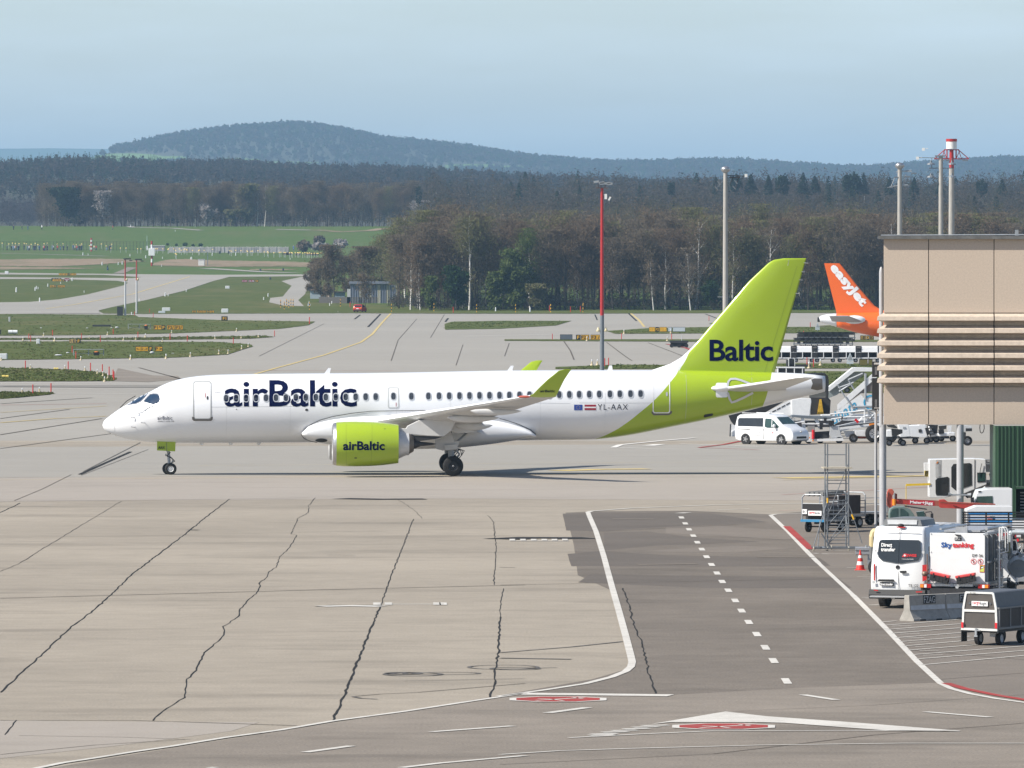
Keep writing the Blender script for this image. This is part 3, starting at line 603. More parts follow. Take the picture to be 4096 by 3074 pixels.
cling(st_v, st_f, 'flag_emblem', M('flag_yellow', (.8, .6, .05), .5), off=.018, dz=0, dx=0, parent=fl)
for y0, y1, mt_ in ((1142, 1157, FR), (1157, 1167, WH), (1167, 1182, FR)): cling(*poly([(291, y0), (375, y0), (375, y1), (291, y1)], r3), 'flag', mt_, off=.01)
# cockpit windows: two panes a side, continued round the nose by the mirrored front pane
CG = M('cockpit_glass', (.015, .035, .07), .04, n=.2, ns=2, spec=1)
side_o = [(383, 420), (405, 395), (440, 360), (470, 353), (508, 354), (524, 372), (532, 400), (527, 422), (505, 440), (468, 450), (410, 436)]
side_i = [(391, 419), (410, 399), (444, 366), (471, 360), (503, 361), (517, 376), (524, 400), (520, 418), (500, 434), (468, 443), (415, 430)]
cw = cling(*poly(side_i, r1), 'cockpit_window', CG, off=.012, dz=.08, dx=.1); cling(*ring([r1(*q) for q in side_o], [r1(*q) for q in side_i]), 'window_frame', STEEL, off=.016, dz=0, dx=0, parent=cw)
fr_o = [(248, 447), (278, 420), (335, 380), (385, 358), (424, 356), (400, 385), (366, 419), (330, 436)]
cw = cling(*poly(fr_o, r1), 'windshield', CG, off=.012, dz=.06, dx=.08); n_ = len(fr_o)
cling(*strip([(424, 355), (400, 385), (366, 420), (330, 437), (248, 449)], 2.2, r1), 'window_frame', STEEL, off=.02, dz=0, dx=.1, parent=cw)
wp = B(); a_ = PL(*r1(205, 470), -.35); c_ = PL(*r1(330, 380), -.55); wp.cyl(a_+Vector((-.02, 0, .03)), PL(*r1(262, 425), -.5)+Vector((-.05, 0, .08)), .02).cyl(PL(*r1(262, 425), -.5)+Vector((-.05, 0, .08)), c_+Vector((-.03, 0, .06)), .02)
wp.done('wiper', BLK, A)
# seams, probes, hatches
for pts, wd in (([(2000, 1482+8), (2000, 1490)], 0),):
    pass
cling(*strip([(1900, 700), (1940, 690), (1938, 678), (1900, 645), (1800, 600), (1700, 567), (1645, 552)][1:], 2.4, r2), 'fairing_seam', SEAM, off=.02, dz=0, dx=.2)
cling(*strip([(1050, 488), (850, 490), (610, 494), (450, 511), (300, 537), (200, 566), (120, 605), (70, 650), (52, 685), (75, 715), (130, 738), (180, 748)], 2.6, r2), 'fairing_seam', SEAM, off=.02, dz=0, dx=.2)
cling(*poly([r2(*q) for q in oval(213, 726, 48, 15, 18, 2)]), 'air_inlet', DARK, off=.03, dz=.1)
for x, y, rx, ry in ((1702, 483, 12, 9), (1138, 479, 4, 4)): cling(*poly([r1(*q) for q in oval(x, y, rx, ry, 12)]), 'static_port', DARK, off=.012, dz=0, dx=0)
cling(*poly([r3(*q) for q in rrect(1177, 1210, 1250, 1236, 10)]) if False else poly([r3(1177, 1226), r3(1185, 1216), r3(1240, 1208), r3(1249, 1214), r3(1243, 1226), r3(1190, 1238), r3(1179, 1236)]), 'outflow_vent', DARK, off=.012)
for pts, r_ in (([(155, 600), (157, 650), (162, 690)], r1), ([(1045, 890), (1047, 1100), (1040, 1290)], r3), ([(1533, 905), (1535, 1050), (1530, 1170)], r3), ([(940, 461), (1600, 455)], r1), ([(1850, 425), (2212, 432)], r2), ([(250, 1128), (780, 1130)], r3)):
    cling(*strip(pts, 1.0, r_), 'panel_seam', M('seam_pale', (.42, .43, .44), .6), off=.008, dz=.2, dx=.4)
for x_ in (905, 1160, 1585, 1800, 2160, 2420): cling(*strip([(x_, 1500), (x_+1, 1580), (x_+1, 1660), (x_, 1740)], .8), 'panel_seam', M('seam_faint', (.6, .61, .62), .6), off=.006, dz=.2, dx=0)
for x, y in ((316, 543), (320, 620), (352, 506), (400, 585)):
    q = PL(*r1(x, y), -1.0); loc, nr, _, _ = TF.ray_cast(Vector((q.x, -30, q.z)), Vector((0, 1, 0)))
    B().cyl(loc, loc+Vector((-.02, -.08, -.02)), .02).cyl(loc+Vector((-.02, -.08, -.02)), loc+Vector((-.2, -.1, 0)), .018).done('probe', STEEL, A)
def blade(px0, px1, py0, py1, yl=0, lean=.35, name='antenna'):
    a, c_ = PL(px0, py0, yl), PL(px1, py1, yl); h_ = c_.z-a.z; w_ = .3
    B().prism([(a.x, yl-.03, a.z-.05*(1 if h_ > 0 else -1)), (a.x+w_, yl-.03, a.z-.05*(1 if h_ > 0 else -1)), (c_.x+.12, yl-.03, c_.z), (c_.x-.03, yl-.03, c_.z)], (0, .06, 0)).done(name, WH, A)
blade(*[r1(1840, 190)[0], r1(1880, 147)[0], r1(1840, 190)[1], r1(1880, 147)[1]]); blade(r2(1700, 172)[0], r2(1740, 128)[0], r2(1700, 172)[1], r2(1740, 128)[1])
blade(r3(458, 887)[0], r3(478, 853)[0], r3(458, 887)[1], r3(478, 853)[1])
for x in (850, 1085, 1310): blade(r1(x-15, 752)[0], r1(x, 772)[0], 1772, 1781)
# fin
LE = [(2600, 1484), (2614, 1479), (2657, 1467), (2695, 1450), (2728, 1429), (2755, 1404), (2788, 1369), (2831, 1317), (2994, 1127.5), (3070, 1056), (3084, 1046), (3097, 1040), (3135, 1034)]
TE = [(3095, 1500), (3226, 1032)]
lx, lz = curve(LE); ex, ez = curve(TE); fsec = []
zz = list(np.linspace(ez[0], lz[0], 3))+list(np.linspace(lz[0]+.05, lz[8], 16))+list(lz[9:])
for z in zz:
    xl = float(np.interp(z, lz, lx)); xt = float(np.interp(z, ez, ex)); c_ = xt-xl; th = min(.19, .055*c_)
    cs = [0, .01, .03, .08, .2, .35, .55, .8, .97, 1]; hh = [.0, .28, .5, .75, .97, 1, .85, .4, .08, .0]
    fsec.append([(xl+c_*a, -th*h_, z) for a, h_ in zip(cs, hh)]+[(xl+c_*a, th*h_, z) for a, h_ in list(zip(cs, hh))[-2:0:-1]])
zq = xz([(2717, 1484), (2740, 1445), (2762, 1400), (2785, 1372), (2790, 1362)], 0)
FLIV = livery('fin_paint', [(zq[0][0]-.2, 4.)]+zq+[(zq[-1][0]-3, 7.6), (zq[-1][0]-6, 12.)], None, 4., 12.)
fnb = B().loft(fsec); fin = fnb.done('tail_fin', FLIV, A, smooth='all'); TFN = bvh(fnb)
words_on('Baltic', *r3(1213, 663), *r3(1683, 822), NAVY, .02, tree=TFN, yl=-.2, space=.96, parent=fin)
cling(*strip([(1620, 905), (1860, 120)], 1.2, r3), 'rudder_seam', M('seam_green', (.2, .28, .02), .6), tree=TFN, off=.006, yl=-.2, parent=fin, dz=.3, dx=0)
cling(*strip([(1790, 118), (1805, 62)], 1.2, r3), 'tip_seam', TRIMW, tree=TFN, off=.006, yl=-.2, parent=fin, dz=.3, dx=0)
for x, y in ((1915, 100), (1890, 165), (1873, 225), (1845, 325)):
    q = PL(*r3(x-8, y-4), 0); B().cyl(q, q+Vector((.25, 0, -.02)), .012).done('static_wick', GREYL, fin)
# tail plane
def foil(xl, xt, y, z, tz_, n=9, dzt=0.0):
    c_ = xt-xl; up = [(0, 0), (.012, .3), (.05, .62), (.15, .9), (.3, 1), (.5, .88), (.75, .5), (1, .04)]
    q = [(xl+c_*a, y, z+tz_*h_*.6+dzt*a) for a, h_ in up]+[(xl+c_*a, y, z-tz_*h_*.4+dzt*a) for a, h_ in up[::-1][:-1]]
    return q
def mirror(secs_): return [[(x, -y, z) for x, y, z in s_] for s_ in secs_]
hr = PL(*r3(1345, 1022), -1.0); ht = PL(*r3(1868, 945), -6.1); hte = PL(*r3(1984, 936), -6.1)
hs_ = [foil(hr.x-.5, hr.x+3.2, -.6, hr.z-.12, .34), foil(hr.x, hr.x+3.1, -1.3, hr.z, .32), foil(ht.x-.15, hte.x, -5.9, ht.z, .14), foil(ht.x+.25, hte.x, -6.1, ht.z+.01, .07)]
for s_, q in ((1, hs_), (-1, mirror(hs_))): B().loft(q).done('tailplane', WH2, A, smooth=40)
hb = B().loft([[(x, y*.98, z+.0) for x, y, z in foil(hr.x-.03, hr.x+.12, -1.25, hr.z, .16)], foil(ht.x-.18, ht.x+0, -5.9, ht.z+.0, .08)]); hb.done('leading_edge', WH, A, smooth=True)
B().ell((hr.x-.35, -1.15, hr.z), (.55, .25, .17)).done('tailplane_fairing', WH, A, smooth=True)
cling(*poly([r3(*q) for q in rrect(1264, 983, 1352, 1090, 14)]), 'trim_plate', WH, off=.012, dz=.1, dx=.2)
cling(*strip([(1350, 1010), (1358, 975), (1375, 957), (1410, 955), (1450, 965), (1530, 995)], 8, r3), 'trim_plate', WRIM, off=.03, dz=0, dx=.2)
cling(*strip([(1352, 1055), (1365, 1100), (1382, 1126), (1410, 1118), (1470, 1092), (1540, 1056)], 9, r3), 'trim_plate', WRIM, off=.03, dz=0, dx=.2)
# exhaust of the auxiliary engine
q = PL(3292, 1537, 0); zc, h_, w_ = fus(tx[-1]-.05)
B().lathe([(q.x-.5, .42), (q.x+.05, .36), (q.x+.08, .3), (q.x-.3, .25)], (0, 0, q.z), n=20).done('exhaust_pipe', DARK, A, smooth=True)
cling(*poly([(1975, 960), (2000, 952), (2058, 955), (2060, 1030), (2020, 1038), (1972, 1028), (1985, 990)], r3), 'exhaust_panel', M('burnt_metal', (.16, .145, .13), .45, m=.5), off=.02)
# wings
def wsec(lp, tp, yl, th): a, c_ = PL(*lp, yl), PL(*tp, yl); return foil(a.x, c_.x, yl, a.z, th, dzt=c_.z-a.z)
le0 = PL(1622, 1668, -4.7); le1 = PL(2120, 1585, -16.3); te1 = PL(2224, 1588, -16.3)
sl = (le1.x-le0.x)/(le1.y-le0.y); sz = (le1.z-le0.z)/(le1.y-le0.y)
def lep(y): return Vector((le0.x+sl*(y-le0.y), y, le0.z+sz*(y-le0.y)))
kx = PL(1936, 1660, -6.2)
def wsc(y, th):
    a = lep(y)
    if y > -6.2: xt = kx.x-.1+.1*(-y-1.7)/4.5; zt_ = a.z-.36
    else: u = (-y-6.2)/(16.3-6.2); xt = kx.x+(te1.x-kx.x)*u; zt_ = a.z-.30*(1-u)+ (te1.z-le1.z)*u
    return foil(a.x, xt, y, a.z, th, dzt=zt_-a.z)
ws = [wsc(-1.2, .85), wsc(-3.4, .7), wsc(-6.2, .46), wsc(-9, .34), wsc(-12.5, .25), wsc(-15, .19), wsc(-16.3, .16)]
wl_ = [ws[-1], wsec((2133, 1577), (2228, 1578), -16.65, .13), wsec((2153, 1556), (2239, 1556), -16.95, .11), wsec((2190, 1520), (2256, 1522), -17.25, .09), wsec((2234, 1485), (2279, 1487), -17.5, .06), wsec((2256, 1479), (2286, 1478), -17.55, .03)]
for sgn in (1, -1):
    B().loft(ws if sgn > 0 else mirror(ws)).done('wing', WH2, A, smooth=40)
    leb = [[(x-.02, y, z) for x, y, z in [s_[0], s_[1], s_[2], s_[3], s_[-3], s_[-2], s_[-1]]] for s_ in ws]
    leb = [[(p_[0]-.0, p_[1], p_[2]+(.004 if i < 4 else -.004)) for i, p_ in enumerate(s_)] for s_ in leb]
    B().loft(leb if sgn > 0 else mirror(leb), cap=False, closed=False).done('slat', WH, A, smooth='all', fix=False)
    wlb = B().loft(wl_ if sgn > 0 else mirror(wl_)); wlt = wlb.done('winglet', LIME, A, smooth=40)
    if sgn > 0: words_on('airBaltic', *r2(1972, 321), *r2(2092, 342), NAVY, .02, tree=bvh(wlb), yl=-16.9, parent=wlt)
    for (xa, ya, xb, yb, yl, rr) in ((1275, 607, 1590, 607, -4.6, .36), (1225, 553, 1645, 545, -8.0, .3), (1410, 500, 1822, 492, -11.9, .27)):
        a, c_ = PL(*r2(xa, ya), yl), PL(*r2(xb, yb), yl); n_ = 12; q = []
        for i in range(n_+1):
            t = i/n_; r_ = rr*math.sin(math.pi*min(1, max(0, t))**.8)**.6 if 0 < t < 1 else .01; cc = a.lerp(c_, t)
            q.append([(cc.x, (cc.y+.45*r_*math.cos(u))*sgn, cc.z+(.2 if t < .6 else 0)*(1-t/.6)*.3+r_*math.sin(u)*(.85 if math.sin(u) < 0 else .45)) for u in [2*math.pi*j/14 for j in range(14)]])
        B().loft(q).done('flap_fairing', WH2, A, smooth=True)
    q = PL(*r2(1845, 378), -16.4); B().ell((q.x, q.y*sgn, q.z), (.33, .12, .07)).done('tip_light', M('tip_lens', (.5, .12, .08), .1, n=0), A, smooth=True)
    # engine
    ye = -5.35*sgn; c0 = PL(1335, 1777, -5.35); cz = c0.z; x0 = PL(1331, 1777, -5.35).x; sc_ = 1/75.8
    def E(*pr): return [(x0+a*sc_, r_*sc_) for a, r_ in pr]
    B().lathe(E((-2, 72), (-1.5, 76), (0, 80), (3, 83), (14, 86.5)), (0, ye, cz), n=40).done('engine_lip', STEEL, A, smooth=True)
    nc = B().lathe(E((13.8, 86.6), (45, 89.3), (90, 89.8), (150, 88.4), (200, 85), (262, 77), (262, 74), (200, 70), (150, 66)), (0, ye, cz), n=48)
    ncl = nc.done('engine_cowl', LIME, A, smooth=True)
    B().lathe(E((-2, 72), (10, 66), (60, 66), (80, 66), (80, 20)), (0, ye, cz), n=32).done('engine_intake', GREYL, A, smooth=True)
    fb_ = B()
    for i in range(20): fb_.box((x0+70*sc_, ye+math.cos(R(18*i))*.5, cz+math.sin(R(18*i))*.5), (.05, .12, .7), rx=R(18*i-90))
    fb_.lathe(E((40, .5), (52, 12), (75, 22), (75, .1)), (0, ye, cz), n=20).done('engine_fan', DARK, A)
    B().lathe(E((150, 66), (262, 60), (292, 46), (305, 45), (305, 40)), (0, ye, cz), n=32).done('engine_core', M('nozzle_grey', (.55, .56, .58), .4, m=.2), A, smooth=True)
    B().lathe(E((304, 44), (322, 33), (324, 30), (300, 26)), (0, ye, cz+.03), n=24).done('exhaust_nozzle', MATS['burnt_metal'], A, smooth=True)
    B().lathe(E((300, 26), (325, 20), (352, 9), (395, 5), (414, .5)), (0, ye, cz+.0), n=16).done('exhaust_plug', DARK, A, smooth=True)
    if sgn > 0:
        TE_ = bvh(nc); words_on('airBaltic', *r2(386, 735), *r2(721, 808), NAVY, .028, tree=TE_, yl=-6.3, parent=ncl)
        for q_ in ([(414, 582), (411, 700), (412, 800), (415, 935)], [(621, 582), (619, 700), (616, 830), (612, 936)]): cling(*strip(q_, 1, r2), 'cowl_seam', MATS['seam_green'], tree=TE_, yl=-6.3, off=.006, parent=ncl, dz=.1)
        cling(*poly([(478, 866), (498, 866), (498, 874), (478, 874)], r2), 'cowl_vent', DARK, tree=TE_, yl=-6.3, off=.008, parent=ncl)
        cling(*poly([r2(*q) for q in oval(722, 636, 9, 4, 10)]), 'cowl_vent', MATS['seam_green'], tree=TE_, yl=-6.0, off=.008, parent=ncl)
    pyl = [PL(*r2(*q), -5.5) for q in ((560, 580), (700, 592), (830, 630), (892, 634), (905, 612), (1000, 566), (1120, 560), (1300, 562), (1255, 650), (1195, 697), (1060, 692), (932, 680), (925, 745), (880, 725), (830, 700), (700, 640))]
    B().prism([(p_.x, ye-.22, p_.z) for p_ in pyl], (0, .44, 0)).done('pylon', WH2, A, bevel=.03)
    B().prism([(p_.x, ye-.16, p_.z) for p_ in [PL(*r2(*q), -5.5) for q in ((925, 690), (1060, 695), (1190, 700), (1130, 718), (1000, 735), (930, 748))]], (0, .32, 0)).done('pylon_tail', DARK, A)
    # main gear
    gx = PL(1812, 1863, -3.35).x; yg = -3.35*sgn; rw = .535; st = B()
    st.cyl((gx-.1, yg, rw), (gx-.16, yg+.35*sgn, 2.5), .11).cyl((gx-.1, yg, .9), (gx-.1, yg, 1.7), .15).cyl((gx, yg-.35, rw), (gx, yg+.35, rw), .09)
    st.cyl((gx-.1, yg, 1.5), (gx+.9, yg+1.2*sgn, 2.4), .06).cyl((gx-.0, yg, .75), (gx+.35, yg, 1.15), .05).cyl((gx+.35, yg, 1.15), (gx+.05, yg, 1.5), .05)
    so = st.done('main_gear_strut', GALV, A, smooth=True)
    hz = B()
    for k_ in range(3): hz.path([(gx+.1, yg-.1*k_, 1.5), (gx+.4+.1*k_, yg-.1*k_, 1.35), (gx+.45, yg-.1*k_, 1.1), (gx+.2, yg-.1*k_, .8)], .02)
    hz.done('hydraulic_hose', BLK, so)
    for s2 in (-.37, .37):
        wh = B().lathe([(-.2, .25), (-.2, .42), (-.17, .5), (-.1, rw), (.1, rw), (.17, .5), (.2, .42), (.2, .25)], (gx, yg+s2, rw), 'Y', 36).done('wheel', BLK, A, smooth=True)
        rim = B().lathe([(-.13, .02), (-.13, .1), (-.15, .24), (-.2, .26), (.2, .26), (.15, .24), (.13, .1), (.13, .02)], (gx, yg+s2, rw), 'Y', 24)
        for i in range(10): rim.box((gx+.17*math.cos(R(36*i)), yg+s2-.15*sgn, rw+.17*math.sin(R(36*i))), (.16, .04, .03), ry=-R(36*i))
        rim.done('wheel_rim', DARK, wh, smooth=True); B().lathe([(-.2, .01), (-.18, .05), (-.1, .07)], (gx, yg+s2, rw), 'Y', 12).done('hub_cap', STEEL, wh)
    gp = [PL(*r2(*q), -3.9) for q in ((1230, 648), (1250, 640), (1268, 700), (1278, 738), (1325, 733), (1308, 790), (1290, 806), (1190, 812), (1140, 800), (1126, 785), (1126, 722), (1188, 716))]
    B().prism([(p_.x, yg-.42*sgn, p_.z) for p_ in gp], (0, .06*sgn, 0)).done('gear_door', WH2, A, bevel=.01)
    B().prism([(p_.x, yg-.55*sgn, p_.z) for p_ in [PL(*r2(*q), -3.9) for q in ((1200, 768), (1312, 758), (1305, 800), (1205, 806))]], (0, .05*sgn, 0)).done('gear_door', WH2, A, bevel=.01)
    bay = [PL(*r2(*q), -4.4) for q in ((1150, 565), (1330, 560), (1440, 640), (1438, 665), (1300, 670), (1240, 650), (1200, 640))]
    B().prism([(p_.x, (-4.6)*sgn, p_.z) for p_ in bay], (0, 1.5*sgn, 0)).done('flap', WH2, A, bevel=.02)
    fl2 = [PL(*r2(*q), -3.2) for q in ((1290, 640), (1440, 640), (1500, 677), (1370, 668))]
    B().prism([(p_.x, -3.8*sgn, p_.z) for p_ in fl2], (0, 1.6*sgn, 0)).done('flap', WH2, A)
# nose gear
c_ = PL(*r1(600, 957), -.2); nx, rw = c_.x, .315; st = B()
st.cyl((nx, 0, rw), (nx-.12, 0, 2.0), .085).cyl((nx-.1, 0, 1.1), (nx+.2, 0, .78), .035).cyl((nx+.2, 0, .78), (nx+.02, 0, .5), .035).cyl((nx-.1, -.3, 1.25), (nx-.1, .3, 1.25), .05).cyl((nx-.14, 0, 1.5), (nx-.8, 0, 2.1), .04)
st.cyl((nx-.0, -.25, rw), (nx, .25, rw), .05); so = st.done('nose_gear_strut', GALV, A, smooth=True)
for k_ in range(2): B().ell((nx-.2, -.12+.24*k_, 1.05), (.04, .07, .07)).done('taxi_light', STEEL, so, smooth=True)
B().path([(nx+.05, -.08, 1.2), (nx-.16, -.08, 1.0), (nx+.1, -.08, .9), (nx+.28, -.08, .72), (nx+.08, -.08, .62)], .022).done('hydraulic_hose', BLK, so)
for s2, dx_ in ((-.21, .06), (.21, -.08)):
    wh = B().lathe([(-.1, .16), (-.105, .25), (-.07, .3), (0, rw), (.07, .3), (.105, .25), (.1, .16)], (nx+dx_, s2, rw), 'Y', 30).done('wheel', BLK, A, smooth=True)
    B().lathe([(-.08, .01), (-.09, .06), (-.06, .1), (-.1, .16), (.1, .16), (.06, .1), (.08, .01)], (nx+dx_, s2, rw), 'Y', 24).done('wheel_rim', GREYL, wh, smooth=True)
for s2 in (-1, 1):
    q = [PL(*r1(*p_), -.55) for p_ in ((500, 742), (648, 748), (645, 818), (498, 810))]
    gd = B().prism([(p_.x, s2*.5, p_.z+(.05 if i < 2 else 0)) for i, p_ in enumerate(q)], (0, .04, 0)).done('nose_gear_door', LIME, A)
    if s2 < 0:
        a = PL(*r1(508, 798), -.55); lettering('AAX', (a.x, -.515, a.z), (1, 0, 0), (0, 0, 1), NAVY, gd, wid=.7*.37*2/1.0*.7, hei=.15, bold=.02)
        a = PL(*r1(576, 746), -.55); B().box((a.x, -.51, a.z-.24), (.02, .01, .5)).done('door_seam', SEAM, gd)
# ------------------------------------------------ hills, woods and single trees
rng = np.random.default_rng(11)
def leaf_mat(name, rough=.9, trans=.0):
    mt = bpy.data.materials.new(name); mt.use_nodes = True; t = mt.node_tree; b_ = t.nodes['Principled BSDF']; l = t.links.new
    b_.inputs['Roughness'].default_value = rough; b_.inputs['Specular IOR Level'].default_value = .15
    a = t.nodes.new('ShaderNodeAttribute'); a.attribute_name = 'tint'; l(a.outputs['Color'], b_.inputs['Base Color'])
    tl = t.nodes.new('ShaderNodeBsdfTranslucent'); l(a.outputs['Color'], tl.inputs[0]); mx_ = t.nodes.new('ShaderNodeMixShader'); mx_.inputs[0].default_value = .45
    l(b_.outputs[0], mx_.inputs[1]); l(tl.outputs[0], mx_.inputs[2]); l(mx_.outputs[0], t.nodes['Material Output'].inputs[0]); return mt
LEAF = leaf_mat('foliage_tinted')
def np_mesh(name, quads, cols, mat, parent=None):
    "quads (N,4,3), cols (N,3) base colours"
    n = len(quads); me = bpy.data.meshes.new(name); me.vertices.add(n*4); me.loops.add(n*4); me.polygons.add(n)
    me.vertices.foreach_set('co', quads.reshape(-1).astype(np.float32)); me.loops.foreach_set('vertex_index', np.arange(n*4, dtype=np.int32))
    me.polygons.foreach_set('loop_start', np.arange(0, n*4, 4, dtype=np.int32)); me.update(calc_edges=True)
    at = me.color_attributes.new('tint', 'FLOAT_COLOR', 'POINT'); c4 = np.ones((n*4, 4), np.float32); c4[:, :3] = np.repeat(cols, 4, axis=0); at.data.foreach_set('color', c4.reshape(-1))
    me.materials.append(mat); o = bpy.data.objects.new(name, me); COL.objects.link(o)
    if parent: o.parent = parent
    return o
def unit(a): return a/np.maximum(np.linalg.norm(a, axis=-1, keepdims=True), 1e-9)
def quads_at(c, u, v):  # centre, half axis vectors
    return np.stack([c-u-v, c+u-v, c+u+v, c-u+v], axis=1)
def clumps(base, h, w, nq, form, size=.34, slim=.45):
    "leaf clumps of many crowns at once; base (N,3), h, w (N)"
    N_ = len(base); hh = np.repeat(h, nq); ww = np.repeat(w, nq); b_ = np.repeat(base, nq, axis=0); n = N_*nq
    if form == 'cone':
        t = rng.random(n)**.8; r_ = ww*.5*(1-t)**.72*(.6+.5*rng.random(n)); a = rng.random(n)*6.283
        c = b_+np.stack([r_*np.cos(a), r_*np.sin(a), hh*(.08+.92*t)], 1); s_ = ww*size*(1.05-t*.75)*(.6+.6*rng.random(n))
        outw = np.stack([np.cos(a), np.sin(a), -.5+0*a], 1)
        u = unit(np.cross(outw, np.array([0, 0, 1.])))*s_[:, None]*.55; v = unit(outw+rng.normal(0, .25, (n, 3)))*s_[:, None]*.5
    else:
        d_ = unit(rng.normal(0, 1, (n, 3))); r_ = .5+.5*rng.random(n)**.5; lump = 1+.28*np.sin(d_[:, 0]*5+np.repeat(rng.random(N_)*6, nq))*np.cos(d_[:, 1]*4+d_[:, 2]*3)
        zc, zr = (.6, .42) if form == 'round' else (.56, .48)
        c = b_+np.stack([d_[:, 0]*r_*lump*ww*.5, d_[:, 1]*r_*lump*ww*.5, hh*zc+d_[:, 2]*r_*lump*hh*zr], 1)
        s_ = ww*size*(.5+.7*rng.random(n)); u = unit(rng.normal(0, 1, (n, 3)))*s_[:, None]*.5
        v = unit(np.cross(u, rng.normal(0, 1, (n, 3))))*s_[:, None]*slim
    return quads_at(c, u, v)
def tint(cols, idx, nq, j=.18):
    c = np.array(cols)[idx]; c = np.repeat(c, nq, axis=0); return np.clip(c*(1+rng.normal(0, j, (len(c), 1))), .004, 1)
def interp(pts, x): a = np.array(pts, float); return np.interp(x, a[:, 0], a[:, 1])
def hill(name, crest, d, dfront, dback, zbase, mat, ext=(-900, 3200)):
    "ridge whose skyline runs through the crest points; a solid slope in front and behind"
    vx = np.linspace(ext[0], ext[1], 110); vv = []; nrow = 12; prof = []
    for j in range(nrow):
        u = j/(nrow-1)
        if u < .72: dd = dfront+(d-dfront)*(u/.72); k_ = math.sin(u/.72*math.pi/2)**1.15
        else: dd = d+(dback-d)*((u-.72)/.28); k_ = math.cos((u-.72)/.28*math.pi/2)
        prof.append((dd, k_))
    X = (vx*1.8517-2048)/F*d; Z = H-(interp(crest, vx)*1.8517-HY)/F*d
    for dd, k_ in prof:
        for x, z in zip(X, Z): vv.append((x*(1+.25*(dd/d-1)), dd, zbase+(z-zbase)*k_+(math.sin(x*.021+dd*.004)*math.cos(x*.009-dd*.006))*4*k_*(1-k_)*4))
    n = len(vx); o = B().add(vv, [(j*n+i, j*n+i+1, (j+1)*n+i+1, (j+1)*n+i) for j in range(nrow-1) for i in range(n-1)]).done(name, mat, smooth='all', fix=False); kind(o)
    return BVHTree.FromPolygons([Vector(q) for q in vv], [tuple(p_.vertices) for p_ in o.data.polygons]), X
def ground_on(tree, xs, ys):
    z = []
    for x, y in zip(xs, ys):
        l_, _, _, _ = tree.ray_cast(Vector((x, y, 2000)), Vector((0, 0, -1))); z.append(l_.z if l_ else -999)
    return np.array(z)
def to_v(x, y, z): return (x/y*F+2048)/1.8517, (HY-(z-H)/y*F)/1.8517
BR = []
CONF = [(.016, .03, .018), (.02, .038, .02), (.028, .045, .025)]
def cover(name, tree, n, xr, yr, h, w, pal, conf_p, nq, holes=(), label='', skip=None, size=.4):
    xs = rng.uniform(*xr, n); ys = yr[0]+(yr[1]-yr[0])*rng.random(n)**.85; z = ground_on(tree, xs, ys); vx, vy = to_v(xs, ys, z)
    ok = z > -900
    for hx0, hx1, hy0, hy1 in holes: ok &= ~((vx > hx0) & (vx < hx1) & (vy > hy0) & (vy < hy1))
    if skip is not None: ok &= skip(vx, vy)
    xs, ys, z, vx = xs[ok], ys[ok], z[ok], vx[ok]; n = len(xs); hh = h*rng.uniform(.75, 1.25, n); ww = w*rng.uniform(.75, 1.3, n)
    isc = rng.random(n) < (conf_p(vx) if callable(conf_p) else conf_p); bs = np.stack([xs, ys, z-.5], 1)
    q1 = clumps(bs[~isc], hh[~isc], ww[~isc], nq, 'round', size); c1 = tint(pal, rng.integers(0, len(pal), (~isc).sum()), nq, .08)
    q2 = clumps(bs[isc], hh[isc]*1.25, ww[isc]*.9, nq, 'cone', size); c2 = tint(CONF, rng.integers(0, len(CONF), isc.sum()), nq)
    o = np_mesh(name, np.concatenate([q1, q2]), np.concatenate([c1, c2]), LEAF); tag(o, label, 'wood'); return kind(o, 'stuff')
# farthest pale ridge, the long wooded hill, the ridge before it
HFIELD = M('hill_field', (.12, .19, .06), .95, n=.1, ns=.01, spec=.1)
FARG = M('far_slope', (.05, .08, .04), .95, n=.3, ns=.004, spec=.1); HILLG = M('hill_slope', (.065, .065, .05), .95, n=.15, ns=.01, spec=.1)
hill('far_ridge', [(-900, 330), (0, 322), (120, 321), (260, 323), (420, 328), (700, 345), (1600, 362), (1850, 368), (2212, 366), (3200, 360)], 24000, 20000, 28000, 30, FARG)
hill('far_ridge', [(-900, 356), (-100, 350), (100, 350), (250, 346), (400, 350), (600, 360), (1600, 380), (3200, 380)], 18000, 15500, 19500, 30, FARG)
tH, _ = hill('wooded_hill', [(-900, 380), (-100, 372), (150, 362), (240, 352), (262, 329), (330, 314), (400, 299), (480, 288), (560, 281), (620, 277), (660, 275), (700, 281), (760, 291), (810, 304), (860, 312), (940, 317), (1010, 326), (1080, 338), (1140, 346), (1200, 352), (1300, 359), (1400, 360), (1500, 356), (1560, 355), (1640, 360), (1760, 368), (1850, 372), (1920, 367), (2000, 361), (2080, 356), (2150, 351), (2212, 351), (2600, 345), (3200, 350)], 12500, 9600, 14500, 24, HILLG)
cover('hill_woodland', tH, 15000, (-920, 920), (10000, 12750), 8.8, 5.3, [(.07, .058, .052), (.085, .068, .055), (.05, .058, .04), (.045, .07, .03), (.06, .052, .05)], .07, 30,
      holes=((225, 400, 333, 352), (150, 262, 340, 360), (960, 1130, 358, 366), (570, 690, 352, 357), (480, 560, 345, 349)), label='blue hazy wood of bare trees and firs over the long round hill', size=.42)
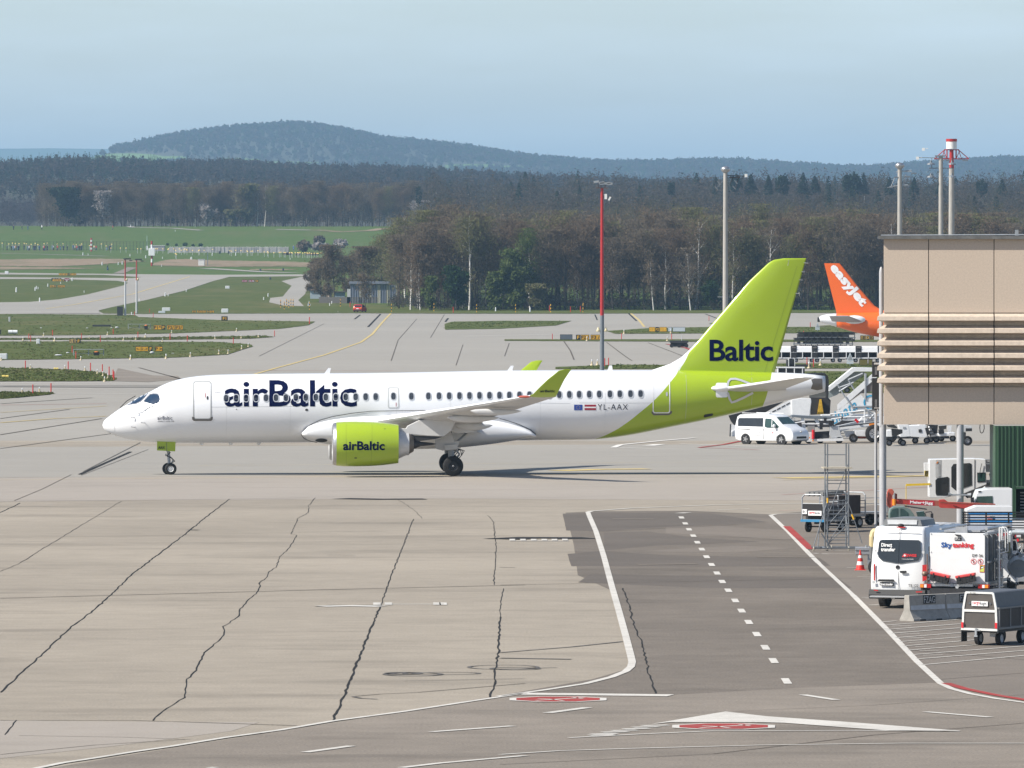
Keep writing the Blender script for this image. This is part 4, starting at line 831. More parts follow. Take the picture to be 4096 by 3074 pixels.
for fx0, fx1, fy0, fy1 in ((205, 402, 334, 353), (960, 1135, 357, 368), (575, 690, 351, 357.5), (480, 560, 344, 350), (150, 262, 342, 362)):
    q_ = []; nx_, nz_ = 16, 5
    for j in range(nz_+1):
        for i in range(nx_+1):
            u, v = i/nx_, j/nz_; vx = fx0+(fx1-fx0)*u; vy = fy0+(fy1-fy0)*(.5+(v-.5)*(.35+.65*math.sin(math.pi*min(1, u*1.3+.05))**.6 if u < .73 else .35+.65*math.sin(math.pi*min(1, u*1.3+.05))**.6 if u*1.3 < 1 else .35)); D_ = (P(vx*1.8517, vy*1.8517, 1000)-Vector((0, 0, H))).normalized()
            l_, n2, _, _ = tH.ray_cast(Vector((0, 0, H)), D_); q_.append((l_ if l_ else Vector((0, 0, H))+D_*12300)+Vector((0, -2, 1.5)))
    kind(B().add(q_, [(j*(nx_+1)+i, j*(nx_+1)+i+1, (j+1)*(nx_+1)+i+1, (j+1)*(nx_+1)+i) for j in range(nz_) for i in range(nx_)]).done('hill_meadow', HFIELD, fix=False))
tR, _ = hill('wooded_ridge', [(-900, 385), (0, 386), (100, 378), (180, 374), (240, 372), (300, 378), (400, 382), (520, 378), (640, 388), (800, 390), (900, 396), (1000, 402), (1100, 410), (1300, 417), (1500, 424), (1900, 440), (3200, 450)], 5600, 3900, 6300, 24, HILLG, (-700, 3000))
cover('ridge_woodland', tR, 9000, (-420, 420), (4250, 5720), 9., 4.2, [(.06, .051, .047), (.07, .057, .048), (.05, .048, .041)], lambda v: np.where(v < 380, .5, np.where(v < 640, .14, .09)), 60, label='dense dark wood of firs and bare trees along the middle ridge', size=.26)
# a bare or budding tree with trunk, limbs and twigs
def tree_proto(seed, h, spread, form='bare', nt_=3600, twl=(.3, .85), tww=(.028, .06)):
    rr = random.Random(seed); b_ = B(); tips = []
    lean = (rr.uniform(-.04, .04), rr.uniform(-.04, .04)); nseg = 6; pts = []; x = y = 0
    r0 = h*(.0125 if form == 'birch' else .0125)
    for i in range(nseg+1):
        t = i/nseg; pts.append(Vector((x+lean[0]*h*t, y+lean[1]*h*t, h*.93*t))); x += rr.uniform(-.014, .014)*h; y += rr.uniform(-.014, .014)*h
    for i in range(nseg): b_.cyl(pts[i], pts[i+1], r0*(1-i/nseg*.85)+.01, r0*(1-(i+1)/nseg*.85)+.01, n=6, caps=False)
    def at(t):
        k_ = min(nseg-1, int(t*nseg)); return pts[k_].lerp(pts[k_+1], t*nseg-k_)
    nl = {'bare': 17, 'birch': 15, 'blossom': 16, 'bush': 12}[form]
    for i in range(nl):
        t = rr.uniform(.24 if form != 'bush' else .05, .97); a = rr.uniform(0, 6.283); ln = spread*rr.uniform(.45, 1.0)*(1.1-.55*t)*(1 if t > .3 else .7); el = rr.uniform(.5, 1.15) if form != 'birch' else rr.uniform(.7, 1.25)
        p0 = at(t); dr = Vector((math.cos(a)*math.cos(el), math.sin(a)*math.cos(el), math.sin(el))); p1 = p0+dr*ln*.5; dr2 = (dr+Vector((rr.uniform(-.3, .3), rr.uniform(-.3, .3), rr.uniform(-.1, .3)))).normalized(); p2 = p1+dr2*ln*.55
        rl = r0*(1-t*.75)*.5; b_.cyl(p0, p1, rl, rl*.65, n=4, caps=False).cyl(p1, p2, rl*.65, rl*.25, n=4, caps=False); tips += [(p1, 1.1), (p1.lerp(p2, .5), 1.2), (p2, 1.3)]
        for j in range(4):
            u = rr.uniform(.3, 1); q0 = p0.lerp(p1, u) if rr.random() < .4 else p1.lerp(p2, u); a2 = a+rr.uniform(-1.3, 1.3); e2 = rr.uniform(.1, 1.2); l2 = ln*rr.uniform(.25, .5)
            q1 = q0+Vector((math.cos(a2)*math.cos(e2), math.sin(a2)*math.cos(e2), math.sin(e2)))*l2; b_.cyl(q0, q1, rl*.35, rl*.12, n=3, caps=False); tips += [(q1, 1.2), (q0.lerp(q1, .6), 1.0)]
    tips += [(at(u), .8) for u in (.8, .9, 1.0)]
    c = np.array([[*p_] for p_, _ in tips]); k_ = rng.integers(0, len(c), nt_); sp = np.array([s_ for _, s_ in tips])[k_]
    cc = c[k_]+rng.normal(0, .052*h, (nt_, 3))*sp[:, None]*np.array([1, 1, .85]); cc[:, 2] = np.clip(cc[:, 2], .3 if form == 'bush' else .12*h, h*1.02)
    d_ = unit(rng.normal(0, 1, (nt_, 3))+np.array([0, 0, .5 if form != 'birch' else -.6])); ln_ = rng.uniform(*twl, nt_); wd = rng.uniform(*tww, nt_)
    v = unit(np.cross(d_, rng.normal(0, 1, (nt_, 3))))
    return b_, quads_at(cc, d_*ln_[:, None]*.5, v*wd[:, None]), cc
BARK = M('bark_brown', (.062, .05, .042), .95, n=.35, ns=3); BIRCH = M('bark_birch', (.30, .28, .26), .8, n=.4, ns=2.2, stretch=(1, 1, 3), col2=(.75, .73, .7))
PAL = {'bare': [(.165, .13, .092), (.125, .102, .076), (.195, .152, .105)], 'rust': [(.185, .128, .08), (.16, .115, .076), (.145, .11, .078)], 'bud': [(.18, .18, .07), (.15, .14, .066), (.16, .148, .085)],
       'green': [(.095, .13, .034), (.078, .108, .03), (.12, .15, .05)], 'dark': [(.025, .055, .016), (.035, .07, .02), (.02, .042, .014)], 'white': [(.36, .33, .32), (.24, .21, .2), (.3, .27, .26)], 'fir': CONF}
def make_tree(name, seed, h, spread, form, pal, label, cat='tree', group=None, nt_=4200, twl=(.3, .85), tww=(.028, .06), loc=(0, 0, 0)):
    b_, q, cc = tree_proto(seed, h, spread, form, nt_, twl, tww); t = T(name, label, cat, loc, 0, group)
    b_.done('trunk', BIRCH if form == 'birch' else BARK, t, smooth='all', fix=False)
    cols = tint(PAL[pal], rng.integers(0, 3, len(q)), 1, .15); np_mesh('crown', q, cols, LEAF, t); return t
def make_fir(name, seed, h, w, label, loc, group=None):
    t = T(name, label, 'conifer', loc, 0, group); B().cyl((0, 0, 0), (0, 0, h*.9), h*.014, .02, n=6).done('trunk', BARK, t, fix=False)
    nq = 420; fm = 'cone' if seed % 3 else 'tall'; q = clumps(np.zeros((1, 3)), np.array([h]), np.array([w]), nq, fm, .2 if fm == 'cone' else .15, .5); np_mesh('crown', q, tint(CONF, np.zeros(1, int), nq, .3), LEAF, t); return t
GB = 'bare trees of the wood behind the apron'
LAB = {'bare': 'bare brown tree standing in the crowded front edge of the wood', 'rust': 'bare tree with rusty twigs in the crowded front edge of the wood', 'birch': 'slim white barked birch among the bare trees of the wood', 'bud': 'tree with first olive buds in the crowded front edge of the wood'}
protos = []
for i in range(5): protos.append(('bare', make_tree('bare_tree', 100+i, 18, 6.4, 'bare', 'bare' if i % 2 else 'bare', LAB['bare'], group=GB+', brown')))
for i in range(2): protos.append(('rust', make_tree('bare_tree', 120+i, 18, 5.6, 'bare', 'rust', LAB['rust'], group=GB+', rusty')))
for i in range(3): protos.append(('birch', make_tree('birch_tree', 140+i, 19, 4.6, 'birch', 'rust' if i else 'bare', LAB['birch'], group=GB+', birches', nt_=1500)))
for i in range(2): protos.append(('bud', make_tree('budding_tree', 160+i, 17, 6, 'bare', 'bud', LAB['bud'], group=GB+', budding')))
used = set(); tr = random.Random(42)
def put_tree(vx, d, want=None, hv=None, z=None, lab=None, grp=None):
    c_ = [p_ for p_ in protos if want is None or p_[0] == want]; kd, t = tr.choice(c_); x = (vx*1.8517-2048)/F*d; zz_ = zg(d) if z is None else z
    h0 = {'bare': 18, 'rust': 18, 'birch': 19, 'bud': 17}[kd]; s_ = (hv/(F/1.8517/d)/h0) if hv else tr.uniform(.85, 1.12)
    if t.name not in used: used.add(t.name); t.location = (x, d, zz_-.1); t.rotation_euler = (0, 0, tr.uniform(0, 6.28)); t.scale = (s_,)*3; return t
    return dup(t, (x, d, zz_-.1), tr.uniform(0, 6.28), scale=s_)
TOPV = [(690, 560), (760, 540), (830, 505), (860, 478), (920, 470), (1000, 462), (1060, 500), (1120, 470), (1180, 462), (1240, 475), (1330, 478), (1450, 470), (1600, 465), (1750, 462), (1950, 470), (2200, 480), (2500, 480)]
for row, (d, n) in enumerate(((1748, 44), (1760, 44), (1776, 42), (1796, 40), (1820, 36))):
    for i in range(n):
        vx = 850+(2270-850)*(i+.5)/n+tr.uniform(-12, 12)
        if row == 0 and (1030 < vx < 1075 or 1120 < vx < 1160 or 830 < vx < 870): continue
        hv = (672-float(interp(TOPV, vx)))*tr.uniform(.72, 1.04)
        put_tree(vx, d+tr.uniform(-5, 5), tr.choices(['bare', 'rust', 'birch', 'bud'], [4.5, 3, 3.2 if row < 2 else 1.2, 2.6])[0], hv)
# trees one can pick out
ms = 17800/1745
def special(name, seed, vx, top, base, spread, form, pal, label, d=1742, nt_=3200, **k):
    h_ = (base-top)/(17800/d); return make_tree(name, seed, h_, spread, form, pal, label, nt_=nt_, loc=((vx*1.8517-2048)/F*d, d, zg(d)), **k)
special('spreading_tree', 301, 722, 530, 646, 6.4, 'bare', 'bare', 'broad bare tree at the left end of the wood, above the low white huts', d=1880, nt_=4200)
special('spreading_tree', 302, 785, 535, 646, 6.2, 'bare', 'bare', 'wide bare tree just left of the striped shed, in front of the green field', d=1890, nt_=3800)
special('spreading_tree', 303, 694, 560, 645, 4.6, 'bush', 'bare', 'low bare bushy tree at the leftmost tip of the wood', d=1900, nt_=3600)
special('spreading_tree', 304, 825, 510, 645, 5.4, 'bare', 'bud', 'bare tree rising right behind the striped shed', d=1900, nt_=3400)
for i_, (a_, b2_, c2_, l2_) in enumerate(((708, 556, 4.6, 'bare tree crowding behind the low white huts'), (743, 560, 4.2, 'bare tree between the huts and the striped shed'), (762, 548, 4.6, 'bare tree just behind the left edge of the striped shed'), (806, 556, 4.4, 'bare tree behind the middle of the striped shed'), (842, 530, 4.6, 'bare tree behind the right edge of the striped shed'), (676, 596, 3.2, 'low bare shrub at the very tip of the wood'))):
    special('thicket_tree', 330+i_, a_, b2_, 644, c2_, 'bush', 'bare', l2_, d=1930+8*i_, nt_=3000)
special('small_tree', 305, 789, 590, 668, 3.2, 'bare', 'bare', 'small dark bare tree in front of the striped shed beside the red car', d=1715, nt_=900)
special('leaning_birch', 306, 908, 520, 668, 3.0, 'birch', 'rust', 'leaning white birch with forked trunk right of the striped shed')
special('tall_birch', 307, 1014, 448, 668, 5.4, 'birch', 'bud', 'tallest birch of the wood, twin white stems under a pale olive crown')
special('tall_birch', 308, 1145, 500, 672, 4.0, 'birch', 'green', 'birch with white stem rising through bright green leaves')
special('green_willow', 309, 1110, 540, 672, 5.2, 'bush', 'green', 'large fresh green leafy tree standing at the front edge of the wood', d=1738, nt_=5200, twl=(.35, .7), tww=(.11, .2))
special('green_willow', 310, 1070, 590, 672, 3.0, 'bush', 'green', 'small fresh green tree at the left foot of the large green one', d=1736, nt_=2600, twl=(.3, .6), tww=(.1, .18))
special('dark_green_tree', 311, 985, 575, 668, 3.6, 'bush', 'dark', 'dense dark green round tree at the front edge of the wood', d=1736, nt_=5600, twl=(.35, .7), tww=(.14, .24))
special('green_willow', 312, 928, 595, 668, 2.1, 'bush', 'green', 'slender light green tree beside the dense dark green one', d=1737, nt_=1700, twl=(.3, .6), tww=(.08, .16))
special('green_shrub', 313, 1158, 614, 670, 2.8, 'bush', 'bud', 'round pale green shrub at the front of the wood left of the red mast', d=1735, nt_=3200, twl=(.3, .6), tww=(.09, .17))
special('tall_birch', 314, 1492, 540, 672, 4.6, 'birch', 'bare', 'conspicuous white birch with spread forked stems between the two tall masts', nt_=1500, d=1737)
special('tall_birch', 315, 1412, 560, 672, 2.6, 'birch', 'bare', 'thin straight white birch left of the forked one', nt_=900, d=1737)
special('dark_oak', 316, 1815, 470, 672, 6.4, 'bare', 'bare', 'dark gnarled bare tree with wide limbs behind the orange tail', nt_=1500, d=1738)
special('dark_green_tree', 317, 1540, 610, 672, 3.2, 'bush', 'dark', 'low dark green evergreen bush in the shade of the wood left of the green fin', nt_=2200, d=1744, twl=(.3, .6), tww=(.06, .12))
# undergrowth along the wood's foot
n = 900; vx = rng.uniform(850, 2240, n); d_ = rng.uniform(1739, 1800, n); bs = np.stack([(vx*1.8517-2048)/F*d_, d_, np.array([zg(a) for a in d_])], 1)
o = np_mesh('undergrowth', clumps(bs, rng.uniform(1.2, 4.2, n), rng.uniform(2, 4, n), 60, 'round', .16, .12), tint([(.07, .058, .048), (.06, .05, .042), (.075, .075, .04), (.09, .08, .07)], rng.integers(0, 4, n), 60, .3), LEAF); tag(o, 'tangled brown undergrowth along the foot of the wood', 'undergrowth'); kind(o, 'stuff')
def mass(name, vr, dr, n, h, w, pal, nq, label, conf=0., size=.2, slim=.1, form='tall', trunks=True, skip=None, tk=(.2, .17, .15)):
    vx = rng.uniform(*vr, n); d = dr[0]+(dr[1]-dr[0])*rng.random(n); 
    if skip: ok = skip(vx, d); vx, d = vx[ok], d[ok]; n = len(vx)
    z = np.array([zg(a) for a in d]); bs = np.stack([(vx*1.8517-2048)/F*d, d, z], 1); hh = h*rng.uniform(.8, 1.15, n); ww = w*rng.uniform(.8, 1.3, n); ic = rng.random(n) < conf
    q = [clumps(bs[~ic], hh[~ic], ww[~ic], nq, form, size, slim)]; c = [tint(pal, rng.integers(0, len(pal), (~ic).sum()), nq, .12)]
    if ic.any(): q.append(clumps(bs[ic], hh[ic]*1.06, ww[ic], nq, 'cone', size*1.6)); c.append(tint(CONF, rng.integers(0, 3, ic.sum()), nq, .25))
    if trunks:
        m_ = int(n); cc = bs+np.stack([0*hh, 0*hh, hh*.36], 1); q.append(quads_at(cc, np.stack([np.full(n, .12), 0*hh, 0*hh], 1), np.stack([rng.normal(0, .3, n), 0*hh, hh*.36], 1))); c.append(np.clip(np.array(tk)*(1+rng.normal(0, .5, (n, 1))), .02, .5))
    o = np_mesh(name, np.concatenate(q), np.concatenate(c), LEAF); tag(o, label, 'wood'); return kind(o, 'stuff')
WB = [(.125, .1, .075), (.108, .088, .068), (.145, .11, .077), (.12, .113, .06)]  # darker palette: shade deep in the wood is put into the colour
mass('wood_interior', (880, 2270), (1830, 2350), 640, 18.5, 6.5, WB, 900, 'mass of bare trees filling the wood behind its front edge', conf=.0, size=.085, slim=.09)
WB2 = [(.085, .068, .056), (.072, .058, .05), (.098, .076, .057), (.068, .064, .044)]
mass('far_wood', (930, 2330), (2400, 3150), 600, 19, 8, WB2, 520, 'brown bare wood behind the nearer one, dark firs standing in it', conf=.035, size=.1, slim=.12)
mass('far_wood', (930, 2330), (3150, 3700), 420, 19.5, 8.5, WB2, 420, 'farther bare wood along the skyline right of the hill', conf=.06, size=.11, slim=.13)
mass('field_wood', (92, 960), (3320, 3520), 330, 17, 8, WB2, 520, 'mass of bare trees behind the front edge of the wood above the green field', conf=.04, size=.1, slim=.12)
mass('low_wood', (-120, 100), (3900, 4300), 160, 13, 8, [(.07, .058, .062), (.06, .052, .056)], 420, 'low bluish bare wood at the far left beyond the field', size=.1, trunks=False)
# front edge of the wood above the field
GF = 'trees at the edge of the wood above the field'
k_ = 0
for i in range(52):
    vx = 96+(900-96)*(i+.5)/52+tr.uniform(-5, 5); d = 3290+tr.uniform(-8, 12); kd = tr.choices(['bare', 'rust', 'birch', 'bud'], [6, 2, .7, .8])[0]
    t = put_tree(vx, d, kd, tr.uniform(80, 97)); t['label'] = {'bare': 'bare brown tree at the edge of the wood above the green field', 'rust': 'bare tree with rusty twigs at the edge of the wood above the green field', 'birch': 'slim birch at the edge of the wood above the green field', 'bud': 'budding tree at the edge of the wood above the green field'}[kd]; t['group'] = GF+' '+kd
def blos(seed, vx, top, base, sp, d, lab, nt_=1800): special('blossom_tree', seed, vx, top, base, sp, 'blossom', 'white', lab, d=d, nt_=nt_, twl=(.5, 1.2), tww=(.09, .2))
blos(401, 218, 415, 490, 4, 3284, 'white blossoming tree near the left end of the wood above the field')
blos(402, 445, 442, 490, 4.5, 3284, 'broad white blossoming tree in the middle of the wood above the field')
blos(403, 913, 388, 470, 6, 3150, 'tallest white blossoming tree, rising above the wood beside a dark fir', 2600)
blos(404, 948, 412, 470, 4, 3140, 'smaller white blossoming tree right of the tallest one')
blos(405, 985, 440, 520, 4, 1830, 'pale blossoming crown just above the tallest birch', 900)
blos(406, 1190, 452, 520, 3.6, 2200, 'pale blossoming crown right of the tallest birch', 1000)
blos(407, 1340, 480, 560, 3.6, 1850, 'faint pale blossoming crown beside the red mast', 700)
special('olive_tree', 408, 530, 402, 490, 6.5, 'bush', 'bud', 'large yellow green budding tree in the wood above the field', d=3286, nt_=2600, twl=(.6, 1.2), tww=(.1, .2))
special('olive_tree', 409, 500, 455, 490, 5, 'bush', 'bud', 'low olive tree at the foot of the wood above the field', d=3280, nt_=1500, twl=(.5, 1), tww=(.1, .2))
special('dark_pine', 410, 142, 408, 490, 8.5, 'bush', 'fir', 'broad dark evergreen tree at the left end of the wood above the field', d=3282, nt_=4200, twl=(.6, 1.2), tww=(.15, .3))
def skyfir(i, vx, top, base, w, d, lab): make_fir('fir_tree', 500+i, (base-top)/(17800/d), w/(17800/d), lab, ((vx*1.8517-2048)/F*d, d, H-(base*1.8517-HY)/F*d))
for i, (vx, top, w) in enumerate(((1545, 376, 16), (1590, 378, 22), (1622, 374, 24), (1660, 378, 26), (1690, 375, 22), (1735, 371, 30), (1760, 380, 24), (1840, 378, 26), (1866, 376, 24), (1922, 380, 22), (1450, 393, 16), (1975, 384, 22), (2030, 388, 20), (2120, 385, 24), (2165, 388, 20))):
    skyfir(i, vx, top+tr.uniform(-2, 7), 425, w*tr.uniform(1., 1.6), 3100, 'dark fir standing above the skyline of the brown wood'); 
for o in list(COL.objects):
    if o.name.startswith('fir_tree'): o['group'] = 'dark firs on the skyline'
skyfir(40, 905, 402, 450, 14, 3120, 'narrow dark fir in front of the tallest blossoming tree'); skyfir(41, 1252, 400, 450, 20, 3100, 'isolated dark fir within the brown wood left of the red mast')
skyfir(42, 1010, 395, 440, 10, 3120, 'small dark fir near the white blossoming trees')
# hedge and bushes round the field
for i, (vx, vy, w, h_, pal, lab) in enumerate(((655, 545, 30, 26, 'bare', 'dark round bush at the right end of the plank fence'), (690, 530, 26, 22, 'bare', 'bare thicket behind the white flowering hedge'), (690, 542, 36, 18, 'white', 'white flowering hedge right of the plank fence'),
        (735, 538, 30, 22, 'white', 'white flowering hedge left of the bare trees'), (720, 548, 22, 20, 'dark', 'small dark evergreen bush before the flowering hedge'), (362, 531, 6, 7, 'dark', 'leftmost of the small round bushes behind the plank fence'), (381, 532, 6, 7, 'dark', 'second small round bush from the left behind the plank fence'),
        (400, 532, 11, 9, 'dark', 'largest of the small round bushes behind the plank fence'), (417, 533, 7, 7, 'dark', 'small round bush right of the largest one behind the plank fence'), (433, 533, 10, 8, 'dark', 'rightmost of the small round bushes behind the plank fence'),
        (620, 551, 18, 6, 'bare', 'low dark bush below the right end of the plank fence'), (643, 552, 14, 5, 'bare', 'second low dark bush right of the plank fence end'), (672, 552, 28, 6, 'bare', 'long low dark bush at the right of the plank fence'))):
    d = 2960 if vy < 545 else 2820; d = 3010+ (0 if i > 4 else -60) if i < 10 else 2850; s_ = 17800/d; p_ = G(*V(vx, vy)); n = 260
    o = np_mesh('bush', clumps(np.zeros((1, 3)), np.array([h_/(17800/p_.y)]), np.array([w/(17800/p_.y)]), n, 'round', .2, .3), tint(PAL[pal], np.array([i % 3]), n, .3), LEAF); o.location = p_-Vector((0, 0, .3)); tag(o, lab, 'bush')
# grass tufts and daisies on the verges
def tufts(name, polys, n, label, cols, hs=(.05, .16), dz=.05):
    q = []
    for pl in polys:
        xs0, ys0 = [p_[0] for p_ in pl], [p_[1] for p_ in pl]; got = 0; tries = 0
        while got < n and tries < n*6:
            tries += 1; x, y = rng.uniform(min(xs0), max(xs0)), rng.uniform(min(ys0), max(ys0)); c = False
            for i in range(len(pl)):
                (ax, ay), (bx_, by) = pl[i], pl[i-1]
                if (ay > y) != (by > y) and x < (bx_-ax)*(y-ay)/(by-ay)+ax: c = not c
            if c: q.append(G(x, y)); got += 1
    bs = np.array([[*p_] for p_ in q]); m_ = len(bs)
    o = np_mesh(name, clumps(bs, rng.uniform(*hs, m_), rng.uniform(.2, .6, m_), 9, 'round', .3, .3), tint(cols, rng.integers(0, len(cols), m_), 9, .25), LEAF); tag(o, label, 'grass'); return kind(o, 'stuff')
GV = [[(max(0, p_[0])*.5877, 850+p_[1]*.5877) for p_ in g_] for g_ in GR[3:]]
tufts('grass_tufts', GV, 900, 'rough green grass growing on the strips between the taxiways', [(.1, .125, .03), (.085, .108, .026), (.12, .14, .045), (.15, .14, .065)])
tufts('grass_tufts', [[V(*q) for q in g_] for g_ in (((1200, 796), (1340, 789), (1500, 790), (1960, 788), (1960, 796), (1200, 798)), ((1640, 806), (1990, 805), (1990, 850), (1800, 850)), ((1310, 716), (1550, 708), (1900, 708), (1900, 720), (1330, 722)), ((960, 711), (975, 697), (1235, 695), (1200, 704)))], 420, 'rough green grass on the strips behind the airliner', [(.085, .115, .025), (.07, .095, .02), (.11, .13, .04)])
# ------------------------------------------------ the pier building on its columns
BEI = M('beige_panel', (.53, .435, .345), .85, n=.10, ns=14, bump=.003, bs=90, detail=10); BEID = M('beige_rib', (.52, .435, .35), .85, n=.16, ns=5, bump=.004, bs=50, detail=8)
JO = M('joint_dark', (.11, .1, .09), .9); ROOFE = M('roof_edge', (.13, .13, .125), .5, n=.3, ns=3); CONC = M('mast_concrete', (.34, .325, .30), .85, n=.14, ns=4, stretch=(1, 1, .2)); COLM = M('column_paint', (.40, .405, .42), .5, n=.10, ns=5, stretch=(1, 1, .3))
DB = 346.0; YA = R(2.0)
def BW(vx, vy): return P(vx*1.8517, vy*1.8517, DB)
bl = BW(1908.5, 700); SB = F/DB
bld = T('pier_building', 'beige concrete pier building raised on round columns, with six deep horizontal ribs', 'building', (bl.x, DB, 0), -YA)
def bz(vy): return H-(vy*1.8517-HY)/SB
pw = (2006-1908.5)*1.8517/SB; x1 = (2147-1908.5)*1.8517/SB; W_ = 26.0
jx = [pw, x1, x1+2.64, x1+5.28, x1+7.92, x1+10.56]
zt0, zr0, zr1, zb0 = bz(517), bz(676), bz(837), bz(917.5)
edges = [0.0]+jx+[W_]
for a, c_ in zip(edges, edges[1:]):
    B().box(((a+c_)/2, .15, (zt0+zr0)/2), (c_-a-.032, .3, zt0-zr0)).done('wall_panel', BEI, bld, bevel=.008)
    B().box(((a+c_)/2, .15, (zr1+zb0)/2), (c_-a-.032, .3, zr1-zb0)).done('wall_panel', BEI, bld, bevel=.008)
    rb = B(); n_r = 6; ph = (zr0-zr1)/n_r
    for i in range(n_r):
        z1 = zr0-i*ph; pr = [(0, z1-.0), (-.30, z1-.10*ph/.55), (-.36, z1-.16), (-.36, z1-.28), (-.02, z1-ph+.02), (.0, z1-ph)]
        pr = [(.3, z1), (.13, z1), (-.32, z1-.30*ph), (-.355, z1-.62*ph), (.10, z1-.76*ph), (.13, z1-ph), (.3, z1-ph)]
        e_ = .32 if a == 0 else -.025
        rb.prism([(a-(.0 if a == 0 else 0)+.0-e_*0, y, z) for y, z in pr], (0, 0, 0)) if False else rb.add(*(lambda L_, R_: (L_+R_, [tuple(range(len(pr)-1, -1, -1)), tuple(range(len(pr), 2*len(pr)))]+[(k_, (k_+1) % len(pr), len(pr)+(k_+1) % len(pr), len(pr)+k_) for k_ in range(len(pr))]))([((a+.02-(max(0, -y)*.85 if a == 0 else 0)), y, z) for y, z in pr], [(c_-.025, y, z) for y, z in pr]))
    rb.done('rib_panel', BEID, bld)
B().box((W_/2, .31, (zt0+zb0)/2), (W_-.1, .3, zt0-zb0-.02)).done('wall_core', JO, bld)
B().box((W_/2+.1, 2.3, (zt0+zb0)/2), (W_-.2, 4.0, zt0-zb0-.06)).done('body', BEI, bld)
B().box((W_/2-.12, .05, zt0+.06), (W_+.25, .5, .12)).box((W_/2-.1, 2.2, zt0+.09), (W_+.15, 4.3, .1)).done('roof_edge', ROOFE, bld)
B().path([(-.1, 1, zt0+.16), (9, 1, zt0+.2), (26, 1, zt0+.2)], .03).path([(10, .6, zt0+.2), (10.3, .6, zt0+.34), (26, .6, zt0+.36)], .025).box((5.6, .5, zt0+.27), (.14, .14, .24)).done('roof_rail', GALV, bld)
for vx, yy in ((1904.5, 1.2), (2071.5, .9)):
    x = (vx*1.8517-2048)/F*(DB+yy)-bl.x
    ztop = bz(590) if vx < 1950 else zb0+.1
    c_ = B().cyl((x, yy-.75, 0), (x, yy-.75, zb0-.01), .148, n=28).cyl((x, yy-.75, 1.9), (x, yy-.75, 1.915), .153, n=28)
    c_.done('column', COLM, bld, smooth=True)
px_ = (1903.8*1.8517-2048)/F*(DB+.6)-bl.x
B().cyl((px_-.03, .4, zb0-.1), (px_-.03, .4, bz(592)), .085, n=18).ell((px_-.03, .4, bz(592)), (.085, .085, .3)).done('downpipe', COLM, bld, smooth=True)
hb_ = B(); zc = bz(1121)+0.25; zc = H-(1650+1140*.2892-HY)/SB
x = (2071.5*1.8517-2048)/F*(DB+.9)-bl.x
B().box((x, -.1, zc), (.75, .05, .06)).cyl((x-.38, -.15, zc), (x-.5, -.15, zc+.02), .06, .09, n=10).cyl((x+.3, -.15, zc), (x+.45, -.15, zc), .06, .09, n=10).done('lamp_bracket', GALV, bld)
# green corrugated enclosure under it
GRN = M('green_sheet', (.035, .085, .045), .5, n=.06, ns=3, m=.1)
gx0 = (2150*1.8517-2048)/F*(DB-1.5); gt = T('green_shed', 'dark green corrugated metal shed hanging under the right end of the pier', 'shed', (gx0, DB-1.5, 0))
gz = lambda py: H-(py-HY)/F*(DB-1.5)
cg = B(); stp = .155; nz = 44
def cprof(x0, x1, z0, z1):
    n_ = int(round((x1-x0)/stp)); pts = []
    for i in range(n_): a = x0+i*stp; pts += [(a, 0), (a+.09, 0), (a+.1, -.05), (a+.145, -.05)]
    pts.append((x1, 0)); v_ = [(a, y, z) for a, y in pts for z in (z0, z1)]
    cg.add(v_, [(2*i, 2*i+1, 2*i+3, 2*i+2) for i in range(len(pts)-1)])
dz_top = gz(1952); dx0 = (4060-3981)/F*(DB-1.5); cprof(0, dx0, 0.2, gz(1704)); cprof(dx0, 6, dz_top+.05, gz(1704)); cg.add([(0, 0, .2), (0, 0, gz(1704)), (0, 4, gz(1704)), (0, 4, .2)], [(0, 1, 2, 3)])
cg.done('corrugated_wall', GRN, gt, fix=False)
B().box((dx0+2.5, -.03, dz_top), (5, .1, .08)).box((dx0, -.03, dz_top/2+.1), (.06, .1, dz_top)).done('door_frame', GRN, gt)
B().box((dx0+2.6, 1.6, dz_top/2), (5.2, .1, dz_top)).box((3, .2, .5), (6, .1, .9)).done('dark_interior', M('interior_shade', (.02, .018, .018), .9), gt)  # near-black panels put the shade of the opening into the colour
pn = B()
for i in range(9): pn.box((dx0+1.6, 1.3, .7+i*.13), (2.6, .05, .05))
pn.done('shutter', GREYL, gt)
# slatted black screen in front
bx0 = (3870-2048)/F*318; bx0 = (3870-2048)/F*311; sf = T('slatted_screen', 'black slatted metal screen in front of the green shed', 'screen', (bx0, 311, 0), R(-3))
s_ = B(); z0 = H-(2112-HY)/F*311; z1 = H-(2050-HY)/F*311
for i in range(7): s_.box((2, 0, z0+(z1-z0)*i/6), (4.4, .04, .045))
s_.done('slat_panel', M('black_steel', (.012, .013, .013), .5), sf)
for i in range(6): B().box((-.15+i*.85, .04, z1/2+.02), (.06, .05, z1)).done('post', MATS['black_steel'], sf)
